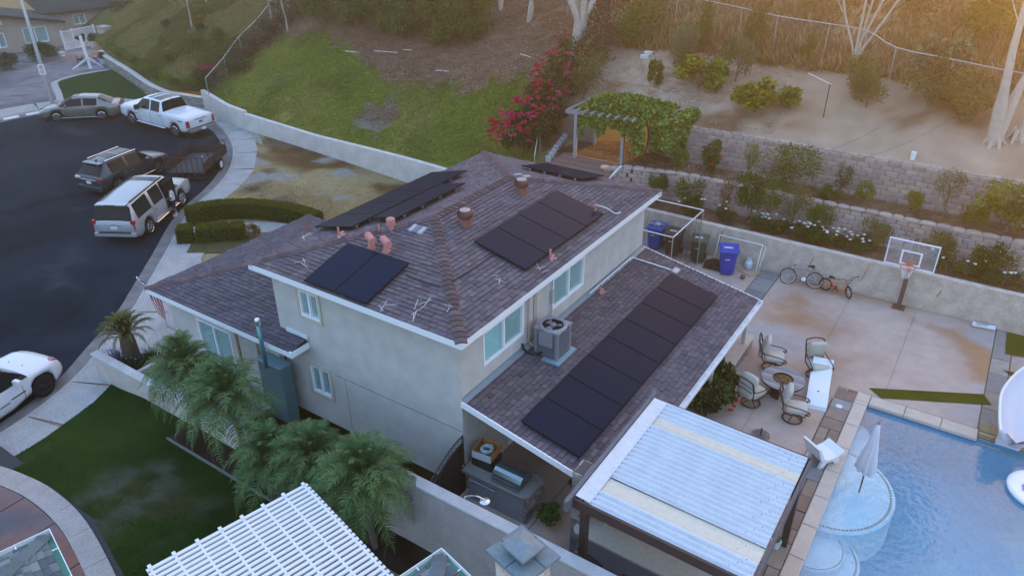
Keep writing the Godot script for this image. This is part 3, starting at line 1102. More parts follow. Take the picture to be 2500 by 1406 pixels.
	obj("flashing", fl, mat(.20, .25, .27, .5), house)
	var gt := mk()
	var g0 := v3(-.02, 1.98, 4.31)
	span(gt, v3(-.02, 1.9, 4.255), v3(10.72, 1.91, 4.385))
	span(gt, v3(-.02, 1.9, 4.25), v3(10.72, 2.03, 4.258))
	span(gt, v3(-.02, 1.9, 4.38), v3(10.72, 2.035, 4.39))
	for k in [-.02, 10.71]: span(gt, v3(k, 1.9, 4.25), v3(k + .01, 2.03, 4.39))
	for k in 18: span(gt, v3(.3 + k * .61, 2.02, 4.255), v3(.33 + k * .61, 2.03, 4.385))
	obj("gutter", gt, mat(.74, .75, .77, .45), house)
	var po := mk()
	for k in [.12, 3.6, 7.1, 10.3]: span(po, v3(k - .06, 0, 4.0), v3(k + .06, 2.0, 4.12))
	span(po, v3(.02, 1.78, 3.98), v3(10.6, 1.95, 4.14))
	obj("patio_post", po, mat(.55, .53, .5), house)
	# single-storey front wing
	var r3 := Node3D.new()
	r3.name = "front_roof"
	house.add_child(r3)
	var ey := 2.7
	var rs := .225
	var wx0 := -.66
	var wx1 := 6.45
	var wz := -12.5
	var hw := (wx1 - wx0) / 2
	var wr := ey + rs * hw
	var a := v3(wx0, ey, wz)
	var b := v3(wx1, ey, wz)
	var pk := v3(wx0 + hw, wr, wz + hw)
	var pe := v3(wx0 + hw, wr, -6.7)
	var c0 := v3(wx0, ey, -5.55)
	var yw := ey - rs * wx0
	roof_base(r3, [a, v3(wx0, ey, -6.7), pe, pk], .1)
	roof_base(r3, [v3(wx0, ey, -6.71), c0, v3(-.005, yw, -5.55), v3(-.005, yw, -6.71)], .1)
	roof_base(r3, [a, b, pk], .1)
	roof_base(r3, [b, v3(wx1, ey, -6.7), pe, pk], .1)
	var s3 := sqrt(1 + rs * rs)
	var cols3 := [Color(.085, .08, .097), Color(.096, .088, .105), Color(.078, .074, .09), Color(.104, .096, .11)]
	var l3 := hw * s3
	shingles(r3, a, Z, v3(1, rs, 0) / s3, [v2(0, 0), v2(6.95, 0), v2(6.95, .655 * s3), v2(5.78, .655 * s3), v2(5.78, l3), v2(hw, l3)], cols3)
	shingles(r3, a, X, v3(0, rs, 1) / s3, [v2(0, 0), v2(wx1 - wx0, 0), v2(hw, l3)], cols3)
	shingles(r3, b, Z, v3(-1, rs, 0) / s3, [v2(0, 0), v2(5.78, 0), v2(5.78, l3), v2(hw, l3)], cols3)
	caps(r3, a, pk, dark)
	caps(r3, b, pk, dark)
	caps(r3, pk, pe, dark)
	fascia(house, a, c0, .16)
	fascia(house, a, b, .16)
	fascia(house, b, v3(wx1, ey, -6.7), .16)
	var gb := mk()   # the short return at the end of the front eave
	span(gb, v3(wx0 - .02, ey - .16, -5.55), v3(-.01, ey + .02, -5.51))
	span(gb, v3(wx0 - .02, ey + .01, -5.62), v3(wx0 + .03, ey + .03, -5.5))
	obj("fascia", gb, mat(.80, .81, .82, .5), house)
	var ft := mk()
	bar(ft, v3(-.03, yw + .05, -6.4), v3(-.03, yw + .03, -5.52), .05, .12)
	obj("flashing", ft, mat(.62, .66, .7, .4), house)
	var w3 := mk()
	wall_plate(w3, v3(-.2, -.4, -12.1), Z, 5.38, 3.0, -X, .16, [[1.37, 3.05, .75, 2.32]])
	wall_plate(w3, v3(-.04, -.4, -12.1), X, 5.9, 3.0, -Z, .16, [[.7, 5.2, .2, 2.3]])
	wall_plate(w3, v3(6.02, -.4, -12.1), Z, 5.4, 3.0, X, .16, [])
	obj("wall", w3, stucco, house)
	var gd := mk()
	for k in 4:
		span(gd, v3(.68, -.18 + k * .53, -11.99), v3(5.14, .34 + k * .53, -11.95))
	obj("garage_door", gd, mat(.55, .54, .52), house)
	var core3 := mk()
	span(core3, v3(.2, -.3, -11.8), v3(5.7, 2.5, -6.75))
	obj("interior", core3, mat(.02, .03, .03), house)
	window(house, v3(-.2, .35, -10.73), Z, -X, 1.68, 1.57, ["slats", "slats"])
	var bx := mk()
	for q in [-8.75, -7.75]: span(bx, v3(-.24, -.4, q), v3(-.2, 2.5, q + .1))
	obj("corner_board", bx, mat(.30, .22, .14), house)
	# porch light on the far corner, conduits, meter box, downpipe
	var di := mk()
	tube(di, [v3(3.02, 4.7, .06), v3(3.02, 3.1, .06), v3(3.06, 3.0, .12), v3(3.1, 2.9, .3)], .025, 6)
	span(di, v3(3.35, 3.0, .003), v3(3.5, 4.8, .03))
	obj("line_set_cover", di, mat(.36, .32, .27), house)
	var mb := mk()
	span(mb, v3(4.22, 3.72, .01), v3(4.36, 4.12, .09))
	tube(mb, [v3(4.24, 3.72, .05), v3(4.24, 2.95, .05)], .018, 5)
	tube(mb, [v3(4.27, 4.12, .05), v3(4.27, 4.75, .05)], .018, 5)
	obj("electrical_box", mb, mat(.33, .36, .38, .5), house)

const ORD := ["first", "second", "third", "fourth", "fifth", "sixth", "seventh", "last"]

func panel_grid(o: Vector3, u: Vector3, v: Vector3, nu: int, nv: int, pu: float, pv: float, label: String, group: String) -> void:
	var n := u.cross(v).normalized()
	if n.y < 0: n = -n
	for j in nv:
		for i in nu:
			var t := thing("solar_panel", label % ORD[i], "solar panel", o + u * pu * (i + .5) + v * pv * (j + .5), 0, group)
			var b := Basis(u, n, u.cross(n))
			var f := mk()
			var hu := pu / 2 - .008
			var hv := pv / 2 - .008
			for q in [[-hu, -hu + .02, -hv, hv], [hu - .02, hu, -hv, hv], [-hu + .02, hu - .02, -hv, -hv + .02], [-hu + .02, hu - .02, hv - .02, hv]]:
				box(f, b * v3((q[0] + q[1]) / 2, 0, (q[2] + q[3]) / 2), v3(q[1] - q[0], .038, q[3] - q[2]), b)
			obj("frame", f, mat(.010, .011, .016, .8), t)
			var g := mk()
			box(g, b * v3(0, .004, 0), v3(hu * 2 - .04, .026, hv * 2 - .04), b)
			obj("cell_sheet", g, pv(), t)
			var k := mk()
			for m in 2:
				tube(k, [b * v3(hu * (m - .5), -.02, -hv), b * v3(hu * (m - .5), -.02, hv)], .018, 4)
				box(k, b * v3(hu * (m - .5), -.06, -hv + .1), v3(.05, .09, .05), b)
				box(k, b * v3(hu * (m - .5), -.06, hv - .1), v3(.05, .09, .05), b)
			obj("rail", k, mat(.45, .46, .47, .4, .6), t)

func pv() -> StandardMaterial3D:
	if not mats.has("pv"):
		var m := StandardMaterial3D.new()
		m.albedo_color = srgb(Color(.007, .014, .032))
		m.roughness = .22
		m.metallic_specular = .14
		m.roughness_texture = noise_tex(.02, gray(.6), gray(1.0), 256, 4)
		m.uv1_triplanar = true
		m.uv1_world_triplanar = true
		mats["pv"] = m
	return mats["pv"]

func roof_things() -> void:
	var X := Vector3.RIGHT
	var Z := Vector3.BACK
	var sl := sqrt(1 + PITCH * PITCH)
	var s2 := sqrt(1 + .209 * .209)
	var n2 := v3(0, 1, .209).normalized()
	# eight over the patio
	var v := v3(0, -.209, 1) / s2
	panel_grid(v3(.363, 2.93 - .209 * 1.503, 1.503) + n2 * .115, X, v, 8, 1, 1.154, 1.715, "%s black panel from the grill end of the patio roof row", "solar panels in a row on the patio roof")
	# four on the long face
	v = v3(0, -PITCH, 1) / sl
	var nb := v3(0, 1, PITCH).normalized()
	panel_grid(v3(3.12, EAVE + PITCH * (.389 + 1.84), -1.84) + nb * .11, X, v, 4, 1, 1.115, 1.76, "%s black panel from the near hip, above the long window wall", "solar panels on the long upper roof face")
	# two on the near hip face
	var va := v3(1, PITCH, 0) / sl
	var na := v3(-PITCH, 1, 0).normalized()
	panel_grid(v3(-.36, EAVE + PITCH * .03, -4.83) + na * .11, Z, va, 2, 1, 1.12, 1.76, "%s dark teal panel from the street on the near triangular roof face", "solar panels on the near hip face")
	# the street face: five below, two above
	var vc := v3(0, PITCH, 1) / sl
	var nc := v3(0, 1, -PITCH).normalized()
	panel_grid(v3(2.1, EAVE + PITCH * .08, -7.01) + nc * .16, X, vc, 5, 1, 1.12, 1.64, "%s panel from the garage end in the lower street side row", "solar panels on the street roof face")
	panel_grid(v3(2.86, EAVE + PITCH * 1.75, -5.34) + nc * .16, X, vc, 2, 1, 1.66, 1.04, "%s panel from the garage end in the short upper street side row", "solar panels on the street roof face")
	# two on the far hip face
	var vd := v3(-1, PITCH, 0) / sl
	panel_grid(v3(10.62, EAVE + PITCH * .3, -4.1) + v3(PITCH, 1, 0).normalized() * .13, Z, vd, 2, 1, 1.21, 1.66, "%s panel from the street on the far triangular roof face", "solar panels on the far hip face")
	# two spinning roof vents
	for k in 2:
		var at: Vector3 = [v3(3.74, 5.70, -2.55), v3(6.63, 5.70, -2.52)][k]
		var t := thing("turbine_vent", ["brown louvred turbine vent on the roof ridge nearer the twin flues", "brown louvred turbine vent on the roof, farther one towards the hill"][k], "roof vent", at, 0, "turbine vents on the roof")
		var s := mk()
		lathe(s, [v2(.17, -.06), v2(.165, .2), v2(.185, .21), v2(.185, .24), v2(.15, .25)], 18)
		obj("collar", s, mat(.21, .085, .065, .6), t)
		var f := mk()
		box(f, v3(.05, -.0, .05), v3(.5, .012, .5), Basis(Vector3.RIGHT, .236))
		obj("flashing", f, mat(.20, .13, .12, .7), t)
		for i in 20:
			var a := TAU * i / 20
			var fin := mk()
			var pts := []
			for q in 6:
				var yy := .25 + .24 * q / 5.0
				var r := .15 + .085 * sin(PI * (q + .6) / 6.2)
				var tw := a + .35 * q / 5.0
				pts.append([v3(cos(tw) * r, yy, sin(tw) * r), v3(cos(tw + .24) * (r - .035), yy, sin(tw + .24) * (r - .035))])
			for q in 5:
				facing(fin, pts[q][0], pts[q][1], pts[q + 1][1], pts[q][0] * v3(1, 0, 1))
				facing(fin, pts[q][0], pts[q + 1][1], pts[q + 1][0], pts[q][0] * v3(1, 0, 1))
			obj("vane", fin, mat(.20, .08, .06, .5, .2), t)
		var c := mk()
		lathe(c, [v2(.165, .48), v2(.15, .505), v2(.02, .52)], 18)
		obj("cap", smooth(c), mat(.34, .26, .25, .5), t)
	# low skylight-like static vents
	for k in 2:
		var t := thing("flat_vent", ["flat grey louvred vent between the pink flues and the near turbine vent", "flat grey louvred vent beside the far turbine vent, below the ridge"][k], "roof vent", [v3(2.67, 5.755, -3.42), v3(7.74, 5.78, -3.22)][k])
		t.basis = Basis(Vector3.BACK, .236 if k == 0 else -.236)
		for q in 3:
			var s := mk()
			slab(s, v3(-.16 + .0 * q, 0, -.24 + q * .165), v3(.16, .07, -.24 + q * .165 + .15), .02)
			obj("louvre", s, mat(.30, .31, .34, .5) if q != 1 else mat(.10, .12, .16, .4), t)
	var pink := mat(.46, .20, .17, .75)
	for k in 2:
		var t := thing("flue", ["pink painted tee shaped flue on the near roof face, left one of the pair", "pink painted tee shaped flue on the near roof face, right one of the pair"][k], "flue", [v3(1.55, 5.46, -4.16), v3(1.6, 5.47, -3.64)][k])
		var s := mk()
		lathe(s, [v2(.17, .0), v2(.1, .05), v2(.085, .24)], 12)
		obj("pipe", smooth(s), pink, t)
		var c := mk()
		tube(c, [v3(.1, .3, -.2), v3(-.12, .3, .2)], .105, 14)
		obj("cross_pipe", c, pink, t)
	var f3 := thing("flue", "pink painted upright flue with round cap, uphill of the tee shaped pair", "flue", v3(2.42, 5.67, -4.19))
	var fs := mk()
	lathe(fs, [v2(.09, -.05), v2(.09, .2)], 12)
	obj("pipe", fs, pink, f3)
	fs = mk()
	lathe(fs, [v2(.13, .18), v2(.13, .34), v2(.09, .37)], 14)
	obj("cap", fs, pink, f3)
	# thin vent pipes with their flashings
	var spots := [[v3(1.63, 5.47, -5.5), "thin pink vent pipe beside the lower corner of the street side panels", PITCH, .0], [v3(2.2, 5.6, -4.45), "thin pink vent pipe just behind the capped flue", PITCH, .0], [v3(4.3, 5.12, -.05), "thin pink vent pipe with splayed flashing below the four panels", .0, PITCH], [v3(7.5, 5.19, -.36), "pink hooded vent pipe with cables at the corner of the four panels", .0, PITCH], [v3(6.95, 2.88, .24), "short pink vent pipe on the patio roof by the conduit", .0, .209]]
	for k in spots.size():
		var t := thing("vent_pipe", spots[k][1], "vent pipe", spots[k][0])
		var s := mk()
		tube(s, [v3(0, -.05, 0), v3(0, .26, 0)], .032, 8)
		if k == 3: lathe(s, [v2(.045, .24), v2(.06, .3), v2(.04, .36), v2(.01, .38)], 8)
		obj("pipe", s, pink, t)
		var f := mk()
		var b := Basis(Vector3.RIGHT, atan(spots[k][3])) * Basis(Vector3.BACK, atan(spots[k][2]))
		for q in [[.0, .22], [1.1, .19], [2.3, .16]]:
			box(f, b * v3(cos(q[0]) * .09, .025, sin(q[0]) * .09), v3(q[1], .012, .09), b * Basis(UP, -q[0]))
		obj("flashing", f, mat(.42, .21, .19, .8), t)
	# air conditioner on its raised curb
	var ac := thing("air_conditioner", "grey air conditioning condenser with round fan on a blue grey curb, on the patio roof", "air conditioner", v3(3.32, 2.66, .66))
	var s := mk()
	span(s, v3(-.47, -.14, -.5), v3(.47, .12, .46))
	obj("curb", s, grain("acurb", Color(.10, .22, .27), Color(.17, .31, .37), .8, 0, 1, .5), ac)
	s = mk()
	span(s, v3(-.52, .12, -.56), v3(.5, .16, .5))
	obj("curb_lid", s, mat(.19, .31, .36, .45), ac)
	var cab := mk()
	var body := func(st: SurfaceTool, h0: float, h1: float, hw: float, r: float) -> void:
		var rings := []
		for y in [h0, h1]:
			var ring := []
			for i in 24:
				var a := -TAU * (i + .5) / 24
				var cx := signf(cos(a)) * (hw - r)
				var cz := signf(sin(a)) * (hw - r)
				ring.append(v3(cx + cos(a) * r, y, cz + sin(a) * r))
			rings.append(ring)
		loft(st, rings, true, true)
	body.call(cab, .16, .98, .35, .08)
	obj("coil", cab, mat(.07, .075, .085, .6), ac)
	for i in 22:   # guard: courses of louvres round the coil
		var y := .21 + i * .035
		var g := mk()
		body.call(g, y, y + .014, .368, .09)
		obj("louvre", g, mat(.20, .21, .235, .5, .3), ac)
	var gv := mk()
	for i in 7:
		for sx in [-1, 1]:
			span(gv, v3(sx * .37 - .006, .18, -.27 + i * .09), v3(sx * .37 + .006, .98, -.26 + i * .09))
			span(gv, v3(-.27 + i * .09, .18, sx * .37 - .006), v3(-.26 + i * .09, .98, sx * .37 + .006))
	for c in [[-1, -1], [-1, 1], [1, -1], [1, 1]]:
		span(gv, v3(c[0] * .33 - .04, .16, c[1] * .33 - .04), v3(c[0] * .33 + .04, .99, c[1] * .33 + .04))
	obj("guard", gv, mat(.24, .25, .28, .5, .3), ac)
	var topm := mat(.25, .265, .30, .5, .2)
	var tp := mk()
	lathe(tp, [v2(.30, 1.04), v2(.37, 1.06), v2(.40, 1.04), v2(.40, .98)], 28, Vector3.ZERO, Basis.IDENTITY, false)
	obj("fan_ring", smooth(tp), topm, ac)
	tp = mk()
	for c in [[-1, -1], [-1, 1], [1, -1], [1, 1]]:
		span(tp, v3(c[0] * .29 - .1, .985, c[1] * .29 - .1), v3(c[0] * .29 + .1, 1.035, c[1] * .29 + .1))
	obj("top_cover", tp, topm, ac)
	tp = mk()
	lathe(tp, [v2(.3, 1.0), v2(.29, .985)], 24)
	obj("well", tp, mat(.015, .016, .02), ac)
	for i in 3:
		var bl := mk()
		var a := TAU * i / 3 + .5
		var p := v3(cos(a), 0, sin(a))
		var q := v3(cos(a + .9), 0, sin(a + .9))
		quad(bl, p * .06 + UP * 1.0, q * .06 + UP * 1.02, q * .27 + UP * 1.03, p * .27 + UP * .995)
		obj("fan_blade", bl, mat(.24, .24, .27, .4, .5), ac)
	tp = mk()
	lathe(tp, [v2(.09, .98), v2(.09, 1.05), v2(.05, 1.07)], 12)
	obj("fan_hub", tp, mat(.18, .18, .2, .4), ac)
	tp = mk()
	span(tp, v3(-.42, .55, -.2), v3(-.36, .97, .22))
	obj("service_panel", tp, topm, ac)
	tp = mk()
	tube(tp, curve([v3(-.38, .3, -.1), v3(-.52, .2, -.3), v3(-.6, .35, -.55), v3(-.58, .5, -.62)], 5), .03, 6)
	obj("hose", tp, mat(.02, .02, .022), ac)
	# white conduit along the wall and out to the panels
	var cd := thing("conduit", "white pipe running along the long wall and out to the end of the patio panels", "conduit")
	var ct := mk()
	tube(ct, [v3(6.5, 2.99, .1), v3(9.4, 2.99, .1), v3(9.55, 2.97, .14), v3(9.6, 2.93, .26), v3(9.9, 2.70, 1.4)], .022, 6)
	obj("pipe", ct, mat(.66, .68, .72, .4), cd)
	var cj := mk()
	box(cj, v3(9.98, 2.665, 1.54), v3(.34, .07, .2), Basis(Vector3.RIGHT, .206))
	obj("junction_box", cj, mat(.36, .37, .40, .5), cd)
	for k in 4:
		var sd := mk()
		span(sd, v3(6.9 + k * .8, 2.9, .07), v3(6.96 + k * .8, 2.99, .13))
		obj("bracket", sd, mat(.5, .5, .52), cd)
	var c2 := thing("cable", "dark conduit curving over the near hip between two sets of panels", "conduit")
	ct = mk()
	var pts := []
	for q in [v3(1.0, 5.38, -2.45), v3(.95, 5.36, -1.95), v3(.95, 5.345, -1.5), v3(1.1, 5.375, -1.2), v3(1.45, 5.43, -1.15), v3(2.2, 5.4, -1.14), v3(3.1, 5.42, -1.16)]: pts.append(q)
	tube(ct, curve(pts, 4), .018, 5)
	obj("pipe", ct, mat(.05, .045, .05), c2)
	var c3 := thing("service_cable", "overhead cables drooping from the hooded vent pipe over the bin yard", "cable")
	for k in 2:
		ct = mk()
		tube(ct, curve([v3(7.5, 5.5, -.36), v3(11.2, 4.9, .3 + .35 * k), v3(15.0, 4.6, 1.8 + 1.0 * k), v3(21.0, 4.8, 4.6 + 1.6 * k), v3(26, 6.6, 7.2 + 2 * k)], 8), .009, 4)
		obj("wire", ct, mat(.10, .10, .11), c3)
	var ch := thing("drip_loop", "white curled cable and bracket at the roof edge beside the hooded pipe", "cable")
	ct = mk()
	tube(ct, curve([v3(7.55, 5.5, -.33), v3(7.8, 5.35, -.1), v3(8.0, 5.15, .1), v3(8.25, 5.12, .15)], 5), .02, 5)
	obj("wire", ct, mat(.62, .62, .64), ch)
	# chalk marks left by the installers are pale strokes on the shingles
	var marks := [[.3, -1.35], [.45, -.5], [-.05, -1.15], [2.3, -.45], [.2, -5.5], [1.15, -6.3], [-.2, -2.1], [3.6, .1]]
	for i in marks.size():
		var mk_ := thing("chalk_mark", ["short white chalk strokes on the near roof face right of the teal panels", "white chalk star nearer the hip on the near roof face", "white chalk cross low on the near roof face", "white chalk strokes below the near corner of the four panels", "white chalk tick left of the teal panels", "white chalk dash above the left eave corner", "white chalk strokes at the lower right corner of the teal panels", "white chalk angle under the four panels"][i], "chalk mark")
		for k in 3:
			var cs := mk()
			var a := rng.randf() * PI
			var p0 := v3(marks[i][0] + rng.randf_range(-.12, .12), 0, marks[i][1] + rng.randf_range(-.15, .15))
			var d := v3(cos(a), 0, sin(a)) * rng.randf_range(.08, .2)
			var q := []
			for e in [p0 - d, p0 + d]:
				var yy: float = EAVE + PITCH * minf(e.x + .389, .389 - e.z) + .042
				q.append(v3(e.x, yy, e.z))
			bar(cs, q[0], q[1], .014, .004)
			obj("stroke", cs, mat(.52, .5, .52), mk_)

# ---------- walls and fences ----------
func wall_along(st: SurfaceTool, pts: Array, t: float, lo: Callable, hi: Callable) -> void:
	var rings := []
	for i in pts.size():
		var a: Vector3 = pts[maxi(i - 1, 0)]
		var b: Vector3 = pts[mini(i + 1, pts.size() - 1)]
		var n := (b - a).normalized().cross(UP) * t / 2
		var p: Vector3 = pts[i]
		var y0: float = lo.call(p.x, p.z)
		var y1: float = hi.call(p.x, p.z)
		rings.append([p - n + UP * y0, p + n + UP * y0, p + n + UP * (y1 - .025), p + n * .8 + UP * y1, p - n * .8 + UP * y1, p - n + UP * (y1 - .025)])
	loft(st, rings)

# A split-face block: its front (towards -z) chamfered and bulging a little.
func block_mesh(w: float, h: float, d: float) -> ArrayMesh:
	var st := mk()
	var x := w / 2 - .006
	var y := h / 2 - .004
	var rings := []
	for k in [[d / 2, 1.0], [-d / 2 + .035, 1.0], [-d / 2, .84]]:
		var ring := []
		for c in [[-1, -1], [1, -1], [1, 1], [-1, 1]]:
			ring.append(v3(c[0] * x * k[1], c[1] * y * (k[1] * .9 + .1), k[0] + (rng.randf_range(-.015, .015) if k[1] < 1 else .0)))
		rings.append(ring)
	loft(st, rings, false, true)
	return st.commit()

func block_wall(called: String, label: String, pts: Array, y0: float, courses: int, w: float, h: float, batter: float) -> void:
	var root := thing(called, label, "retaining wall")
	var back := mk()
	var line := []
	for p in pts: line.append(v3(p[0] + .27 + batter * courses, 0, p[1]))
	wall_along(back, line, .24, func(_x, _z): return y0 - .4, func(_x, _z): return y0 + h * courses - .02)
	obj("backing", back, mat(.10, .08, .07), root)
	var kinds := []
	for k in 5: kinds.append(block_mesh(w, h, .24))
	var tones := []
	for c in [[.50, .385, .33], [.56, .435, .37], [.44, .335, .295], [.53, .40, .32], [.48, .38, .345]]:
		tones.append(grain("block%s" % c[0], Color(c[0], c[1], c[2]) * .72, Color(c[0], c[1], c[2]) * 1.05, .5, 2.5, .85, .95, .8, false, .05))
	for j in courses:
		var along := (.5 if j % 2 else .0) * w
		for i in pts.size() - 1:
			var a := v3(pts[i][0], 0, pts[i][1])
			var b := v3(pts[i + 1][0], 0, pts[i + 1][1])
			var l := a.distance_to(b)
			var d := (b - a) / l
			var out := d.cross(UP)
			if out.x > 0: out = -out
			while along < l:
				var o := MeshInstance3D.new()
				o.mesh = kinds[rng.randi() % 5]
				o.material_override = tones[rng.randi() % 5]
				o.name = "block"
				root.add_child(o, true)
				var z := -out
				o.basis = Basis(UP.cross(z), UP, z)
				o.position = a + d * along + z * (.12 + batter * j + rng.randf_range(-.012, .012)) + UP * (y0 + h * (j + .5))
				along += w
			along -= l
	# uneven cap stones along the top
	var k := .0
	for i in pts.size() - 1:
		var a := v3(pts[i][0], 0, pts[i][1])
		var b := v3(pts[i + 1][0], 0, pts[i + 1][1])
		var l := a.distance_to(b)
		var d := (b - a) / l
		while k < l:
			var cw := rng.randf_range(.4, .62)
			var s := mk()
			var y := y0 + h * courses
			var c := a + d * (k + cw / 2) + v3(batter * courses + .13, 0, 0)
			var rings := []
			for q in [[y - .01, 1.0], [y + .05 + rng.randf() * .03, .97], [y + .085 + rng.randf() * .03, .8]]:
				var ring := []
				for m in 8:
					var an := -TAU * (m + .5) / 8
					var e := d * cos(an) * (cw * .55) + d.cross(UP) * sin(an) * .19
					ring.append(v3(c.x + e.x * q[1] * rng.randf_range(.93, 1.0), q[0], c.z + e.z * q[1]))
				rings.append(ring)
			loft(s, rings, false, true)
			obj("cap_stone", s, tones[rng.randi() % 5], root)
			k += cw + .01
		k -= l

func walls() -> void:
	var render := grain("render", Color(.56, .52, .47), Color(.70, .66, .62), 1.4, 5, .78, .95, .4)
	var st := mk()
	var l := curve(line3([[16.95, -8.2], [17.0, -13], [17.3, -17], [17.45, -22.5], [17.5, -26], [17.55, -30.4]]), 4)
	wall_along(st, l, .26, func(_x, _z): return -.6, func(x, z): return hill_y(17.1, z) + .1)
	wall_along(st, curve(line3([[17.55, -30.4], [17.7, -32.2], [18.25, -34.3], [18.75, -36.2]]), 6), .28, func(_x, _z): return -.6, func(x, z): return hill_y(17.1, z) + .26)
	tag(obj("garden_wall", st, render), "long pale plastered garden wall between the dry lawn and the grassy slope", "wall")
	# the old concrete wall behind the ball court
	st = mk()
	wall_along(st, line3([[17.12, -8.2], [17.12, 16]]), .25, func(_x, _z): return -.3, func(_x, z): return 1.45 + .012 * sin(z * 1.7))
	var old := grain("oldwall", Color(.52, .44, .36), Color(.72, .63, .55), 1.3, 3.2, .66, .95, .6)
	var ow := obj("concrete_wall", st, old)
	tag(ow, "stained concrete wall behind the bicycles and the basketball pole", "wall")
	var rs := mk()
	for q in [[6.6, .95, .35, .014], [4.6, .9, .2, .02], [9.2, .8, .15, .03]]:
		bar(rs, v3(16.985, q[1] + q[2], q[0]), v3(16.985, q[1] - q[2], q[0] - .1), .01, q[3])
	obj("rust_streak", rs, mat(.30, .12, .05), ow)
	block_wall("block_wall", "lower retaining wall of tan split blocks above the white roses", [[18.82, 13], [18.84, -1.2], [18.72, -2.8], [18.35, -4.3], [17.8, -5.3]], 1.3, 6, .43, .195, .055)
	block_wall("block_wall", "upper retaining wall of tan split blocks below the bare dirt slope", [[20.95, 13], [20.98, -3.0], [21.5, -4.4]], 2.42, 8, .47, .195, .06)
	# stone faced wall beside the neighbour's turf
	var sw := thing("stone_wall", "low grey stacked stone wall with pale cap beside the far green turf", "wall")
	var sl := curve(line3([[18.75, -36.2], [18.35, -37.8], [18.05, -39.4], [18.55, -42.4], [20.25, -48], [21.65, -52.6], [22.6, -55.0]]), 5)
	st = mk()
	var lo := func(_x, z): return street_y(z) - .3
	wall_along(st, sl, .3, lo, func(_x, z): return street_y(z) + .78)
	obj("core", st, mat(.16, .16, .16), sw)
	var s := Soup.new()
	for i in sl.size() - 1:
		var d: Vector3 = (sl[i + 1] - sl[i]).normalized()
		var n: Vector3 = d.cross(UP)
		if n.x > 0: n = -n
		var len: float = sl[i].distance_to(sl[i + 1])
		for j in 8:
			var k := -rng.randf() * .3
			while k < len:
				var w := rng.randf_range(.2, .5)
				var p: Vector3 = sl[i] + d * (k + w / 2) + n * (.15 + rng.randf() * .03) + UP * (street_y(sl[i].z) + .05 + j * .09)
				var e := d * (w / 2 - .01)
				var u := UP * .04
				var c := vary(Color(.27, .265, .25), .35)
				s.quad(p - e - u, p + e - u, p + e + u, p - e + u, c)
				s.quad(p - e + u, p + e + u, p + e + u - n * .06, p - e + u - n * .06, c)
				s.quad(p - e - u, p - e + u, p - e + u - n * .06, p - e - u - n * .06, c)
				k += w
	stuff(obj("stacked_stones", s.mesh(), tint(), sw))
	st = mk()
	wall_along(st, sl, .42, func(_x, z): return street_y(z) + .78, func(_x, z): return street_y(z) + .85)
	obj("coping", st, grain("cap", Color(.42, .40, .37), Color(.55, .53, .5), 1, 3, .85), sw)
	# boundary wall on the near side and the planter wall by the street
	var near := grain("nearwall", Color(.46, .43, .41), Color(.58, .55, .53), 1.8, 4, .80, .95, .4)
	var bw := thing("boundary_wall", "long pale plastered boundary wall running from the gate past the chimney", "wall")
	st = mk()
	span(st, v3(-2.12, -.4, -1.0), v3(-1.9, 1.86, 13))
	obj("wall", st, near, bw)
	st = mk()
	slab(st, v3(-2.17, 1.86, -1.05), v3(-1.85, 1.95, 13), .02)
	obj("cap", st, grain("nearcap", Color(.36, .36, .36), Color(.5, .5, .5), .8, 3, .8), bw)
	var pw := thing("planter_wall", "low cream plastered planter wall between the street palm and the lawn", "wall")
	st = mk()
	span(st, v3(-2.3, -.6, -13.9), v3(-2.08, .5, -5.2))
	span(st, v3(-2.08, -.6, -12.25), v3(-.75, .2, -12.1))
	obj("wall", st, grain("cream", Color(.48, .41, .36), Color(.66, .60, .55), 1.3, 3, .8, .9, .3), pw)
	st = mk()
	slab(st, v3(-2.34, .5, -13.94), v3(-2.04, .56, -5.2), .02)
	obj("cap", st, near, pw)
	struct("planter_soil", sheet([v2(-2.08, -13.6), v2(-1.2, -13.9), v2(-.75, -13.3), v2(-.75, -12.25), v2(-2.08, -12.25)], .15, func(x, z): return -.12 + .05 * nf.get_noise_2d(x * 4, z * 4), func(x, z): return mixc(Color(.06, .045, .03), Color(.14, .10, .07), .5 + nf.get_noise_2d(x * 9, z * 9))), mats["soil"])
	# arched iron gate between the house and the boundary wall
	var gate := thing("garden_gate", "dark arched iron gate with scrolled top between house corner and boundary wall", "gate", v3(0, 0, 0))
	var iron := mat(.028, .022, .020, .6)
	st = mk()
	var poly := [v2(-1.82, .06)]
	var arch := []
	for i in 11:
		var t := i / 10.0
		arch.append(v2(lerpf(-1.82, -.1, t), 1.15 + .75 * sin(t * PI / 2)))
	poly.append_array(arch)
	poly.append(v2(-.1, .06))
	var inner := [v2(-1.8, .08)]
	for q in arch: inner.append(v2(q.x, q.y - .2))
	inner.append(v2(-.12, .08))
	extrude(st, inner, .012, Transform3D(Basis.IDENTITY, v3(0, 0, .05)))
	obj("panel", st, mat(.035, .026, .022, .8), gate)
	st = mk()
	for e in [.0, -.22]:
		var pts := []
		for q in arch: pts.append(v3(q.x, q.y + e, .05))
		tube(st, pts, .02, 5)
	tube(st, [v3(-1.82, .05, .05), v3(-1.82, 1.15, .05)], .025, 5)
	tube(st, [v3(-.1, .05, .05), v3(-.1, 1.92, .05)], .025, 5)
	tube(st, [v3(-1.82, .06, .05), v3(-.1, .06, .05)], .02, 5)
	obj("frame", st, iron, gate)
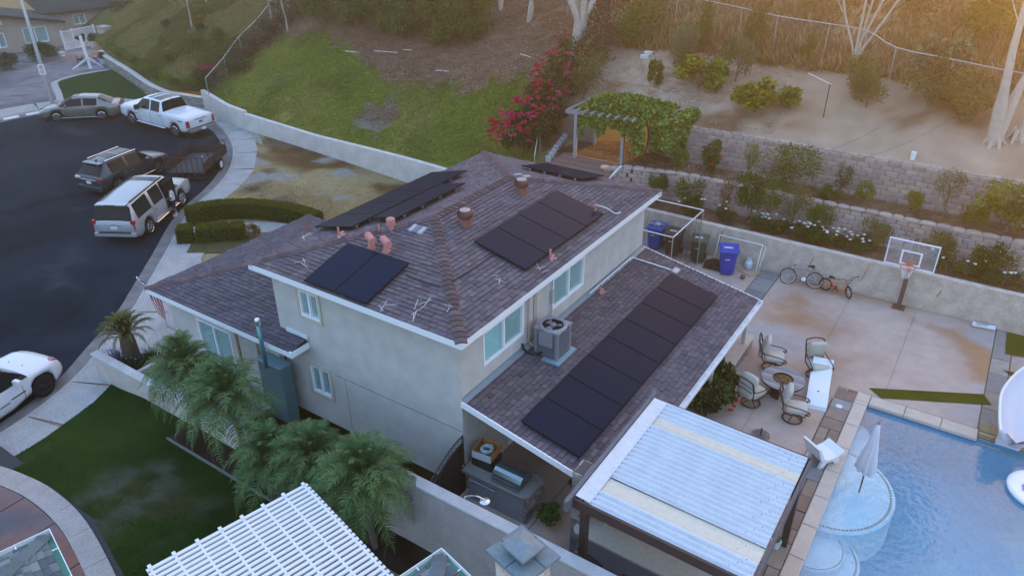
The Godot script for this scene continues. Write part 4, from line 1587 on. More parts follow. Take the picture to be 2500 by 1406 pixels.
	for i in 14:
		var t := (i + .5) / 14.0
		var c := v3(lerpf(-1.82, -.1, t), 1.04 + .75 * sin(t * PI / 2), .05)
		var sc := mk()
		var pts := []
		for k in 10:
			var a := k * .75
			pts.append(c + v3(cos(a), sin(a), 0) * (.085 - .007 * k))
		tube(sc, pts, .008, 4)
		obj("scroll", sc, iron, gate)
	for i in 9:
		var p := mk()
		var x := -1.72 + i * .19
		span(p, v3(x, .08, .058), v3(x + .02, 1.0 + .75 * sin((x + 1.82) / 1.72 * PI / 2), .075))
		obj("slat", p, iron, gate)
	st = mk()
	lathe(st, [v2(.012, -.03), v2(.03, .0), v2(.012, .03)], 8, v3(-.2, 1.0, .1))
	obj("handle", st, mat(.5, .5, .5, .3, .8), gate)
	# chain-link fences
	chain_fence("chain_link_fence", "sagging chain link fence along the top of the sunlit garden slope", [[29.3, -14.0], [28.9, -7.0], [28.3, -3.2], [27.9, -1.2], [27.6, 1.3], [27.3, 3.1], [26.4, 4.6], [26.0, 7.0], [25.6, 9.6], [25.4, 13]], 1.5)
	chain_fence("chain_link_fence", "rusty chain link fence climbing the grassy slope beside the dark brush", [[18.3, -34.9], [20.4, -35.5], [22.3, -36.0], [24.4, -36.3], [26.6, -37.0], [29.0, -38.0]], 1.35)
	chain_fence("chain_link_fence", "leaning wire fence posts along the foot of the bougainvillea", [[17.6, -8.9], [19.2, -9.6], [21.4, -10.1], [23.6, -10.9]], 1.3)

func chain_fence(called: String, label: String, pts: Array, h: float) -> void:
	var f := thing(called, label, "fence")
	var top := []
	for p in pts:
		var y := hill_y(p[0], p[1])
		var base := v3(p[0], y - .2, p[1])
		var lean := v3(rng.randf_range(-.05, .05), h, rng.randf_range(-.05, .05))
		var st := mk()
		tube(st, [base, base + lean + UP * .2], .026, 6)
		obj("post", st, mat(.36, .37, .37, .5, .4), f)
		top.append(base + lean + UP * .2)
	var r := mk()
	tube(r, curve(top, 3), .022, 5)
	obj("top_rail", r, mat(.50, .49, .46, .5, .3), f)
	# the wire mesh: crossing strands
	var s := Soup.new()
	for i in top.size() - 1:
		var a: Vector3 = top[i]
		var b: Vector3 = top[i + 1]
		var n := int(a.distance_to(b) / .16)
		for k in n:
			for dirn in [-1, 1]:
				var t0 := (k + .5) / float(n)
				var t1: float = t0 + dirn * (h * .8 / a.distance_to(b))
				var p0 := a.lerp(b, t0)
				var e := clampf(t1, .0, 1.0)
				var p1 := a.lerp(b, e) - UP * h * absf((e - t0) / (t1 - t0))
				var w := v3(0, .005, 0)
				var u := (b - a).normalized() * .004
				s.quad(p0 - u + w, p0 + u + w, p1 + u, p1 - u, Color(.3, .3, .3))
	stuff(obj("wire_mesh", s.mesh(), tint("wire", .6, .3), f))

# ---------- things round the pool and patio ----------
func wood(key: String, a: Color, b: Color) -> StandardMaterial3D:
	return grain(key, a, b, .5, 2, .8, .8, .3, false, .02)

func patio_chair() -> Node3D:
	var t := thing("swivel_chair", "", "chair")
	var metal := mat(.055, .038, .032, .45, .4)
	var cloth := grain("cushion", Color(.42, .385, .325), Color(.52, .48, .41), .25, 0, 1, .95, .2)
	var soft := func(c: Vector3, s: Vector3, b: Basis) -> SurfaceTool:
		var st := mk()
		var rings := []
		for k in [[-.5, .86], [-.32, 1.0], [.32, 1.0], [.5, .86]]:
			var ring := []
			for i in 16:
				var a := -TAU * i / 16
				var px := signf(cos(a)) * pow(absf(cos(a)), .35) * s.x / 2
				var pz := signf(sin(a)) * pow(absf(sin(a)), .35) * s.z / 2
				ring.append(c + b * v3(px * k[1], s.y * k[0], pz * k[1]))
			rings.append(ring)
		loft(st, rings)
		return smooth(st)
	obj("seat_cushion", soft.call(v3(0, .45, .04), v3(.60, .15, .64), Basis(Vector3.RIGHT, -.05)), cloth, t)
	var lean := Basis(Vector3.RIGHT, -1.25)
	obj("back_cushion", soft.call(v3(0, .80, -.30), v3(.58, .15, .76), lean), cloth, t)
	for sx in [-1, 1]:
		var a := mk()
		tube(a, curve([v3(sx * .31, 1.06, -.46), v3(sx * .31, .72, -.34), v3(sx * .33, .66, -.1), v3(sx * .34, .63, .2), v3(sx * .34, .56, .4), v3(sx * .34, .47, .41), v3(sx * .34, .46, .33), v3(sx * .34, .51, .32)], 4), .018, 6)
		obj("arm", a, metal, t)
		a = mk()
		tube(a, curve([v3(sx * .29, 1.1, -.49), v3(sx * .29, .7, -.36), v3(sx * .28, .36, -.26), v3(sx * .28, .34, .3)], 4), .02, 6)
		tube(a, [v3(sx * .34, .56, .38), v3(sx * .28, .34, .3)], .016, 5)
		obj("side_frame", a, metal, t)
	var f := mk()
	tube(f, curve([v3(-.29, 1.1, -.49), v3(0, 1.15, -.51), v3(.29, 1.1, -.49)], 4), .024, 6)
	for k in 3: tube(f, curve([v3(-.27 + .0 * k, .5 + k * .2, -.36 - k * .06), v3(0, .56 + k * .2, -.40 - k * .06), v3(.27, .5 + k * .2, -.36 - k * .06)], 4), .012, 5)
	obj("back_frame", f, metal, t)
	f = mk()
	var ring := []
	for i in 21: ring.append(v3(cos(TAU * i / 20) * .29, .03, sin(TAU * i / 20) * .29))
	tube(f, ring, .022, 6)
	for i in 4:
		var a := TAU * i / 4 + .4
		tube(f, curve([v3(cos(a) * .29, .03, sin(a) * .29), v3(cos(a) * .16, .12, sin(a) * .16), v3(0, .22, 0)], 3), .016, 5)
	tube(f, [v3(0, .2, 0), v3(0, .36, 0)], .05, 8)
	obj("swivel_base", f, metal, t)
	return t

func bicycle(label: String, at: Vector3, turn: float, lean: float, wr: float, base: float, frame_m: Material, tyre_m: Material, steer: float, bmx: bool) -> void:
	var t := thing("bicycle", label, "bicycle", at)
	t.basis = Basis(UP, turn) * Basis(Vector3.BACK, lean)
	var black := mat(.02, .018, .018, .7)
	var steel := mat(.5, .5, .52, .3, .8)
	var st_b := Basis(v3(0, .95, -.3).normalized(), steer)
	var head := v3(0, wr * 2.05 if bmx else wr * 2.0, base - .1)
	for k in 2:
		var c := v3(0, wr, 0) if k == 0 else v3(0, wr, base)
		var pivot := head
		var root := Node3D.new()
		root.name = "wheel"
		t.add_child(root, true)
		var tr := func(p: Vector3) -> Vector3: return p if k == 0 else pivot + st_b * (p - pivot)
		var ty := mk()
		var rim := mk()
		var p1 := []
		var p2 := []
		for i in 29:
			var a := TAU * i / 28
			p1.append(tr.call(c + v3(0, sin(a), cos(a)) * (wr - .02)))
			p2.append(tr.call(c + v3(0, sin(a), cos(a)) * (wr - .05)))
		tube(ty, p1, .024, 6, false)
		tube(rim, p2, .012, 5, false)
		obj("tyre", ty, tyre_m, root)
		obj("rim", rim, steel if not bmx else mat(.06, .06, .06, .4, .5), root)
		var sp := mk()
		for i in 14:
			var a := TAU * i / 14
			tube(sp, [tr.call(c + v3(.03 * (1 if i % 2 else -1), 0, 0)), tr.call(c + v3(0, sin(a), cos(a)) * (wr - .05))], .0025, 3)
		tube(sp, [tr.call(c + v3(-.05, 0, 0)), tr.call(c + v3(.05, 0, 0))], .025, 8)
		obj("spokes", sp, steel, root)
	var f := mk()
	var bb := v3(0, wr * .9, base * .42)
	var seat := v3(0, wr * (1.75 if bmx else 2.1), base * .27)
	var hb := head - v3(0, .1, -.03)
	for q in [[bb, seat], [seat, head], [bb, hb], [bb + v3(.04, 0, 0), v3(.06, wr, 0)], [bb - v3(.04, 0, 0), v3(-.06, wr, 0)], [seat + v3(.03, 0, 0), v3(.06, wr, 0)], [seat - v3(.03, 0, 0), v3(-.06, wr, 0)], [head + v3(0, .04, -.01), hb]]:
		tube(f, [q[0], q[1]], .018, 6)
	obj("frame", f, frame_m, t)
	var k := mk()
	var tr2 := func(p: Vector3) -> Vector3: return head + st_b * (p - head)
	for sx in [-1, 1]: tube(k, [hb + st_b * v3(sx * .05, 0, 0), tr2.call(v3(sx * .055, wr, base))], .014, 5)
	tube(k, [hb + st_b * v3(-.055, 0, 0), hb + st_b * v3(.055, 0, 0)], .016, 5)
	obj("fork", k, black if bmx else frame_m, t)
	k = mk()
	if bmx:
		tube(k, [head, tr2.call(head + v3(0, .08, 0))], .018, 6)
		for sx in [-1, 1]: tube(k, curve([tr2.call(head + v3(0, .08, .03)), tr2.call(head + v3(sx * .1, .12, .03)), tr2.call(head + v3(sx * .14, .27, .02)), tr2.call(head + v3(sx * .33, .28, -.03))], 4), .012, 5)
		tube(k, [tr2.call(head + v3(-.12, .21, .02)), tr2.call(head + v3(.12, .21, .02))], .01, 5)
	else:
		tube(k, [head, tr2.call(head + v3(0, .1, .04))], .016, 6)
		tube(k, curve([tr2.call(head + v3(-.3, .12, .0)), tr2.call(head + v3(0, .1, .05)), tr2.call(head + v3(.3, .12, .0))], 4), .013, 5)
	obj("handlebar", k, black if bmx else steel, t)
	k = mk()
	for sx in [-1, 1]:
		var p: Vector3 = tr2.call(head + (v3(sx * .33, .28, -.03) if bmx else v3(sx * .3, .12, .0)))
		tube(k, [p, p + st_b * v3(sx * .1, .0, -.02)], .019, 6)
	obj("grips", k, black, t)
	k = mk()
	tube(k, [seat, seat + v3(0, .14, -.04)], .013, 6)
	obj("seat_post", k, steel, t)
	k = mk()
	var sp0 := seat + v3(0, .16, -.05)
	loft(k, [ring_at(sp0 + v3(0, 0, -.12), Vector3.BACK, .07, 8), ring_at(sp0 + v3(0, .01, -.02), Vector3.BACK, .06, 8), ring_at(sp0 + v3(0, 0, .14), Vector3.BACK, .02, 8)])
	obj("saddle", smooth(k), black, t)
	k = mk()
	tube(k, [bb + v3(-.07, 0, 0), bb + v3(.07, 0, 0)], .03, 8)
	lathe(k, [v2(.085, -.004), v2(.085, .004)], 16, bb + v3(.06, 0, 0), Basis(Vector3.BACK, PI / 2))
	tube(k, [bb + v3(.07, 0, 0), bb + v3(.08, -.12, .1)], .01, 4)
	tube(k, [bb - v3(.07, 0, 0), bb + v3(-.08, .12, -.1)], .01, 4)
	obj("crank", k, steel if not bmx else black, t)
	for s in [[v3(.13, -.12, .1)], [v3(-.13, .12, -.1)]]:
		k = mk()
		box(k, bb + s[0], v3(.09, .02, .06))
		obj("pedal", k, black, t)
	if bmx:
		k = mk()
		tube(k, [bb + v3(-.05, 0, -.05), bb + v3(-.22, -wr * .85, .02)], .008, 4)
		obj("kickstand", k, black, t)

func wheelie_bin(label: String, at: Vector3, turn: float, m: Material, s := 1.0) -> void:
	var t := thing("wheeled_bin", label, "bin", at, turn, "wheeled bins by the concrete wall")
	t.scale = Vector3.ONE * s
	var b := mk()
	var rings := []
	for k in [[.08, .25, .27], [.12, .27, .3], [.95, .33, .37], [.97, .35, .39], [1.02, .35, .39]]:
		var ring := []
		for i in 16:
			var a := -TAU * (i + .5) / 16
			ring.append(v3(signf(cos(a)) * pow(absf(cos(a)), .4) * k[1], k[0], signf(sin(a)) * pow(absf(sin(a)), .4) * k[2]))
		rings.append(ring)
	loft(b, rings)
	obj("body", b, m, t)
	b = mk()
	slab(b, v3(-.37, 1.03, -.43), v3(.37, 1.10, .42), .05)
	obj("lid", b, m, t)
	b = mk()
	tube(b, [v3(-.25, 1.03, -.46), v3(.25, 1.03, -.46)], .02, 6)
	obj("handle", b, m, t)
	for sx in [-1, 1]:
		b = mk()
		lathe(b, [v2(.02, -.035), v2(.13, -.035), v2(.13, .035), v2(.02, .035)], 14, v3(sx * .29, .13, -.31), Basis(Vector3.BACK, PI / 2))
		obj("wheel", b, mat(.03, .03, .03), t)
	b = mk()
	span(b, v3(-.13, .71, .352), v3(.05, .74, .366))
	span(b, v3(-.2, 1.1, -.02), v3(.12, 1.104, .05))
	span(b, v3(-.2, 1.1, .08), v3(.12, 1.104, .11))
	obj("label_plate", b, mat(.6, .62, .65), t)

func pavilion() -> void:
	var t := thing("metal_roof_pavilion", "pavilion with white corrugated metal roof, two cream strips and dark brown beams by the pool", "pavilion")
	var brown := mat(.05, .030, .026, .7)
	var yh := func(z: float) -> float: return 2.80 - .03 * (z - 3.88)
	var white := grain("corr", Color(.50, .53, .56), Color(.64, .67, .70), .9, 2.5, .84, .5)
	# corrugated sheets, about a metre wide each; the two narrow cream strips are flat
	var prof := func(x0: float, x1: float, z0: float, z1: float, name: String, m: Material, amp: float) -> void:
		var st := mk()
		var n := int((x1 - x0) / .012)
		for i in n:
			var xa := lerpf(x0, x1, i / float(n))
			var xb := lerpf(x0, x1, (i + 1) / float(n))
			var f := func(x: float) -> float:
				var p := fposmod(x, .165) / .165
				return amp * maxf(.0, sin(PI * clampf(p / .62, 0, 1)))
			var ya: float = f.call(xa)
			var yb: float = f.call(xb)
			quad(st, v3(xa, yh.call(z1) + ya, z1), v3(xb, yh.call(z1) + yb, z1), v3(xb, yh.call(z0) + yb, z0), v3(xa, yh.call(z0) + ya, z0))
			quad(st, v3(xa, yh.call(z1) - .008, z1), v3(xb, yh.call(z1) - .008, z1), v3(xb, yh.call(z1) + yb, z1), v3(xa, yh.call(z1) + ya, z1))
		obj(name, st, m, t)
	var edges := [-1.2, -.68, -.26, .45, 1.17, 1.87, 2.28, 2.86]
	for i in 7:
		if i == 1 or i == 5:
			prof.call(edges[i], edges[i + 1], 4.16, 7.76, "cream_sheet", grain("creams", Color(.55, .51, .41), Color(.66, .62, .51), .7, 1.5, .85, .6), .012)
		else:
			prof.call(edges[i], edges[i + 1], 4.16, 7.76, "roof_sheet", white, .062)
	var st := mk()
	quad(st, v3(-1.2, yh.call(4.3) + .05, 4.30), v3(2.86, yh.call(4.3) + .05, 4.30), v3(2.86, yh.call(3.95) + .07, 3.95), v3(-1.2, yh.call(3.95) + .07, 3.95))
	quad(st, v3(-1.2, yh.call(4.3) + .02, 4.302), v3(2.86, yh.call(4.3) + .02, 4.302), v3(2.86, yh.call(4.3) + .05, 4.30), v3(-1.2, yh.call(4.3) + .05, 4.30))
	obj("flashing", st, white, t)
	st = mk()
	span(st, v3(-1.5, 2.62, 3.84), v3(3.08, 2.90, 3.93))
	obj("beam", st, wood("greybeam", Color(.10, .10, .115), Color(.17, .17, .185)), t)
	for x in [-1.245, 2.90]:
		st = mk()
		bar(st, v3(x, 2.70, 3.94), v3(x, 2.60, 7.84), .07, .24)
		obj("beam", st, brown, t)
	st = mk()
	span(st, v3(-1.28, 2.48, 7.80), v3(2.94, 2.70, 7.86))
	obj("beam", st, mat(.075, .07, .085, .6), t)
	for i in 30:
		st = mk()
		lathe(st, [v2(.012, 0), v2(.008, .014)], 6, v3(-1.105 + i * .165 if i < 24 else 2.7, yh.call(7.3) + .06, 7.3 + (i % 3) * .12))
		obj("screw", st, mat(.12, .12, .13), t)
	for p in [[-1.1, 7.7], [2.75, 7.7], [2.75, 4.1], [-1.0, 4.1]]:
		st = mk()
		span(st, v3(p[0] - .08, 0, p[1] - .08), v3(p[0] + .08, 2.6, p[1] + .08))
		obj("post", st, brown, t)
	# stone faced pillar and bar under its eave
	var bar_ := thing("bar_counter", "bar counter with pale rough stone top on a stacked stone base under the metal roof", "counter")
	st = mk()
	var top := []
	for k in [[-.62, 3.66], [-.5, 3.58], [-.08, 3.6], [-.02, 3.72], [-.02, 7.5], [-.66, 7.5]]: top.append(v2(k[0], k[1]))
	prism(st, top, 1.03, 1.09)
	obj("top", st, grain("barstone", Color(.36, .35, .30), Color(.62, .60, .53), .5, 1.2, .8, .5, .4), bar_)
	st = mk()
	span(st, v3(-.42, 0, 3.75), v3(-.15, 1.03, 7.4))
	obj("base", st, mat(.22, .22, .23), bar_)
	ledger(bar_, v3(-.35, 0, 3.42), v3(.15, 2.6, 3.7), .09)
	for k in 2:
		var c := thing("bar_stool", ["dark wrought iron bar stool with curved back, nearer the stone pillar", "dark wrought iron bar stool nearer the pool end of the bar"][k], "stool", v3(-.95, 0, 4.25 + k * 1.0), 1.3 + k * .4, "stools at the bar")
		var iron := mat(.02, .018, .018, .5)
		st = mk()
		slab(st, v3(-.22, .66, -.22), v3(.22, .72, .22), .03)
		obj("seat", st, mat(.05, .04, .038), c)
		for q in [[-1, -1], [-1, 1], [1, -1], [1, 1]]:
			st = mk()
			tube(st, [v3(q[0] * .18, .66, q[1] * .18), v3(q[0] * .23, 0, q[1] * .23)], .014, 5)
			obj("leg", st, iron, c)
		st = mk()
		for sx in [-1, 0, 1]: tube(st, curve([v3(sx * .17, .68, -.2), v3(sx * .2, .9, -.24), v3(sx * .15, 1.12, -.3)], 3), .012, 5)
		tube(st, curve([v3(-.16, 1.12, -.3), v3(0, 1.2, -.31), v3(.16, 1.12, -.3)], 3), .018, 5)
		obj("back", st, iron, c)
	var pad := thing("tablet", "small pale tablet lying on the seat of the bar stool nearer the pool", "tablet", v3(-.95, .725, 5.25), .4)
	st = mk()
	span(st, v3(-.08, 0, -.06), v3(.08, .012, .06))
	obj("case", st, mat(.35, .45, .5, .3), pad)
	var tub := thing("plastic_tub", "bright blue plastic tub under the pavilion edge at the bottom of the picture", "tub", v3(-1.1, 0, 7.1))
	st = mk()
	lathe(st, [v2(.26, 0), v2(.34, .42), v2(.36, .44), v2(.32, .42), v2(.24, .05)], 20)
	obj("body", st, mat(.01, .14, .42, .4), tub)

# Courses of thin split stones over a box.
func ledger(parent: Node, lo: Vector3, hi: Vector3, h: float, tones := [Color(.22, .21, .19), Color(.30, .27, .23), Color(.17, .17, .17)]) -> void:
	var core := mk()
	span(core, lo + v3(.03, 0, .03), hi - v3(.03, 0, .03))
	obj("core", core, mat(.10, .09, .085), parent)
	var y := lo.y
	while y < hi.y - .01:
		var hh := minf(h * rng.randf_range(.7, 1.2), hi.y - y)
		for side in 4:
			var along: float = hi.x - lo.x if side < 2 else hi.z - lo.z
			var k := .0
			while k < along:
				var w := minf(rng.randf_range(.12, .32), along - k)
				var out := rng.randf_range(.0, .03)
				var st := mk()
				st.set_color(vary(tones[rng.randi() % tones.size()], .25))
				var a := Vector3.ZERO
				var b := Vector3.ZERO
				match side:
					0: a = v3(lo.x + k, y, hi.z - .035); b = v3(lo.x + k + w - .006, y + hh - .006, hi.z + out)
					1: a = v3(lo.x + k, y, lo.z - out); b = v3(lo.x + k + w - .006, y + hh - .006, lo.z + .035)
					2: a = v3(lo.x - out, y, lo.z + k); b = v3(lo.x + .035, y + hh - .006, lo.z + k + w - .006)
					3: a = v3(hi.x - .035, y, lo.z + k); b = v3(hi.x + out, y + hh - .006, lo.z + k + w - .006)
				span(st, a, b)
				obj("stone", st, tint(), parent)
				k += w
		y += hh

func neighbours() -> void:
	var e1 := v3(.9705, 0, .241)
	var e2 := v3(-.241, 0, .9705)
	# white lattice pergola
	var t := thing("lattice_pergola", "white slatted lattice patio cover between the palms and the lawn, bottom of the picture", "pergola")
	var white := mat(.64, .65, .67, .6)
	var p0 := v3(-3.94, 2.5, -1.38)
	var k := .0
	while k < 5.2:
		var st := mk()
		var a: Vector3 = p0 + e2 * k + UP * .05
		bar(st, a + e1 * .02, a - e1 * 3.5, .078, .045)
		obj("slat", st, white, t)
		k += .14
	for i in 8:
		var st := mk()
		var a: Vector3 = p0 - e1 * (.06 + i * .48)
		bar(st, a - e2 * .1, a + e2 * 5.2, .05, .13)
		obj("rafter", st, white, t)
		st = mk()
		box(st, a - e2 * .05 + UP * .07, v3(.07, .05, .1), Basis(e1, UP, e2))
		obj("end_cap", st, white, t)
	for i in 2:
		var st := mk()
		var a: Vector3 = p0 + e2 * (.35 + i * 3.2) - UP * .13
		bar(st, a, a - e1 * 3.5, .09, .15)
		obj("beam", st, white, t)
	for q in [[.2, .35], [3.2, .35], [.2, 3.55], [3.2, 3.55]]:
		var st := mk()
		var a: Vector3 = p0 - e1 * q[0] + e2 * q[1]
		bar(st, a - UP * .2, a - UP * 2.75, .1, .1)
		obj("post", st, white, t)
	# stone chimney with slate cap
	var c := thing("stone_chimney", "pale stone chimney with blue grey slate slab and rusty metal cover", "chimney", v3(-4.06, 0, 4.47))
	c.basis = Basis(e1, UP, e2)
	ledger(c, v3(-.31, 1.6, -.36), v3(.31, 4.08, .36), .07, [Color(.52, .47, .40), Color(.60, .53, .45), Color(.46, .40, .33), Color(.55, .45, .36)])
	var slate := grain("slate", Color(.12, .17, .20), Color(.22, .27, .29), .4, 1, .75, .7, .5)
	for q in [[-.44, -.09, -.5, .02], [-.085, .44, -.5, -.1], [-.44, .06, .025, .5], [.065, .44, -.095, .5]]:
		var st := mk()
		slab(st, v3(q[0] + .004, 4.08, q[2] + .004), v3(q[1] - .004, 4.14, q[3] - .004), .012)
		obj("slate_slab", st, slate, c)
	var st := mk()
	span(st, v3(-.18, 4.14, -.2), v3(.18, 4.3, .2))
	obj("flue_skirt", st, grain("rust", Color(.05, .03, .025), Color(.16, .07, .035), .3, 0, 1, .8), c)
	st = mk()
	var r := []
	for q in [[4.27, .26, .28], [4.32, .27, .29], [4.34, .26, .28], [4.42, .02, .10]]:
		r.append([v3(q[1], q[0], q[2]), v3(q[1], q[0], -q[2]), v3(-q[1], q[0], -q[2]), v3(-q[1], q[0], q[2])])
	loft(st, r)
	obj("cover", st, grain("slatecover", Color(.13, .18, .21), Color(.24, .28, .29), .4, 1, .7, .55), c)
	# two roof corners of the house the camera hangs over
	for i in 2:
		var at: Vector3 = [v3(-8.12, 3.0, -4.27), v3(-4.16, 3.0, 2.64)][i]
		var h := thing("neighbour_roof", ["corner of a grey shingled roof with green white gutter, bottom left of the picture", "small peak of a grey shingled roof with green white gutter beside the chimney"][i], "roof")
		var u := -e1
		var v := e2
		var s := .28
		var q := [at, at + u * 3.0, at + u * 3.0 + v * 3.0 + UP * s * 3, at + v * 3.0]
		var apex := at + u * 1.6 + v * 1.6 + UP * s * 1.6
		var b := mk()
		facing(b, at, at + u * 3.2, apex, UP)
		facing(b, at, at + v * 3.2, apex, UP)
		obj("decking", b, mat(.05, .06, .06), h)
		var cols := [Color(.10, .13, .14), Color(.14, .17, .175), Color(.08, .105, .115), Color(.17, .20, .20)]
		var sl := sqrt(1 + s * s)
		shingles(h, at, u, (v + UP * s) / sl, [v2(0, 0), v2(3.2, 0), v2(1.6, 1.6 * sl)], cols, 40)
		shingles(h, at, v, (u + UP * s) / sl, [v2(0, 0), v2(3.2, 0), v2(1.6, 1.6 * sl)], cols, 40)
		caps(h, at, apex, [Color(.11, .14, .15)], true)
		for d in [[u, v], [v, u]]:
			var g := mk()
			var o: Vector3 = -d[1] * .06
			bar(g, at + o * 2.0 - UP * .02 - d[0] * .12, at + o * 2.0 + d[0] * 3.2 - UP * .02, .015, .12)
			obj("gutter_lip", g, mat(.72, .74, .75), h)
			g = mk()
			bar(g, at + o - UP * .07, at + o + d[0] * 3.2 - UP * .07, .13, .02)
			obj("gutter_floor", g, mat(.13, .30, .20), h)
			for n in 3:
				g = mk()
				var pp: Vector3 = at + o + d[0] * (.5 + n * .9)
				bar(g, pp - d[1] * .06, pp + d[1] * .06, .02, .02)
				obj("strap", g, mat(.72, .74, .75), h)
		var w := mk()
		for d in [[u, v], [v, u]]:
			bar(w, at + u * .4 + v * .4 - UP * 1.8, at + u * .4 + v * .4 + d[0] * 2.6 - UP * 1.8, .15, 3.3)
		obj("wall", w, mats["stucco"], h)

func patio_things() -> void:
	var ch := patio_chair()
	ch.position = v3(10.1, 0, 5.15)
	ch.rotation.y = .25
	ch.set_meta("label", "beige cushioned swivel chair behind the fire pit, nearest the patio roof gutter")
	ch.set_meta("group", "swivel chairs round the fire pit")
	dup(ch, v3(10.45, 0, 6.5), -.95, "beige cushioned swivel chair half hidden behind the white lounger")
	dup(ch, v3(7.85, 0, 5.2), 1.2, "beige cushioned swivel chair showing its dark scrolled back to the camera")
	dup(ch, v3(7.78, 0, 6.5), .25, "beige cushioned swivel chair in front of the fire pit, turned towards the pool")
	# fire pit table
	var t := thing("fire_pit_table", "round grey weathered fire pit table filled with brown lava gravel", "table", v3(8.83, 0, 5.83))
	var plank := [wood("pl1", Color(.20, .18, .18), Color(.34, .31, .31)), wood("pl2", Color(.25, .23, .24), Color(.40, .38, .39)), wood("pl3", Color(.17, .14, .14), Color(.29, .25, .25))]
	for i in 10:   # planked top, a ring cut into boards
		var x0 := -.66 + i * .132
		var st := mk()
		var pts := []
		for k in 9:
			var x := lerpf(x0 + .002, x0 + .130, k / 8.0)
			pts.append(v2(x, sqrt(maxf(.0, .66 * .66 - x * x))))
		for sgn in [1, -1]:
			var outer := []
			for q in pts: outer.append(v2(q.x, q.y * sgn))
			var inn := []
			for q in pts: inn.append(v2(q.x, sgn * sqrt(maxf(.0, .31 * .31 - q.x * q.x))))
			inn.reverse()
			outer.append_array(inn)
			var clean := Geometry2D.offset_polygon(PackedVector2Array(outer), -.001)
			for pc in clean: prism(st, Array(pc), .55, .595)
		obj("board", st, plank[i % 3], t)
	var st := mk()
	lathe(st, [v2(.67, .54), v2(.67, .585), v2(.66, .59), v2(.655, .54)], 36, Vector3.ZERO, Basis.IDENTITY, false)
	lathe(st, [v2(.315, .53), v2(.315, .602), v2(.30, .602), v2(.30, .53)], 28, Vector3.ZERO, Basis.IDENTITY, false)
	obj("rim", st, mat(.035, .028, .025, .5, .4), t)
	st = mk()
	lathe(st, [v2(.36, 0), v2(.36, .06), v2(.3, .1), v2(.36, .54)], 24)
	obj("base", st, mat(.06, .045, .035), t)
	st = mk()
	lathe(st, [v2(.30, .50), v2(.30, .555), v2(.02, .56)], 20)
	obj("gravel_bed", st, mat(.09, .045, .02), t)
	var gs := Soup.new()
	for i in 420:
		var a := rng.randf() * TAU
		var c := v3(cos(a), 0, sin(a)) * sqrt(rng.randf()) * .285 + UP * .56
		var r := rng.randf_range(.008, .017)
		var col := vary([Color(.30, .17, .07), Color(.13, .07, .035), Color(.42, .28, .13)][rng.randi() % 3], .3)
		var v := []
		for q in 6: v.append(c + [Vector3.RIGHT, Vector3.UP, Vector3.BACK, Vector3.LEFT, Vector3.DOWN, Vector3.FORWARD][q] * r * rng.randf_range(.7, 1.3))
		for f in [[0, 1, 2], [2, 1, 3], [3, 1, 5], [5, 1, 0]]: gs.tri(v[f[0]], v[f[2]], v[f[1]], col)
	stuff(obj("lava_gravel", gs.mesh(), tint(), t))
	# white resin loungers
	var resin := mat(.70, .71, .72, .5)
	var l1 := thing("pool_lounger", "long white resin pool lounger between the fire pit and the pool", "lounger", v3(9.65, 0, 6.79), .17)
	st = mk()
	var prof := [v2(-1.05, .0), v2(-1.0, .12), v2(-.55, .30), v2(-.35, .22), v2(.1, .30), v2(1.0, .62), v2(1.04, .58), v2(.55, .36), v2(.5, .0), v2(.4, .0), v2(.3, .22), v2(-.3, .1), v2(-.75, .1), v2(-.9, .0)]
	extrude(st, prof, .62, Transform3D.IDENTITY)
	obj("shell", st, resin, l1)
	st = mk()
	box(st, v3(-.42, .262, 0), v3(.03, .012, .07))
	obj("drain_slot", st, mat(.03, .03, .03), l1)
	var l2 := thing("pool_chair", "low white resin pool chair with solid legs on the pool edge", "chair", v3(6.42, 0, 7.72), 2.55)
	st = mk()
	extrude(st, [v2(-.42, .42), v2(-.2, .30), v2(.12, .27), v2(.28, .34), v2(.52, .80), v2(.58, .78), v2(.38, .30), v2(.16, .20), v2(-.2, .23), v2(-.46, .36)], .62)
	obj("shell", smooth(st) if false else st, resin, l2)
	for sz in [-1, 1]:
		st = mk()
		extrude(st, [v2(-.32, .0), v2(-.2, .0), v2(-.06, .16), v2(.12, .16), v2(.26, .0), v2(.38, .0), v2(.30, .28), v2(-.28, .28)], .08, Transform3D(Basis.IDENTITY, v3(0, 0, sz * .25)))
		obj("leg", st, resin, l2)
	# umbrella base, empty
	var ub := thing("umbrella_base", "empty round cast iron umbrella base with scroll pattern on the patio", "umbrella base", v3(6.46, .0, 5.95))
	var iron := mat(.15, .125, .125, .5, .3)
	st = mk()
	for r in [.25, .17, .09]:
		var ring := []
		for i in 25: ring.append(v3(cos(TAU * i / 24) * r, .05 + .02 * (.25 - r), sin(TAU * i / 24) * r))
		tube(st, ring, .014, 5)
	obj("ring", st, iron, ub)
	for i in 12:
		st = mk()
		var a := TAU * i / 12
		tube(st, curve([v3(cos(a) * .06, .06, sin(a) * .06), v3(cos(a + .25) * .14, .06, sin(a + .25) * .14), v3(cos(a - .1) * .24, .045, sin(a - .1) * .24)], 3), .011, 4)
		obj("scroll", st, iron, ub)
	st = mk()
	tube(st, [v3(0, .0, 0), v3(0, .3, 0)], .024, 8)
	obj("socket", st, mat(.10, .05, .045, .5), ub)
	# closed umbrella standing on the shelf
	var um := thing("closed_umbrella", "closed white pool umbrella on a dark wooden pole standing in the shallow shelf", "umbrella", v3(6.1, -.38, 8.84))
	st = mk()
	tube(st, [v3(0, 0, 0), v3(0, 2.45, 0)], .022, 8)
	obj("pole", st, mat(.10, .028, .018, .5), um)
	var cl := mk()
	var rings := []
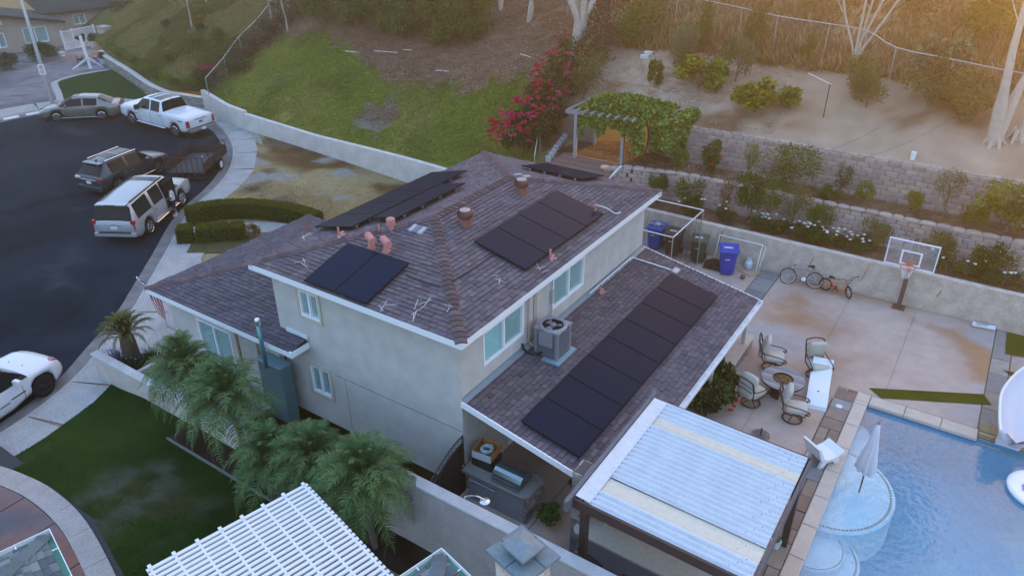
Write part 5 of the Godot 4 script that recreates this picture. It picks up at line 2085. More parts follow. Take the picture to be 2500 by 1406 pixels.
	for k in [[.78, .20, .30], [.84, .23, .30], [1.2, .20, .24], [1.7, .13, .2], [2.15, .07, .12], [2.38, .035, .0]]:
		var ring := []
		for i in 32:
			var a := -TAU * i / 32
			var r: float = k[1] * (1.0 + k[2] * sin(a * 8.0 + k[0] * 1.5) * (.7 + .3 * sin(a * 3)))
			ring.append(v3(cos(a) * r, k[0] + .03 * sin(a * 4) * (1.0 if k[0] < 1 else .0), sin(a) * r))
		rings.append(ring)
	loft(cl, rings, false, true)
	obj("canopy", smooth(cl), grain("canvas", Color(.62, .58, .63), Color(.74, .70, .74), .3, 1, .9, .95), um)
	cl = mk()
	lathe(cl, [v2(.05, 2.38), v2(.045, 2.43), v2(.01, 2.47)], 10)
	obj("finial", cl, mat(.35, .17, .13, .5), um)
	# slide: the last bend of a moulded chute
	var sd := thing("pool_slide", "white moulded pool slide chute ending over the pool edge at the right", "slide")
	var path := curve([v3(9.35, .42, 12.1), v3(10.1, .50, 12.0), v3(11.0, .72, 11.98), v3(12.0, 1.05, 12.4), v3(12.6, 1.45, 13.3), v3(12.4, 1.9, 14.4)], 8)
	st = mk()
	rings = []
	for i in path.size():
		var a: Vector3 = path[maxi(i - 1, 0)]
		var b: Vector3 = path[mini(i + 1, path.size() - 1)]
		var d := (b - a).normalized()
		var side := d.cross(UP).normalized()
		var u := side.cross(d)
		var flare: float = [.72, .9, 1.0][mini(i, 2)] if i < 3 else 1.0
		var ring := []
		for k in 19:
			var an := lerpf(-1.62, 1.62, k / 18.0)
			ring.append(path[i] + side * sin(an) * .42 * flare + u * (1 - cos(an)) * .40)
		for k in 19:
			var an := lerpf(1.62, -1.62, k / 18.0)
			ring.append(path[i] + side * sin(an) * .46 * flare + u * ((1 - cos(an)) * .42 - .04))
		rings.append(ring)
	loft(st, rings)
	obj("chute", smooth(st), mat(.66, .62, .64, .3), sd)
	for sgn in [-1, 1]:
		st = mk()
		var lip := []
		for i in path.size():
			var a: Vector3 = path[maxi(i - 1, 0)]
			var b: Vector3 = path[mini(i + 1, path.size() - 1)]
			var side := (b - a).normalized().cross(UP).normalized()
			lip.append(path[i] + side * sgn * .45 + UP * .44)
		tube(st, lip, .035, 8)
		obj("lip", st, mat(.72, .72, .74, .3), sd)
	for p in [[9.95, 12.0, .42], [12.2, 12.8, 1.1]]:
		st = mk()
		span(st, v3(p[0] - .12, 0, p[1] - .3), v3(p[0] + .12, p[2], p[1] + .3))
		obj("support", st, mat(.60, .56, .57, .4), sd)
	# round float with a purple palm print
	var fl := thing("pool_float", "round white pool float with purple leaf print at the right edge of the water", "float", v3(8.35, -.1, 12.95))
	st = mk()
	lathe(st, [v2(.7, -.02), v2(.84, .02), v2(.86, .08), v2(.82, .13), v2(.72, .12)], 40)
	obj("ring", smooth(st), mat(.78, .76, .80, .4), fl)
	for i in 26:
		st = mk()
		var a := rng.randf() * TAU
		var c := v3(cos(a), 0, sin(a)) * sqrt(rng.randf()) * .5 + UP * .124
		var d := v3(cos(a * 3), 0, sin(a * 3))
		for k in 7:
			for sgn in [-1, 1]:
				var p := c + d * (.04 * k)
				bar(st, p, p + (d * .6 + d.cross(UP) * sgn).normalized() * (.10 - .008 * k), .016, .003)
		obj("leaf_print", st, mat(.22, .12, .45, .5), fl)
	# basketball stand
	var hoop := thing("basketball_hoop", "in ground basketball hoop with glass backboard and brown pole at the concrete wall", "basketball hoop", v3(16.68, 0, 7.99))
	st = mk()
	bar(st, v3(0, 0, 0), v3(0, 2.9, 0), .15, .15)
	obj("pole", st, mat(.095, .06, .05, .6), hoop)
	st = mk()
	span(st, v3(-.22, 0, -.22), v3(.22, .03, .22))
	obj("base_plate", st, mat(.16, .08, .045, .8), hoop)
	st = mk()
	for z in [-.35, .35]:
		for y in [2.0, 2.85]: bar(st, v3(-.02, y - .15, z * .2), v3(-.62, y, z), .05, .05)
		bar(st, v3(-.62, 1.98, z), v3(-.62, 2.98, z), .04, .04)
	bar(st, v3(-.02, 2.7, 0), v3(-.62, 2.25, 0), .05, .05)
	obj("arms", st, mat(.10, .07, .06, .6), hoop)
	st = mk()
	for q in [[-.83, .83, 0, .045], [-.83, .83, .985, 1.03], [-.83, -.785, .045, .985], [.785, .83, .045, .985]]:
		span(st, v3(-.70, 1.97 + q[2], q[0]), v3(-.64, 1.97 + q[3], q[1]))
	obj("frame", st, mat(.66, .68, .74, .4), hoop)
	st = mk()
	span(st, v3(-.676, 2.015, -.785), v3(-.664, 2.955, .785))
	obj("backboard", st, glass("board", Color(.9, .95, 1), .08), hoop)
	st = mk()
	for q in [[-.34, .34, .60, .66], [-.34, -.28, .17, .60], [.28, .34, .17, .60], [-.34, -.1, .11, .17], [.1, .34, .11, .17]]:
		span(st, v3(-.682, 1.97 + q[2], q[0]), v3(-.678, 1.97 + q[3], q[1]))
	obj("target_square", st, mat(.78, .8, .8), hoop)
	st = mk()
	var rim := []
	for i in 25: rim.append(v3(-.95 + cos(TAU * i / 24) * .24, 2.12, sin(TAU * i / 24) * .24))
	tube(st, rim, .018, 6)
	span(st, v3(-.74, 2.06, -.12), v3(-.684, 2.18, .12))
	obj("rim", st, mat(.62, .115, .04, .5), hoop)
	st = mk()
	for i in 12:
		for dirn in [-1, 1]:
			var pts := []
			for k in 6:
				var a: float = TAU * (i + dirn * k * .5) / 12
				var r := lerpf(.235, .12, minf(1.0, k / 3.5))
				pts.append(v3(-.95 + cos(a) * r, 2.11 - k * .08, sin(a) * r))
			tube(st, pts, .007, 4)
	obj("net", st, mat(.72, .70, .68), hoop)
	# bicycles
	bicycle("silver grey road bicycle slumped against the concrete wall", v3(16.42, .0, 4.92), PI + .18, .62, .33, 1.02, mat(.22, .22, .29, .3, .5), mat(.06, .045, .04), .25, false)
	bicycle("orange framed small bicycle on its kickstand by the concrete wall", v3(16.52, 0, 5.3), -.18, -.12, .255, .92, paint("orange", Color(.75, .10, .015)), mat(.028, .02, .018), -.75, true)
	# bins
	var blue := mat(.012, .045, .32, .45)
	wheelie_bin("blue wheeled recycling bin with closed lid standing alone by the concrete wall", v3(15.85, 0, 1.55), -1.2, blue, 1.06)
	wheelie_bin("blue wheeled bin behind the net with rubbish piled on its lid", v3(16.45, 0, -1.9), -1.5, mat(.015, .075, .36, .45))
	wheelie_bin("dark brown wheeled bin behind the net between the blue and green bins", v3(16.3, 0, -1.0), -1.5, mat(.045, .03, .022, .6))
	wheelie_bin("dull green wheeled bin behind the net at the corner post", v3(16.25, 0, .15), -1.3, mat(.045, .065, .035, .6))
	for k in 5:
		var b := thing("rubbish_bag", "crumpled pale plastic rubbish heaped on the lid of the blue bin behind the net", "rubbish", v3(16.45 + rng.randf_range(-.2, .2), 1.12, -1.9 + rng.randf_range(-.25, .25)), 0, "rubbish on the bin lid")
		st = mk()
		rings = []
		for y in 4:
			var ring := []
			for i in 8: ring.append(v3(cos(-TAU * i / 8) * .12 * sin((y + .7) * .85) * rng.randf_range(.6, 1.2), y * .04, sin(-TAU * i / 8) * .12 * sin((y + .7) * .85) * rng.randf_range(.6, 1.2)))
			rings.append(ring)
		loft(st, rings)
		obj("bag", st, mat(.42, .40, .40, .5) if k % 2 else mat(.26, .20, .16), b)
	# net cage of pipes
	var cage := thing("batting_cage", "pipe frame cage with dark sports net in front of the bins", "cage")
	var cx := [12.75, 15.85]
	var cz := [-2.3, .28]
	for x in cx:
		for z in cz:
			st = mk()
			tube(st, [v3(x, 0, z), v3(x, 2.5, z)], .024, 6)
			obj("post", st, mat(.40, .36, .33, .4, .4), cage)
	for q in [[0, 0, 1, 0], [0, 1, 1, 1], [0, 0, 0, 1], [1, 0, 1, 1]]:
		st = mk()
		tube(st, [v3(cx[q[0]], 2.5, cz[q[1]]), v3(cx[q[2]], 2.5, cz[q[3]])], .024, 6)
		obj("rail", st, mat(.66, .66, .70, .4, .3), cage)
	var net := Soup.new()
	var nc := Color(.025, .022, .02)
	for side in [[v3(cx[0], 0, cz[1]), v3(cx[1], 0, cz[1])], [v3(cx[1], 0, cz[0]), v3(cx[1], 0, cz[1])], [v3(cx[0], 0, cz[0]), v3(cx[1], 0, cz[0])]]:
		var a: Vector3 = side[0]
		var b: Vector3 = side[1]
		var d := (b - a).normalized()
		var n := int(a.distance_to(b) / .075)
		for i in n + 1:
			var p := a.lerp(b, i / float(n)) + d.cross(UP) * .05 * sin(i * .7)
			net.quad(p - d * .004, p + d * .004, p + d * .004 + UP * 2.48, p - d * .004 + UP * 2.48, nc)
		for j in 33:
			var y := UP * (.04 + j * .075)
			net.quad(a + y - UP * .004, b + y - UP * .004, b + y + UP * .004, a + y + UP * .004, nc)
	stuff(obj("net", net.mesh(), tint("net", .9), cage))
	# rebounder goal, gas bottle, ball, tarpaulin, tools, parcel, lamp disc
	var goal := thing("rebound_goal", "white tube rebound goal with yellow feet leaning at the concrete wall", "goal", v3(16.55, 0, 1.75))
	st = mk()
	for z in [-.95, .85]: tube(st, [v3(-.2, .04, z), v3(.25, 1.15, z)], .018, 6)
	tube(st, [v3(.25, 1.15, -.95), v3(.25, 1.15, .85)], .02, 6)
	tube(st, curve([v3(.25, 1.15, .85), v3(.2, 1.05, 1.0), v3(-.1, .3, .95)], 4), .012, 5)
	obj("frame", st, mat(.70, .71, .73, .4), goal)
	st = mk()
	for z in [-.95, .85]: tube(st, [v3(-.2, .04, z), v3(.02, .56, z)], .021, 6)
	tube(st, [v3(-.25, .03, .2), v3(-.5, .03, .75), v3(.05, .03, 1.05)], .02, 6)
	obj("foot", st, mat(.60, .36, .03, .5), goal)
	var tank := thing("gas_bottle", "small white propane bottle between the blue bin and the goal", "gas bottle", v3(16.68, 0, 2.2))
	st = mk()
	lathe(st, [v2(.10, 0), v2(.10, .03), v2(.15, .08), v2(.155, .28), v2(.11, .37), v2(.03, .40)], 16)
	obj("body", smooth(st), mat(.60, .64, .70, .35), tank)
	st = mk()
	lathe(st, [v2(.10, .38), v2(.10, .47), v2(.09, .47), v2(.09, .38)], 12, Vector3.ZERO, Basis.IDENTITY, false)
	obj("collar", st, mat(.60, .62, .66, .4), tank)
	var fb := thing("football", "brown leather football with white stripes on the concrete beside the blue bin", "ball", v3(15.7, .1, 2.3), .7)
	st = mk()
	var fp := []
	for i in 11:
		var u := lerpf(-1, 1, i / 10.0)
		fp.append(v2(maxf(.004, .095 * cos(u * 1.5)), u * .15))
	lathe(st, fp, 14, Vector3.ZERO, Basis(Vector3.BACK, PI / 2))
	obj("skin", smooth(st), mat(.13, .045, .03, .6), fb)
	st = mk()
	for u in [-.085, .085]: lathe(st, [v2(.071, u - .008), v2(.0715, u + .008)], 14, Vector3.ZERO, Basis(Vector3.BACK, PI / 2), false)
	obj("stripe", st, mat(.7, .68, .66), fb)
	var tarp := thing("tarpaulin", "dark brown crumpled tarpaulin on the ground left of the lone blue bin", "tarpaulin", v3(16.2, 0, .95))
	tarp.add_child(Node3D.new())
	tarp.get_child(0).free()
	obj("cloth", sheet([v2(-.5, -.35), v2(.3, -.5), v2(.5, .1), v2(.1, .45), v2(-.45, .3)], .06, func(x, z): return maxf(.015, .3 * (1.0 - v2(x, z).length() * 1.6) + .12 * nf.get_noise_2d(x * 25, z * 25)), func(_x, _z): return Color(.055, .028, .016)), tint("tarp", .8), tarp)
	var brm := thing("broom", "broom with yellow grip leaning on the wall behind the tarpaulin", "broom", v3(16.55, 0, .75))
	st = mk()
	tube(st, [v3(-.1, .02, 0), v3(.33, 1.35, .12)], .014, 5)
	obj("handle", st, mat(.07, .05, .04), brm)
	st = mk()
	tube(st, [v3(-.06, .14, .01), v3(.02, .4, .03)], .02, 6)
	obj("grip", st, mat(.55, .33, .03), brm)
	st = mk()
	span(st, v3(-.2, 0, -.15), v3(-.04, .1, .15))
	obj("head", st, mat(.03, .03, .03), brm)
	var par := thing("parcel", "long white plastic wrapped parcel at the foot of the concrete wall", "parcel", v3(16.73, 0, 10.8), .1)
	st = mk()
	rings = []
	for i in 8:
		var z := lerpf(-.36, .36, i / 7.0)
		var ring := []
		for k in 10:
			var a := TAU * k / 10
			ring.append(v3(cos(a) * .10 * rng.randf_range(.8, 1.15), .09 + sin(a) * .085 * rng.randf_range(.8, 1.1), z))
		rings.append(ring)
	loft(st, rings)
	obj("wrapping", st, mat(.62, .64, .70, .35), par)
	st = mk()
	span(st, v3(-.08, .182, -.25), v3(.02, .186, .12))
	obj("paper", st, mat(.42, .38, .36), par)
	var lid := thing("skimmer_lid", "round white skimmer lid set in the flagstones beside the pool", "lid", v3(9.15, .022, 7.55))
	st = mk()
	lathe(st, [v2(.10, 0), v2(.10, .012), v2(.02, .016)], 18)
	obj("plate", st, mat(.62, .62, .62), lid)
	var pot := thing("cactus_pot", "small white pot with a green cactus at the pavilion edge by the pool", "pot", v3(2.55, .0, 7.55))
	st = mk()
	lathe(st, [v2(.08, 0), v2(.12, .2), v2(.13, .23), v2(.10, .22)], 14)
	obj("pot", st, mat(.6, .62, .63), pot)
	st = mk()
	lathe(st, [v2(.05, .2), v2(.085, .28), v2(.08, .36), v2(.02, .42)], 12)
	obj("cactus", st, mat(.05, .10, .03), pot)
	kitchen()

func kitchen() -> void:
	# grill island
	var t := thing("grill_island", "outdoor grill island with grey plaster front and stone end under the patio roof", "counter")
	var st := mk()
	span(st, v3(-.2, 0, .25), v3(.5, .88, 1.98))
	obj("base", st, grain("island", Color(.24, .26, .27), Color(.33, .35, .36), 1, 2, .85, .9), t)
	ledger(t, v3(-.18, 0, 1.92), v3(.5, .88, 2.04), .07)
	st = mk()
	var top := [v2(-.3, .12), v2(.6, .12), v2(.6, 2.02), v2(.5, 2.12), v2(-.18, 2.12), v2(-.3, 2.0)]
	prism(st, top, .88, .96)
	obj("top", st, grain("islandtop", Color(.16, .155, .14), Color(.30, .28, .25), .3, 1, .8, .7, .3), t)
	st = mk()
	tube(st, [v3(-.27, .72, .35), v3(-.27, .72, 1.15)], .02, 6)
	obj("towel_rail", st, mat(.18, .36, .46, .4), t)
	var g := thing("gas_grill", "stainless steel grill with half round hood set in the island", "grill", v3(.16, .96, 1.4))
	st = mk()
	var hood := []
	for i in 9:
		var a := lerpf(.15, PI - .35, i / 8.0)
		hood.append(v2(-cos(a) * .30, .04 + sin(a) * .30))
	hood.append(v2(.30, .0))
	hood.push_front(v2(-.32, .0))
	extrude(st, hood, .84)
	obj("hood", st, mat(.22, .27, .28, .25, .85), g)
	st = mk()
	tube(st, [v3(-.36, .17, -.34), v3(-.36, .17, .34)], .014, 6)
	obj("handle", st, mat(.5, .52, .53, .2, .9), g)
	st = mk()
	span(st, v3(-.38, -.06, -.42), v3(-.30, .02, .42))
	obj("control_panel", st, mat(.2, .22, .23, .3, .8), g)
	var c := thing("black_cooler", "black cooler box standing on the grill island under the cardboard box", "cooler", v3(.28, .96, .52))
	st = mk()
	slab(st, v3(-.26, 0, -.3), v3(.28, .3, .3), .03)
	obj("body", st, mat(.012, .018, .018, .6), c)
	var b := thing("cardboard_box", "open cardboard box full of hoses and plastic on top of the cooler", "box", v3(.3, 1.26, .52), .1)
	var card := mat(.40, .20, .07, .9)
	for q in [[-.3, -.29, -.28, .28, 0], [.29, .3, -.28, .28, 0], [-.29, .29, -.28, -.27, 0], [-.29, .29, .27, .28, 0]]:
		st = mk()
		span(st, v3(q[0], 0, q[2]), v3(q[1], .22, q[3]))
		obj("side", st, mat(.45, .46, .47) if q[0] == -.3 else card, b)
	st = mk()
	span(st, v3(-.29, 0, -.27), v3(.29, .01, .27))
	obj("bottom", st, card, b)
	for k in 2:
		st = mk()
		var pts := []
		for i in 40:
			var a := i * .5
			pts.append(v3(cos(a) * (.17 - .002 * i), .12 + .05 * k + .02 * sin(i * 1.7), sin(a) * (.17 - .0015 * i)))
		tube(st, pts, .02, 5)
		obj("hose", st, [mat(.22, .38, .44, .4), mat(.40, .48, .52, .4)][k], b)
	var sh := thing("outdoor_shower", "chrome outdoor shower arm with round head leaning over the boundary wall", "shower", v3(-1.9, 0, 1.45))
	st = mk()
	tube(st, curve([v3(.04, .2, 0), v3(.04, 1.75, 0), v3(.08, 1.98, .0), v3(.2, 2.02, .22), v3(.24, 1.97, .42)], 4), .016, 6)
	obj("arm", st, mat(.62, .64, .66, .15, .9), sh)
	st = mk()
	lathe(st, [v2(.03, .0), v2(.12, -.03), v2(.12, -.05), v2(.02, -.052)], 18, v3(.24, 1.97, .42))
	obj("head", st, mat(.60, .62, .64, .2, .7), sh)
	var rl := thing("shower_deck", "dark slatted wooden deck along the boundary wall below the shower", "deck")
	for i in 5:
		st = mk()
		slab(st, v3(-1.85 + i * .22, .0, .3), v3(-1.85 + i * .22 + .2, .06, 3.6), .01)
		obj("board", st, wood("deckdark", Color(.035, .03, .03), Color(.08, .06, .055)), rl)
	var cab := thing("utility_cabinet", "teal grey utility cabinet under the end of the front eave", "cabinet", v3(-.36, -.2, -6.75))
	st = mk()
	slab(st, v3(-.26, 0, -.5), v3(.14, 2.05, .5), .02)
	obj("body", st, mat(.085, .16, .17, .7), cab)
	st = mk()
	slab(st, v3(-.30, 2.05, -.55), v3(.145, 2.10, .55), .02)
	obj("top", st, mat(.13, .25, .28, .5), cab)
	var fl := thing("metal_flue", "tall teal metal flue pipe with silver cap rising past the front eave", "flue", v3(-.80, 1.9, -6.6))
	st = mk()
	tube(st, [v3(0, 0, 0), v3(0, 1.55, 0)], .062, 12)
	obj("pipe", smooth(st), mat(.11, .27, .32, .35, .5), fl)
	st = mk()
	lathe(st, [v2(.085, 1.46), v2(.085, 1.62), v2(.07, 1.66), v2(.02, 1.66)], 16)
	obj("cap", st, mat(.55, .58, .60, .25, .8), fl)
	# stone bench wall with plants along the gutter
	var low := thing("stone_planter", "low stone planter wall with pale cap below the patio gutter", "planter wall")
	ledger(low, v3(8.3, 0, 3.78), v3(10.95, .42, 4.22), .1, [Color(.33, .27, .22), Color(.28, .24, .2)])
	st = mk()
	slab(st, v3(8.25, .42, 3.74), v3(11.0, .49, 4.27), .02)
	obj("cap", st, mats["coping"], low)
	# flag on the garage corner
	var f := thing("flag", "striped red and white flag with blue canton at the garage corner", "flag", v3(-.22, 1.6, -12.25))
	st = mk()
	tube(st, [v3(.05, .2, .1), v3(-.42, 1.35, -.62)], .014, 6)
	obj("pole", st, mat(.6, .6, .6, .4), f)
	st = mk()
	lathe(st, [v2(.01, 0), v2(.03, .03), v2(.01, .07)], 8, v3(-.42, 1.35, -.62))
	obj("finial", st, mat(.75, .75, .72), f)
	var hang := func(u: float, v: float) -> Vector3:   # u along the pole from its tip, v down
		var p := v3(-.40, 1.30, -.58).lerp(v3(-.10, .56, -.13), u)
		return p + v3(.05 * sin(u * 7 + v * 3), -v * 1.15, .04 * cos(u * 9 + v * 2)) + v3(.28, .1, .30) * v * (1 - u) * .7
	for i in 13:
		st = mk()
		for k in 10:
			var v0 := k / 10.0
			if i < 7 and v0 < .4: continue
			var a: Vector3 = hang.call(i / 13.0, v0)
			var b2: Vector3 = hang.call((i + 1) / 13.0, v0)
			var c2: Vector3 = hang.call((i + 1) / 13.0, v0 + .1)
			var d: Vector3 = hang.call(i / 13.0, v0 + .1)
			quad(st, a, b2, c2, d)
		obj("stripe", st, mat(.42, .02, .035) if i % 2 == 0 else mat(.72, .70, .68), f)
	st = mk()
	for i in 7:
		for k in 4: quad(st, hang.call(i / 13.0, k / 10.0), hang.call((i + 1) / 13.0, k / 10.0), hang.call((i + 1) / 13.0, (k + 1) / 10.0), hang.call(i / 13.0, (k + 1) / 10.0))
	obj("canton", st, mat(.012, .025, .12), f)
	for i in 12:
		st = mk()
		var c2: Vector3 = hang.call((i % 4 + .7) / 8.5, (i / 4 + .6) / 8.5) + v3(-.008, .0, .008)
		for k in 5:
			var a := TAU * k / 5
			tri(st, c2, c2 + v3(cos(a), sin(a), 0) * .024, c2 + v3(cos(a + .6), sin(a + .6), 0) * .012)
			tri(st, c2, c2 + v3(cos(a - .6), sin(a - .6), 0) * .012, c2 + v3(cos(a), sin(a), 0) * .024)
		obj("star", st, mat(.75, .75, .75), f)
	var wl := thing("wall_lantern", "small dark lantern showing above the garage roof edge", "lantern", v3(6.5, 2.35, -10.3))
	st = mk()
	tube(st, [v3(0, -2.4, 0), v3(0, .3, 0)], .03, 6)
	obj("post", st, mat(.02, .02, .02), wl)
	st = mk()
	lathe(st, [v2(.05, .3), v2(.09, .34), v2(.10, .5), v2(.12, .52), v2(.02, .62)], 8)
	obj("head", st, mat(.025, .03, .035), wl)

# ---------- plants ----------
var crowns := []

func leafmat(r: float, g: float, b: float, through := .4) -> StandardMaterial3D:
	var key := "leafmat %.3f %.3f %.3f" % [r, g, b]
	if not mats.has(key):
		var m := StandardMaterial3D.new()
		m.vertex_color_use_as_albedo = true
		m.albedo_color = srgb(Color(r, g, b))
		m.roughness = .65
		m.metallic_specular = .18
		m.backlight_enabled = true
		m.backlight = gray(through)
		mats[key] = m
	return mats[key]

const TONES := [Color(.55, .55, .55), Color(.8, .8, .75), Color(1.05, 1.05, .95), Color(.7, .78, .65), Color(.95, .88, .7)]

func make_crowns() -> void:
	# unit crowns: 0 round and dense, 1 loose, 2 airy, 3 upright, 4 big leaves
	for k in 5:
		for v in 3:
			var s := Soup.new()
			match k:
				0: leaves(s, Vector3.ZERO, v3(1, 1, 1), 2600, .16, .06, TONES, 14)
				1: leaves(s, Vector3.ZERO, v3(1, 1, 1), 1700, .2, .08, TONES, 11)
				2:
					leaves(s, Vector3.ZERO, v3(1.1, 1.1, 1.1), 1300, .15, .055, TONES, 16)
				3: leaves(s, Vector3.ZERO, v3(1, 1, 1), 2200, .2, .045, TONES, 12, -1.2)
				4: leaves(s, Vector3.ZERO, v3(1, 1, 1), 900, .26, .22, TONES, 12, .3)
			crowns.append(s.mesh())

func twig(st: SurfaceTool, base: Vector3, top: Vector3, r: float, n: int) -> void:
	var mid := base.lerp(top, .5) + v3(rng.randf_range(-.08, .08), 0, rng.randf_range(-.08, .08)) * base.distance_to(top)
	tube(st, curve([base, mid, top], 3), [r, r * .95, r * .9, r * .8, r * .75, r * .6, r * .5], 6)
	for i in n:
		var a := rng.randf() * TAU
		var p := base.lerp(top, rng.randf_range(.45, .9))
		tube(st, [p, p + v3(cos(a) * .4, .45, sin(a) * .4) * base.distance_to(top) * .5], [r * .5, r * .2], 4)

# A shrub or small tree: stem and branches, and a crown of leaves.
func shrub(called: String, label: String, at: Vector3, r: Vector3, stem: float, kind: int, m: Material, group := "", category := "shrub") -> Node3D:
	var t := thing(called, label, category, at, rng.randf() * TAU, group)
	var st := mk()
	twig(st, v3(0, -.1, 0), v3(rng.randf_range(-.1, .1), stem + r.y * .8, rng.randf_range(-.1, .1)), clampf(.02 + r.x * .025, .02, .09), 5)
	for i in 3: tube(st, [v3(0, stem * .6, 0), v3(rng.randf_range(-1, 1) * r.x * .7, stem + r.y, rng.randf_range(-1, 1) * r.z * .7)], [.02, .008], 4)
	obj("stem", st, mat(.17, .12, .085), t)
	var c := obj("crown", crowns[kind * 3 + rng.randi() % 3], m, t)
	c.scale = r
	c.position = v3(0, stem + r.y * .85, 0)
	c.rotation.y = rng.randf() * TAU
	stuff(c)
	return t

func on_hill(x: float, z: float, y := .0) -> Vector3:
	return v3(x, hill_y(x, z) + y, z)

func frond_mesh(length: float, rise: float, droop: float, leaflets: int, ll: float, width: float, cols: Array, vee := .5) -> ArrayMesh:
	var s := Soup.new()
	var pts := []
	for i in leaflets + 1:
		var t := i / float(leaflets)
		pts.append(v3(0, rise * sin(t * 1.5) - droop * t * t * t, length * t * (1.0 - .12 * t * t)))
	for i in leaflets:
		var t := i / float(leaflets)
		var a: Vector3 = pts[i]
		var b: Vector3 = pts[i + 1]
		var d := (b - a).normalized()
		var w := .016 * (1.0 - t) + .004
		s.quad(a - v3(w, 0, 0), a + v3(w, 0, 0), b + v3(w, 0, 0), b - v3(w, 0, 0), Color(.16, .17, .06))
		if t < .1: continue
		var l := ll * sin(PI * clampf(t * .86 + .14, 0, 1)) * rng.randf_range(.85, 1.1)
		for sx in [-1, 1]:
			var col := vary(cols[rng.randi() % cols.size()], .2)
			var dir := (v3(sx * 1.0, vee * rng.randf_range(.4, 1.2), 0) + d * rng.randf_range(.6, 1.0)).normalized()
			var tip := a + dir * l + v3(0, -l * .45 * rng.randf_range(.6, 1.3), 0)
			var mid := a + dir * l * .5
			var e := d * width
			s.quad(a - e * .6, a + e * .6, mid + e, mid - e, col)
			s.tri(mid - e, mid + e, tip, col)
	return s.mesh()

func palms() -> void:
	var cols := [Color(.06, .12, .05), Color(.048, .10, .038), Color(.085, .15, .06), Color(.11, .15, .045)]
	var fr := []
	for k in 4: fr.append(frond_mesh(1.55, [.75, .45, .2, .9][k], [.75, .95, 1.15, .35][k], 40, .42, .0145, cols))
	var old := frond_mesh(1.4, .0, 1.3, 26, .32, .010, [Color(.14, .10, .025), Color(.10, .09, .03)])
	var m := leafy("frond", .5, .3)
	var spots := [[-2.35, -8.35, 2.1, "feathery palm nearest the planter wall and the garage window", 1.05], [-2.72, -5.75, 2.35, "tall feathery palm in front of the utility cabinet, second from the street", 1.15], [-3.05, -4.0, 1.5, "feathery palm with yellowing low fronds in the middle of the palm row", .95], [-2.75, -2.75, 1.75, "feathery palm behind the near one, under the lower window", 1.0], [-2.75, -.75, 2.2, "large feathery palm nearest the iron gate and the lattice cover", 1.12]]
	for sp in spots:
		var t := thing("feather_palm", sp[3], "palm", v3(sp[0], -.15, sp[1]), rng.randf() * TAU, "feathery palms along the boundary")
		var h: float = sp[2]
		var st := mk()
		var pts := []
		var rad := []
		for i in 9:
			pts.append(v3(.12 * sin(i * .35), h * i / 8.0, .08 * sin(i * .5)))
			rad.append(.075 + .02 * (i % 2) + (.04 if i > 6 else .0))
		tube(st, pts, rad, 9)
		obj("trunk", st, grain("palmtrunk", Color(.10, .085, .07), Color(.22, .19, .16), .25, 0, 1, .95, 1.0), t)
		var top: Vector3 = pts[-1]
		for i in 56:
			var o := MeshInstance3D.new()
			var tier := i / 56.0
			o.mesh = fr[3 if tier < .2 else (0 if tier < .45 else (1 if tier < .75 else 2))]
			if i > 52: o.mesh = old
			o.material_override = m
			o.name = "frond"
			t.add_child(o, true)
			o.position = top
			o.basis = (Basis(UP, i * 2.39996) * Basis(Vector3.RIGHT, lerpf(-.95, .35, tier) + rng.randf_range(-.1, .1)) * Basis(Vector3.BACK, rng.randf_range(-.3, .3))).scaled(Vector3.ONE * sp[4] * lerpf(.75, 1.0, tier) * rng.randf_range(.88, 1.08))
	# the cycad by the street
	var sc := [Color(.085, .085, .020), Color(.065, .080, .022), Color(.11, .095, .028)]
	var sf := frond_mesh(1.25, .55, .45, 40, .17, .012, sc, .9)
	var t := thing("sago_palm", "stout sago palm with olive crown in the planter at the street", "palm", v3(-1.3, -.15, -13.35))
	var st := mk()
	lathe(st, [v2(.30, -.1), v2(.27, .3), v2(.25, .8), v2(.22, 1.05), v2(.05, 1.12)], 14)
	obj("trunk", smooth(st), grain("sagotrunk", Color(.07, .045, .03), Color(.24, .19, .15), .22, 0, 1, .95, 3.0), t)
	for i in 58:
		var o := MeshInstance3D.new()
		o.mesh = sf
		o.material_override = m
		o.name = "frond"
		t.add_child(o, true)
		var tier := i / 58.0
		o.position = v3(0, 1.02, 0)
		o.basis = (Basis(UP, i * 2.39996) * Basis(Vector3.RIGHT, lerpf(-1.1, .1, tier))).scaled(Vector3.ONE * lerpf(.85, 1.0, tier) * rng.randf_range(.93, 1.05))
	for k in 3:
		var g := thing("strap_leaf_clump", ["dark strap leaved clump in front of the sago trunk by the street", "dark strap leaved clump behind the sago trunk towards the garage", "pale violet flowering clump at the planter end of the kerb"][k], "plant", [v3(-1.75, -.12, -12.85), v3(-.95, -.12, -12.75), v3(-1.7, -.15, -13.75)][k], rng.randf() * TAU, "clumps round the sago palm")
		var s := Soup.new()
		for i in 130:
			var a := rng.randf() * TAU
			var r := rng.randf_range(.05, .4)
			var p := v3(cos(a), 0, sin(a)) * r * .5
			var d := v3(cos(a) * r * 2.0, rng.randf_range(.8, 1.5), sin(a) * r * 2.0).normalized()
			leaf(s, p, d, rdir(), rng.randf_range(.35, .6), .035, vary(Color(.035, .075, .03) if k < 2 else Color(.10, .12, .08), .3))
			if k == 2 or i % 16 == 0: leaf(s, p + d * .5, rdir(), rdir(), .06, .05, Color(.28, .20, .50))
		stuff(obj("leaves", s.mesh(), m, g))

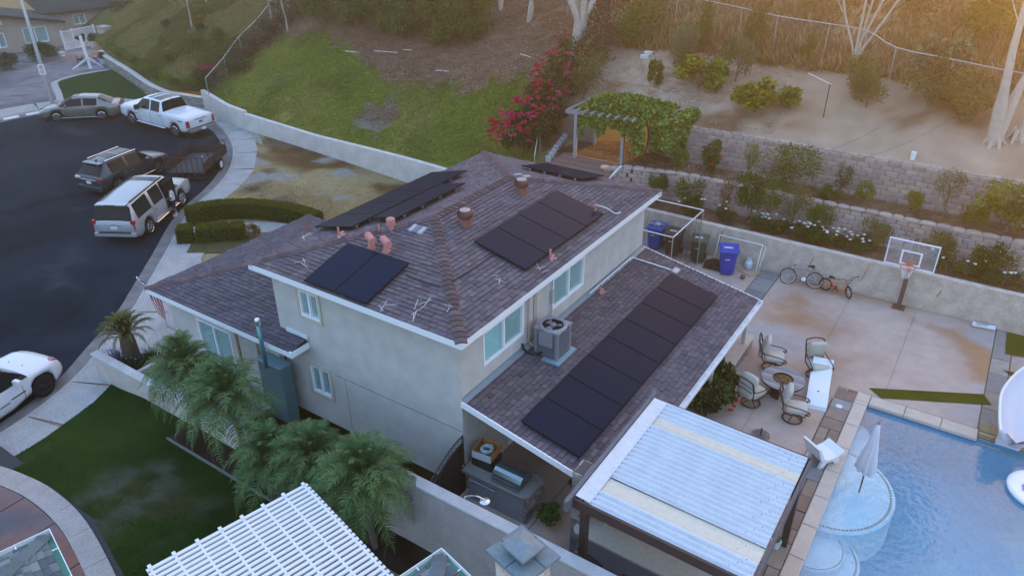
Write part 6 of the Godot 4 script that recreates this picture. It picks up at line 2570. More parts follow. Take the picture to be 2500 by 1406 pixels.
func cover_hill() -> void:
	var one := blades([Color(1, 1, 1), Color(.82, .82, .8), Color(.92, .95, .9)], 8, .17, .14)
	var pl := []
	var pc := []
	while pl.size() < 85000:
		var x := rng.randf_range(17.6, 34.5)
		var z := rng.randf_range(-62.0, -8.5)
		if x < foot_x(z) + .15 or z > split_z(x) - .3: continue
		var c := hill_c(x, z)
		if c.g < c.r * .93 and rng.randf() < .85: continue
		pl.append(spin(on_hill(x, z, -.03), rng.randf_range(.5, 1.0) * (1.0 if z > -37 else 1.35), .5))
		pc.append(vary(Color(c.r * 1.3, c.g * 1.3, c.b * 1.2), .28))
	tufts("slope_grass", one, pl, pc, leafy("slopeblade", .85, .25))
	# fallen leaves and twigs
	var s := Soup.new()
	for i in 9:
		var a := rng.randf() * TAU
		leaf(s, v3(cos(a * 3), .02, sin(a * 5)) * .18, v3(cos(a), rng.randf_range(-.1, .5), sin(a)).normalized(), UP, rng.randf_range(.08, .15), .045, vary(Color(1, 1, 1), .3))
	var lm := s.mesh()
	pl = []
	pc = []
	while pl.size() < 26000:
		var x := rng.randf_range(19.5, 34.0)
		var z := rng.randf_range(-37.0, 1.0)
		var c := hill_c(x, z)
		if c.g > c.r * .9 or (z > split_z(x) and rng.randf() < .8): continue
		pl.append(spin(on_hill(x, z, .02), rng.randf_range(.6, 1.3), .3))
		pc.append(vary(mixc(Color(.27, .14, .08), Color(.45, .33, .24), rng.randf()), .25))
	tufts("leaf_litter", lm, pl, pc, tint("litter", .95))
	# dry golden brush above the garden fence
	var dry := blades([Color(1, 1, 1), Color(.7, .66, .55)], 12, .55, .22)
	pl = []
	pc = []
	while pl.size() < 15000:
		var x := rng.randf_range(26.6, 38)
		var z := rng.randf_range(-10, 22)
		if z < split_z(x): continue
		if nf.get_noise_2d(x * 1.5, z * 1.5) < -.15 and rng.randf() < .8: continue
		pl.append(spin(on_hill(x, z, -.04), rng.randf_range(.5, 1.25), .7))
		pc.append(vary(mixc(Color(.52, .36, .19), Color(.34, .22, .11), rng.randf()), .25))
	tufts("dry_brush", dry, pl, pc, leafy("dryblade", .9, .4))
	# litter and chips on the terrace beds
	pl = []
	pc = []
	while pl.size() < 3500:
		var up := rng.randf() < .5
		var x := rng.randf_range(19.3, 21.0) if up else rng.randf_range(17.3, 18.8)
		var z := rng.randf_range(-4.0, 13)
		pl.append(spin(v3(x, (2.48 if up else 1.36), z), rng.randf_range(.25, .5), .3))
		pc.append(vary(mixc(Color(.25, .12, .06), Color(.5, .36, .24), rng.randf()), .25))
	tufts("bed_litter", lm, pl, pc, tint("litter", .95))

func flowers(parent: Node, name: String, places: Array, r: float, m: Material) -> void:
	for p in places:
		var s := Soup.new()
		for i in 9:
			var a := TAU * i / 9
			var d := v3(cos(a), rng.randf_range(.2, 1.1), sin(a)).normalized()
			leaf(s, p, d, v3(cos(a + 1.3), .6, sin(a + 1.3)), r * rng.randf_range(.8, 1.2), r * .9, Color(1, 1, 1))
		obj(name, s.mesh(), m, parent)

func plants() -> void:
	make_crowns()
	palms()
	cover_hill()
	var dark := leafmat(.045, .085, .022)
	var mid := leafmat(.085, .125, .022)
	var bright := leafmat(.15, .21, .03, .6)
	var yellow := leafmat(.21, .21, .022, .7)
	var olive := leafmat(.155, .15, .05)
	var grey := leafmat(.16, .165, .085)
	var brown := leafmat(.085, .055, .042)
	# row of large evergreen shrubs at the top of the grassy slope
	var row := [[26.0, -31.2, 1.5, 1.7], [26.3, -28.6, 1.8, 2.2], [25.9, -26.2, 1.7, 2.0], [26.1, -23.8, 1.8, 2.3], [25.7, -21.6, 1.8, 2.1], [26.8, -19.4, 1.6, 1.8], [28.2, -30.0, 1.8, 2.3], [28.6, -26.0, 2.0, 2.5], [28.4, -21.8, 1.9, 2.3]]
	var where := ["leftmost big evergreen shrub at the top of the grassy slope, above the brush", "big evergreen shrub second from the left along the slope top", "evergreen shrub in the middle of the slope top row, reaching lowest on the left", "evergreen shrub right of the middle of the slope top row", "evergreen shrub of the slope top row with its foot over the brown litter", "rightmost evergreen shrub of the slope top row before the pale trunks", "evergreen shrub at the back left of the slope top row, cut by the frame", "evergreen shrub at the back middle of the slope top row, cut by the frame", "evergreen shrub at the back right of the slope top row, cut by the frame"]
	for i in row.size():
		var q: Array = row[i]
		shrub("evergreen_shrub", where[i], on_hill(q[0], q[1]), v3(q[2], q[3] * .75, q[2]), .3, 0, leafmat(.062, .115, .026) if i % 2 else leafmat(.08, .13, .024), "evergreen shrubs at the top of the slope")
	# dark brush along the slope fence
	var br := [[19.6, -36.2, 1.0], [20.8, -35.2, 1.2], [22.2, -35.6, 1.2], [23.6, -35.4, 1.3], [24.9, -35.6, 1.3], [26.3, -35.2, 1.4], [27.8, -35.0, 1.5], [29.2, -34.6, 1.6]]
	for i in br.size():
		var q: Array = br[i]
		shrub("dry_brush_bush", ["lowest dark brush bush by the white truck's wall, touching the fence post", "dark brush bush second up the slope fence, beside the pink blossoms", "dark brush bush third up the slope fence", "grey brown brush bush half way up the slope fence", "grey brown brush bush above the middle of the slope fence", "brown brush bush near the upper slope fence", "brown brush bush high on the slope fence beside bare stems", "topmost brown brush bush on the slope fence at the frame edge"][i], on_hill(q[0], q[1]), v3(q[2], .75, q[2]), .1, 2, brown if i > 1 else leafmat(.055, .06, .03), "brush along the slope fence")
	var bv := shrub("bougainvillea", "small bougainvillea with magenta blossoms on the slope fence behind the white truck", on_hill(19.7, -37.1), v3(.8, .55, .8), .1, 1, dark)
	var fl := []
	for i in 26: fl.append(v3(rng.randf_range(-.6, .6), rng.randf_range(.5, 1.15), rng.randf_range(-.6, .6)))
	flowers(bv, "blossom", fl, .12, leafmat(.50, .012, .11))
	# big bougainvillea behind the house
	var magenta := [leafmat(.50, .012, .085), leafmat(.46, .03, .045), leafmat(.55, .05, .14)]
	var bb := [[18.5, -10.6, 1.15, 1.25, 46], [19.2, -9.9, 1.2, 1.5, 30], [20.3, -9.9, 1.25, 1.4, 24], [21.6, -10.2, 1.2, 1.2, 18], [22.9, -10.5, 1.2, 1.1, 14], [24.2, -10.7, 1.1, 1.0, 8]]
	for i in bb.size():
		var q: Array = bb[i]
		var t := shrub("bougainvillea", ["lowest bougainvillea covered in magenta blossoms just behind the roof corner", "tall bougainvillea with magenta crest behind the far roof corner, right of the lowest", "bougainvillea with scattered red blossoms left of the vine pergola", "bougainvillea thinning up the slope, above the vine pergola post", "bougainvillea with few blossoms below the big pale trunk", "uppermost bougainvillea at the foot of the big pale trunk"][i], on_hill(q[0], q[1]), v3(q[2], q[3], q[2]), .5, 1, leafmat(.085, .085, .035), "bougainvillea on the garden boundary")
		fl = []
		for k in q[4]:
			var d := rdir()
			d.y = absf(d.y) * 1.1 - .25
			var p := v3(d.x * q[2], .5 + q[3] * .85 + d.y * q[3], d.z * q[2])
			p = Basis(UP, -t.rotation.y) * (v3(-absf(p.x) * .8 - .15, 0, p.z - .2) + UP * p.y) if rng.randf() < .8 else p
			for e in 2: fl.append(p + rdir() * .14)
		for k in 3:
			flowers(t, "blossom", fl.slice(k * fl.size() / 3, (k + 1) * fl.size() / 3), .13, magenta[k])
	for q in [[20.0, -11.2, .8, dark, "low dark green shrub at the foot of the lowest bougainvillea"], [22.2, -8.9, .9, olive, "olive scrub right of the bougainvillea above the vine pergola"], [23.6, -9.2, 1.0, olive, "olive scrub below the big pale trunk on its right"], [25.2, -9.6, 1.2, brown, "dry brown tangle right of the big pale trunk"], [27.0, -9.8, 1.4, brown, "dry tangle with red berries at the top right of the big trunk"], [26.8, -8.0, 1.3, mid, "dark green bush under the red berried tangle"], [28.6, -8.6, 1.5, mid, "tall green bush at the frame top right of the red berries"]]:
		shrub("scrub", q[4], on_hill(q[0], q[1]), v3(q[2], q[2] * .9, q[2]), .2, 2, q[3])
	var rb := shrub("red_leaved_climber", "climber with red leaves hanging at the top of the picture right of the big trunk", on_hill(27.8, -10.6), v3(1.5, 1.1, 1.5), 1.0, 2, brown)
	fl = []
	for i in 50: fl.append(v3(rng.randf_range(-1.5, 1.3), rng.randf_range(.9, 2.9), rng.randf_range(-1.3, 1.5)))
	flowers(rb, "red_leaf", fl, .13, leafmat(.45, .06, .03))
	# pale trunked trees; their crowns are above the picture
	var bark := grain("bark", Color(.40, .34, .28), Color(.62, .55, .47), .6, 2, .75, .9, .8)
	trunk_tree("big pale multi stemmed tree trunk rising from the bougainvillea at the picture top", on_hill(25.8, -11.3), bark, [[v3(-.2, 1.8, .1), v3(-.7, 4.0, -.6), v3(-1.0, 7.5, -1.2)], [v3(.0, 1.8, .2), v3(.1, 4.2, .4), v3(.5, 8.0, .6)], [v3(.1, 1.7, -.1), v3(.3, 4.0, -.4), v3(.2, 8.0, -.9)], [v3(.15, 1.9, .3), v3(.5, 4.2, 1.1), v3(.9, 7.6, 1.5)]], .30, 8.5, olive)
	trunk_tree("slender pale trunk with spreading bare twigs left of the big trunk", on_hill(28.7, -16.4), bark, [[v3(.05, 1.2, .2), v3(-.3, 3.0, -.3), v3(-.6, 6.0, -.8)], [v3(0, 1.2, .2), v3(.2, 3.0, .6), v3(.4, 6.0, 1.0)]], .13, 7.0, olive)
	trunk_tree("grey twiggy trunk at the frame top left of the slender pale one", on_hill(29.5, -19.0), bark, [[v3(0, 1.0, 0), v3(-.5, 2.6, -.8), v3(-.9, 5.0, -1.5)], [v3(0, 1.0, 0), v3(.3, 2.8, .5), v3(.6, 5.0, 1.2)], [v3(0, 1.0, 0), v3(.1, 2.8, -.2), v3(.1, 5.4, -.2)]], .11, 6.4, grey)
	trunk_tree("cluster of thin tall stems behind the chain link fence in the golden light", on_hill(27.2, 2.7), bark, [[v3(0, .6, 0), v3(-.3, 2.8, -.8), v3(-.5, 7, -1.4)], [v3(0, .6, .1), v3(.0, 3.0, .1), v3(.2, 7.5, .2)], [v3(.1, .6, .1), v3(.3, 3, .8), v3(.6, 7, 1.9)], [v3(.1, .6, .2), v3(.3, 2.5, .3), v3(.5, 7, .8)], [v3(.1, .6, .3), v3(.3, 2.5, 1.2), v3(.4, 6, 2.6)]], .10, 8.0, grey)
	trunk_tree("tall pale leaning eucalyptus trunk at the right edge with roots, the left one", on_hill(23.4, 9.35), bark, [[v3(.3, 2.0, .25), v3(.7, 4.5, .9), v3(1.2, 9.0, 1.9)], [v3(-.1, 2.2, -.2), v3(.1, 4.5, -.35), v3(.4, 9.0, -.3)]], .24, 10.0, grey)
	trunk_tree("tall pale leaning eucalyptus trunk cut by the right edge of the picture", on_hill(23.9, 10.05), bark, [[v3(.4, 2.0, .7), v3(.9, 4.5, 1.6), v3(1.6, 9.0, 3.0)]], .24, 10.0, grey)
	trunk_tree("pair of pale bare trunks high on the far slope above the brush", on_hill(29.5, -37.5), bark, [[v3(0, 1.5, .1), v3(-.1, 3.5, .3), v3(-.2, 6, .5)], [v3(.1, 1.2, -.2), v3(.3, 3.2, -.8), v3(.5, 6, -1.5)]], .10, 6.6, olive)
	var far := [[24.6, -44.6], [27.6, -46.5], [29.6, -43.0], [31.6, -47.2], [32.0, -39.5], [26.0, -36.9], [27.3, -36.4], [25.2, -34.4]]
	for i in far.size():
		trunk_tree(["thin pale sapling trunk on the far slope nearest the lamp post", "thin pale sapling trunk high on the far slope, left of the middle", "thin pale sapling trunk in the middle of the far slope top", "thin pale sapling trunk at the frame top on the far slope", "thin pale sapling trunk at the frame top above the slope fence", "bare pale stem among the brush at the upper slope fence", "bare forked stem at the top of the slope fence", "bare grey stems in front of the brush below the evergreen row"][i], on_hill(far[i][0], far[i][1]), bark, [[v3(0, .8, 0), v3(rng.randf_range(-.3, .3), 2.2, rng.randf_range(-.4, .4)), v3(rng.randf_range(-.6, .6), 4.5, rng.randf_range(-.8, .8))]], .07, .0 if i > 4 else 5.2, olive)
	# tufted plants scattered over the far slope
	var ft := [[22.6, -45.5], [24.9, -44.0], [23.9, -42.6], [22.4, -41.2], [26.2, -45.6], [25.0, -48.6], [20.6, -42.0], [23.0, -39.6]]
	for i in ft.size():
		var y := shrub("slope_tuft", ["bushy yellowish tuft on the far slope nearest the gate", "orange brown tuft high on the far slope", "dark green tuft right of the orange one on the far slope", "olive tuft low on the far slope above the truck", "yellow tuft at the upper left of the far slope", "dark tuft at the far left of the slope", "small shrub above the planted strip of the stone wall", "yellow green feathery tuft in the middle of the far slope"][i], on_hill(ft[i][0], ft[i][1]), v3(.42, .4, .42) * (1.6 if i == 7 else 1.0), .02, 3, [yellow, leafmat(.30, .13, .03), dark, olive, yellow, dark, mid, olive][i], "tufts on the far slope")
	# planted strip behind the stone wall
	var n := 0
	var zz := -54.0
	while zz < -36.5:
		shrub("strip_plant", "low bright green strap leaved plant behind the stone wall beside the turf", on_hill(foot_x(zz) + .35 + rng.randf() * .3, zz), v3(.42, .35, .42), .02, 3, [bright, mid, bright, yellow][n % 4], "plants in the strip behind the stone wall", "plant")
		zz += rng.randf_range(.75, 1.1)
		n += 1
	# garden slope
	var gs := [
		["grape_bush", "bright yellow green leafy bush on the dirt slope above the vine pergola", 24.0, -3.5, 1.05, .8, .15, 4, yellow], ["grape_bush", "bright leafy bush on a stake, left part of the vine clump on the dirt slope", 23.9, -2.5, .75, .75, .2, 4, bright], ["grape_bush", "large bright yellow green leafy bush in the middle of the dirt slope", 23.2, -.4, 1.1, .75, .1, 4, yellow], ["grape_bush", "small bright leafy bush right of the large one beside the metal stake", 23.7, 1.1, .6, .5, .05, 4, bright],
		["feathery_shrub", "tall grey green feathery shrub on the dirt slope behind the leafy bushes", 25.2, -4.9, .9, 1.3, .2, 3, grey], ["feathery_shrub", "grey green feathery shrub in the middle of the slope below the fence", 25.0, -2.0, 1.0, 1.2, .2, 3, grey], ["feathery_shrub", "olive feathery shrub right of the metal stake near the thin stems", 24.4, 4.2, .9, 1.0, .15, 3, olive], ["feathery_shrub", "loose olive shrub below the thin stems on the dirt slope", 25.5, 3.4, .8, 1.0, .1, 2, olive],
		["cypress", "narrow dark cypress left of the fence post on the garden slope", 27.0, -4.6, .5, 1.25, .1, 0, mid], ["cypress", "narrow dark cypress right of the fence post on the garden slope", 27.5, -2.1, .5, 1.15, .1, 0, mid], ["cypress", "small narrow cypress near the bright fence rail", 26.9, .7, .35, .75, .1, 0, mid],
		["golden_bush", "large golden green bush on the slope left of the eucalyptus trunks", 25.0, 6.6, 1.3, 1.2, .1, 1, olive], ["golden_bush", "golden green bush beside the left eucalyptus trunk", 24.8, 8.2, 1.1, 1.1, .1, 1, olive], ["golden_bush", "golden bush high on the slope at the frame top, far right", 29.5, 8.2, 1.6, 1.6, .2, 1, yellow], ["golden_bush", "golden cactus like bush under the frame top at the right", 27.4, 6.4, 1.1, 1.0, .1, 4, grey], ["golden_bush", "golden bush at the frame top above the fence rail", 30.8, 4.6, 1.5, 1.5, .2, 2, olive],
		["staked_vine", "thin vine on a dark stake left of the leafy bushes", 23.6, -5.6, .4, .7, .1, 4, mid]]
	for q in gs:
		shrub(q[0], q[1], on_hill(q[2], q[3]), v3(q[4], q[5], q[4]), q[6], q[7], q[8])
	# terrace plants
	var tp := [
		["round_shrub", "clipped round shrub at the left end of the lower terrace, behind the roof corner", 18.25, 1.33, -2.75, .55, .75, .1, 3, mid], ["round_shrub", "larger clipped round shrub, second on the lower terrace behind the roof corner", 18.3, 1.33, -1.2, .72, .8, .1, 3, mid], ["round_shrub", "spiky round shrub behind the white roses on the lower terrace", 18.3, 1.33, 4.3, .65, .75, .15, 3, mid], ["round_shrub", "spiky round shrub left of the backboard on the lower terrace", 18.3, 1.33, 6.4, .65, .7, .1, 3, olive], ["round_shrub", "spiky shrub right of the backboard on the lower terrace", 18.35, 1.33, 8.7, .65, .7, .1, 3, olive], ["round_shrub", "bushy shrub near the right edge on the lower terrace", 18.35, 1.33, 10.5, .75, .8, .1, 1, mid],
		["sapling", "thin reddish sapling beside the orange ball on the lower terrace", 18.6, 1.33, .3, .3, .7, .4, 2, leafmat(.17, .09, .04)], ["small_tree", "slender green tree on the lower terrace left of the roses", 18.3, 1.33, 1.4, .62, .95, .8, 1, mid], ["small_tree", "full green tree on the lower terrace behind the left roses", 18.35, 1.33, 2.3, .72, .9, .7, 2, mid], ["small_tree", "loose green tree on the lower terrace behind the middle of the roses", 18.5, 1.33, 3.2, .6, .8, .8, 2, olive],
		["round_shrub", "small bright round bush on the upper terrace beside the vine pergola", 19.9, 2.46, -2.45, .42, .5, .15, 0, bright], ["hibiscus", "loose shrub with red hibiscus blossoms against the upper block wall", 20.3, 2.46, -1.2, .55, .85, .2, 1, mid], ["young_tree", "thin young tree against the upper block wall right of the hibiscus", 20.4, 2.46, .6, .35, .7, .6, 2, yellow], ["small_tree", "wide airy green tree on the upper terrace, the largest there", 20.1, 2.46, 2.6, 1.15, .85, .6, 2, mid], ["small_tree", "airy olive tree on the upper terrace left of the largest", 19.9, 2.46, 1.7, .8, .75, .4, 2, olive], ["rose_shrub", "thin rose shrub against the upper block wall in the middle", 20.6, 2.46, 4.5, .42, .6, .4, 2, leafmat(.09, .085, .03)], ["round_shrub", "low loose bush on the upper terrace with white blossoms under it", 19.9, 2.46, 4.2, .5, .35, .05, 1, mid], ["ball_tree", "small ball shaped tree on the upper terrace, left of two", 20.1, 2.46, 5.5, .42, .38, .25, 0, bright], ["ball_tree", "small ball shaped tree on the upper terrace, right of two", 20.05, 2.46, 7.3, .44, .40, .22, 0, yellow], ["young_tree", "taller open young tree on the upper terrace before the right edge", 19.95, 2.46, 8.4, .6, .6, 1.0, 2, olive], ["golden_bush", "big golden green bush at the right edge on the upper terrace", 20.2, 2.46, 10.6, 1.1, .95, .3, 1, yellow], ["round_shrub", "leaning yellow green bush left of the big golden bush", 20.0, 2.46, 9.5, .5, .45, .2, 1, yellow]]
	for q in tp:
		var t := shrub(q[0], q[1], v3(q[2], q[3], q[4]), v3(q[5], q[6], q[5]), q[7], q[8], q[9])
		if q[0] == "hibiscus": flowers(t, "blossom", [v3(-.3, .5, .35), v3(-.2, 1.1, -.3), v3(.3, .7, .3)], .12, leafmat(.65, .03, .015))
	# white roses
	var rose := leafmat(.78, .76, .74, .3)
	for i in 13:
		var z: float = [-.9, .6, 2.0, 2.8, 3.5, 4.2, 4.9, 5.5, 6.1, 8.9, 9.8, 10.6, 11.6][i]
		var t := shrub("rose_bush", ["white rose bush behind the net corner post", "sparse white rose bush behind the goal", "white rose bush at the left end of the long rose row", "white rose bush behind the silver bicycle, second of the row", "white rose bush with violet sprigs, third of the row", "white rose bush over the wall between the bicycles", "full white rose bush in the middle of the row", "full white rose bush left of the backboard", "white rose bush under the left edge of the backboard", "white rose bush right of the backboard", "white rose bush with a single large blossom near the right edge", "low white rose bush near the parcel end of the wall", "white rose bush at the right edge of the picture"][i], v3(17.65 + rng.randf() * .3, 1.33, z), v3(.5, .32, .5), .12, 1, leafmat(.075, .105, .025), "white rose bushes above the concrete wall")
		fl = []
		for k in [4, 3, 5, 5, 4, 7, 8, 7, 5, 4, 2, 3, 3][i]:
			fl.append(v3(rng.randf_range(-.42, .42), rng.randf_range(.55, .78), rng.randf_range(-.45, .45)))
		flowers(t, "blossom", fl, .075, rose)
	var ball := thing("orange_ball", "orange ball lying against the lower block wall on the terrace", "ball", v3(18.55, 1.5, .55))
	var st := mk()
	lathe(st, [v2(.01, -.15), v2(.08, -.13), v2(.13, -.075), v2(.15, 0), v2(.13, .075), v2(.08, .13), v2(.01, .15)], 16)
	obj("skin", smooth(st), mat(.60, .12, .02, .6), ball)
	# pots and bushes by the gutter and grill
	var gp := shrub("flowering_bush", "leafy bush with red geraniums in the corner below the patio gutter", v3(7.1, 0, 4.35), v3(.55, .6, .5), .15, 4, leafmat(.075, .12, .035))
	flowers(gp, "blossom", [v3(.5, .3, .3), v3(.55, .45, .2), v3(.4, .25, .45)], .1, leafmat(.55, .05, .02))
	shrub("flowering_bush", "lower leafy bush below the gutter, nearer the metal roof", v3(6.35, 0, 4.2), v3(.45, .4, .45), .1, 4, leafmat(.06, .09, .03))
	shrub("flowering_bush", "dark leafy climber under the gutter over the stone planter", v3(7.8, 0, 4.3), v3(.4, .75, .35), .1, 4, leafmat(.07, .10, .03))
	shrub("potted_bush", "round leafy bush at the stone end of the grill island", v3(.2, .0, 2.5), v3(.32, .28, .32), .1, 4, leafmat(.07, .13, .03))
	shrub("potted_bush", "leafy bush under the patio roof edge by the metal roof corner", v3(1.45, .0, 2.75), v3(.35, .35, .35), .2, 4, leafmat(.06, .11, .03))
	# hedges of the front yard
	hedge("long curved clipped hedge between the pavement and the dry lawn", [[6.9, -21.6], [7.8, -21.4], [8.8, -20.6], [9.6, -19.4], [10.1, -17.9], [10.2, -16.4]], .85, .7)
	var sq := [[5.75, -20.35], [6.3, -19.7], [6.85, -19.2], [7.35, -18.7]]
	for i in 4:
		hedge(["rounded clipped hedge block nearest the pavement", "clipped hedge block second from the pavement", "clipped hedge block third from the pavement", "clipped hedge block at the house end of the short row"][i], [[sq[i][0] - .22, sq[i][1] + .24], [sq[i][0] + .22, sq[i][1] - .2]], .72, .62, "clipped hedge blocks in the front yard")
	shrub("dry_shrub", "small straw brown shrub at the end of the hedge blocks", v3(7.75, -.2, -18.1), v3(.4, .35, .4), .05, 3, leafmat(.20, .14, .05))
	vine_pergola()

func trunk_tree(label: String, at: Vector3, bark: Material, stems: Array, r: float, crown: float, m: Material) -> void:
	var t := thing("pale_tree", label, "tree", at)
	for i in stems.size():
		var st := mk()
		var pts := [v3(0, -.3, 0)]
		pts.append_array(stems[i])
		var c := curve(pts, 4)
		var rad := []
		for k in c.size(): rad.append(r * lerpf(1.15, .45, k / float(c.size() - 1)) * (1.0 if stems.size() == 1 else (1.0 if k < 4 else .75)))
		tube(st, c, rad, 10)
		obj("trunk", smooth(st), bark, t)
		var tw := mk()
		for k in 7:
			var p: Vector3 = c[c.size() / 2 + rng.randi() % (c.size() / 2)]
			var d := (v3(rng.randf_range(-1, 1), rng.randf_range(.2, 1), rng.randf_range(-1, 1))).normalized()
			tube(tw, curve([p, p + d * .6 + UP * .1, p + d * 1.5 + UP * rng.randf_range(-.2, .5)], 3), [r * .2, r * .15, r * .12, r * .1, r * .07, r * .05, .006], 5)
		obj("branch", tw, bark, t)
	if r > .2:
		var rt := mk()
		for k in 6:
			var a := TAU * k / 6 + .3
			var d := v3(cos(a), 0, sin(a))
			tube(rt, [d * r * .5 + UP * .35, d * r * 1.6 - UP * .05 - v3(0, d.x * -.2, 0), d * r * 3.6 + v3(0, d.x * r * 1.3 - .12, 0)], [r * .4, r * .28, r * .1], 6)
		obj("root", rt, bark, t)
	if crown > 0:
		for k in 3:
			var c := obj("crown", crowns[6 + k], m, t)
			c.position = v3(rng.randf_range(-1, 1), crown + k * .9, rng.randf_range(-1, 1))
			c.scale = v3(2.0, 1.3, 2.0) * (1.0 if r > .1 else .5)
			stuff(c)

func hedge(label: String, line: Array, h: float, w: float, group := "") -> void:
	var t := thing("clipped_hedge", label, "hedge", Vector3.ZERO, 0, group)
	var c := curve(line3(line), 6)
	var s := Soup.new()
	var len := .0
	for i in c.size() - 1: len += c[i].distance_to(c[i + 1])
	var core := mk()
	var rings := []
	for i in c.size():
		var d: Vector3 = (c[mini(i + 1, c.size() - 1)] - c[maxi(i - 1, 0)]).normalized()
		var n := d.cross(UP) * (w / 2 - .05)
		var y := yard_y(c[i].x, c[i].z)
		rings.append([c[i] - n + UP * y, c[i] + n + UP * y, c[i] + n + UP * (y + h - .06), c[i] - n + UP * (y + h - .06)])
	loft(core, rings)
	obj("branches", core, mat(.025, .03, .012), t)
	for i in int(len * 2600):
		var k := rng.randf() * (c.size() - 1)
		var p: Vector3 = c[int(k)].lerp(c[int(k) + 1], k - int(k))
		var d: Vector3 = (c[int(k) + 1] - c[int(k)]).normalized()
		var n := d.cross(UP)
		var u := rng.randf_range(-1, 1)
		var v := rng.randf()
		var out := n
		if rng.randf() < .45:
			v = 1.0 - .06 * u * u
			out = UP
		else:
			u = signf(u) * (1.0 - .12 * v * v * v)
			out = n * signf(u)
		var wob := .035 * nf.get_noise_2d(p.x * 14 + u * 5, p.z * 14 + v * 8)
		var at := p + n * u * w / 2 + UP * (yard_y(p.x, p.z) + v * h) + out * (wob + rng.randf_range(-.03, .015))
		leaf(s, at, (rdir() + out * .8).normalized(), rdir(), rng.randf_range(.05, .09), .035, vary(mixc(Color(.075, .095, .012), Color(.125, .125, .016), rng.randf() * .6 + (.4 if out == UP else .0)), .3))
	for e in [0, -1]:
		var p: Vector3 = c[e]
		var d: Vector3 = (c[1] - c[0]).normalized() * -1 if e == 0 else (c[-1] - c[-2]).normalized()
		for i in 900:
			var at := p + d * rng.randf_range(-.05, .04) + d.cross(UP) * rng.randf_range(-.5, .5) * w + UP * (yard_y(p.x, p.z) + rng.randf() * h)
			leaf(s, at, (rdir() + d * .8).normalized(), rdir(), rng.randf_range(.05, .09), .035, vary(Color(.085, .10, .014), .3))
	stuff(obj("foliage", s.mesh(), leafy("hedgeleaf", .6, .3), t))

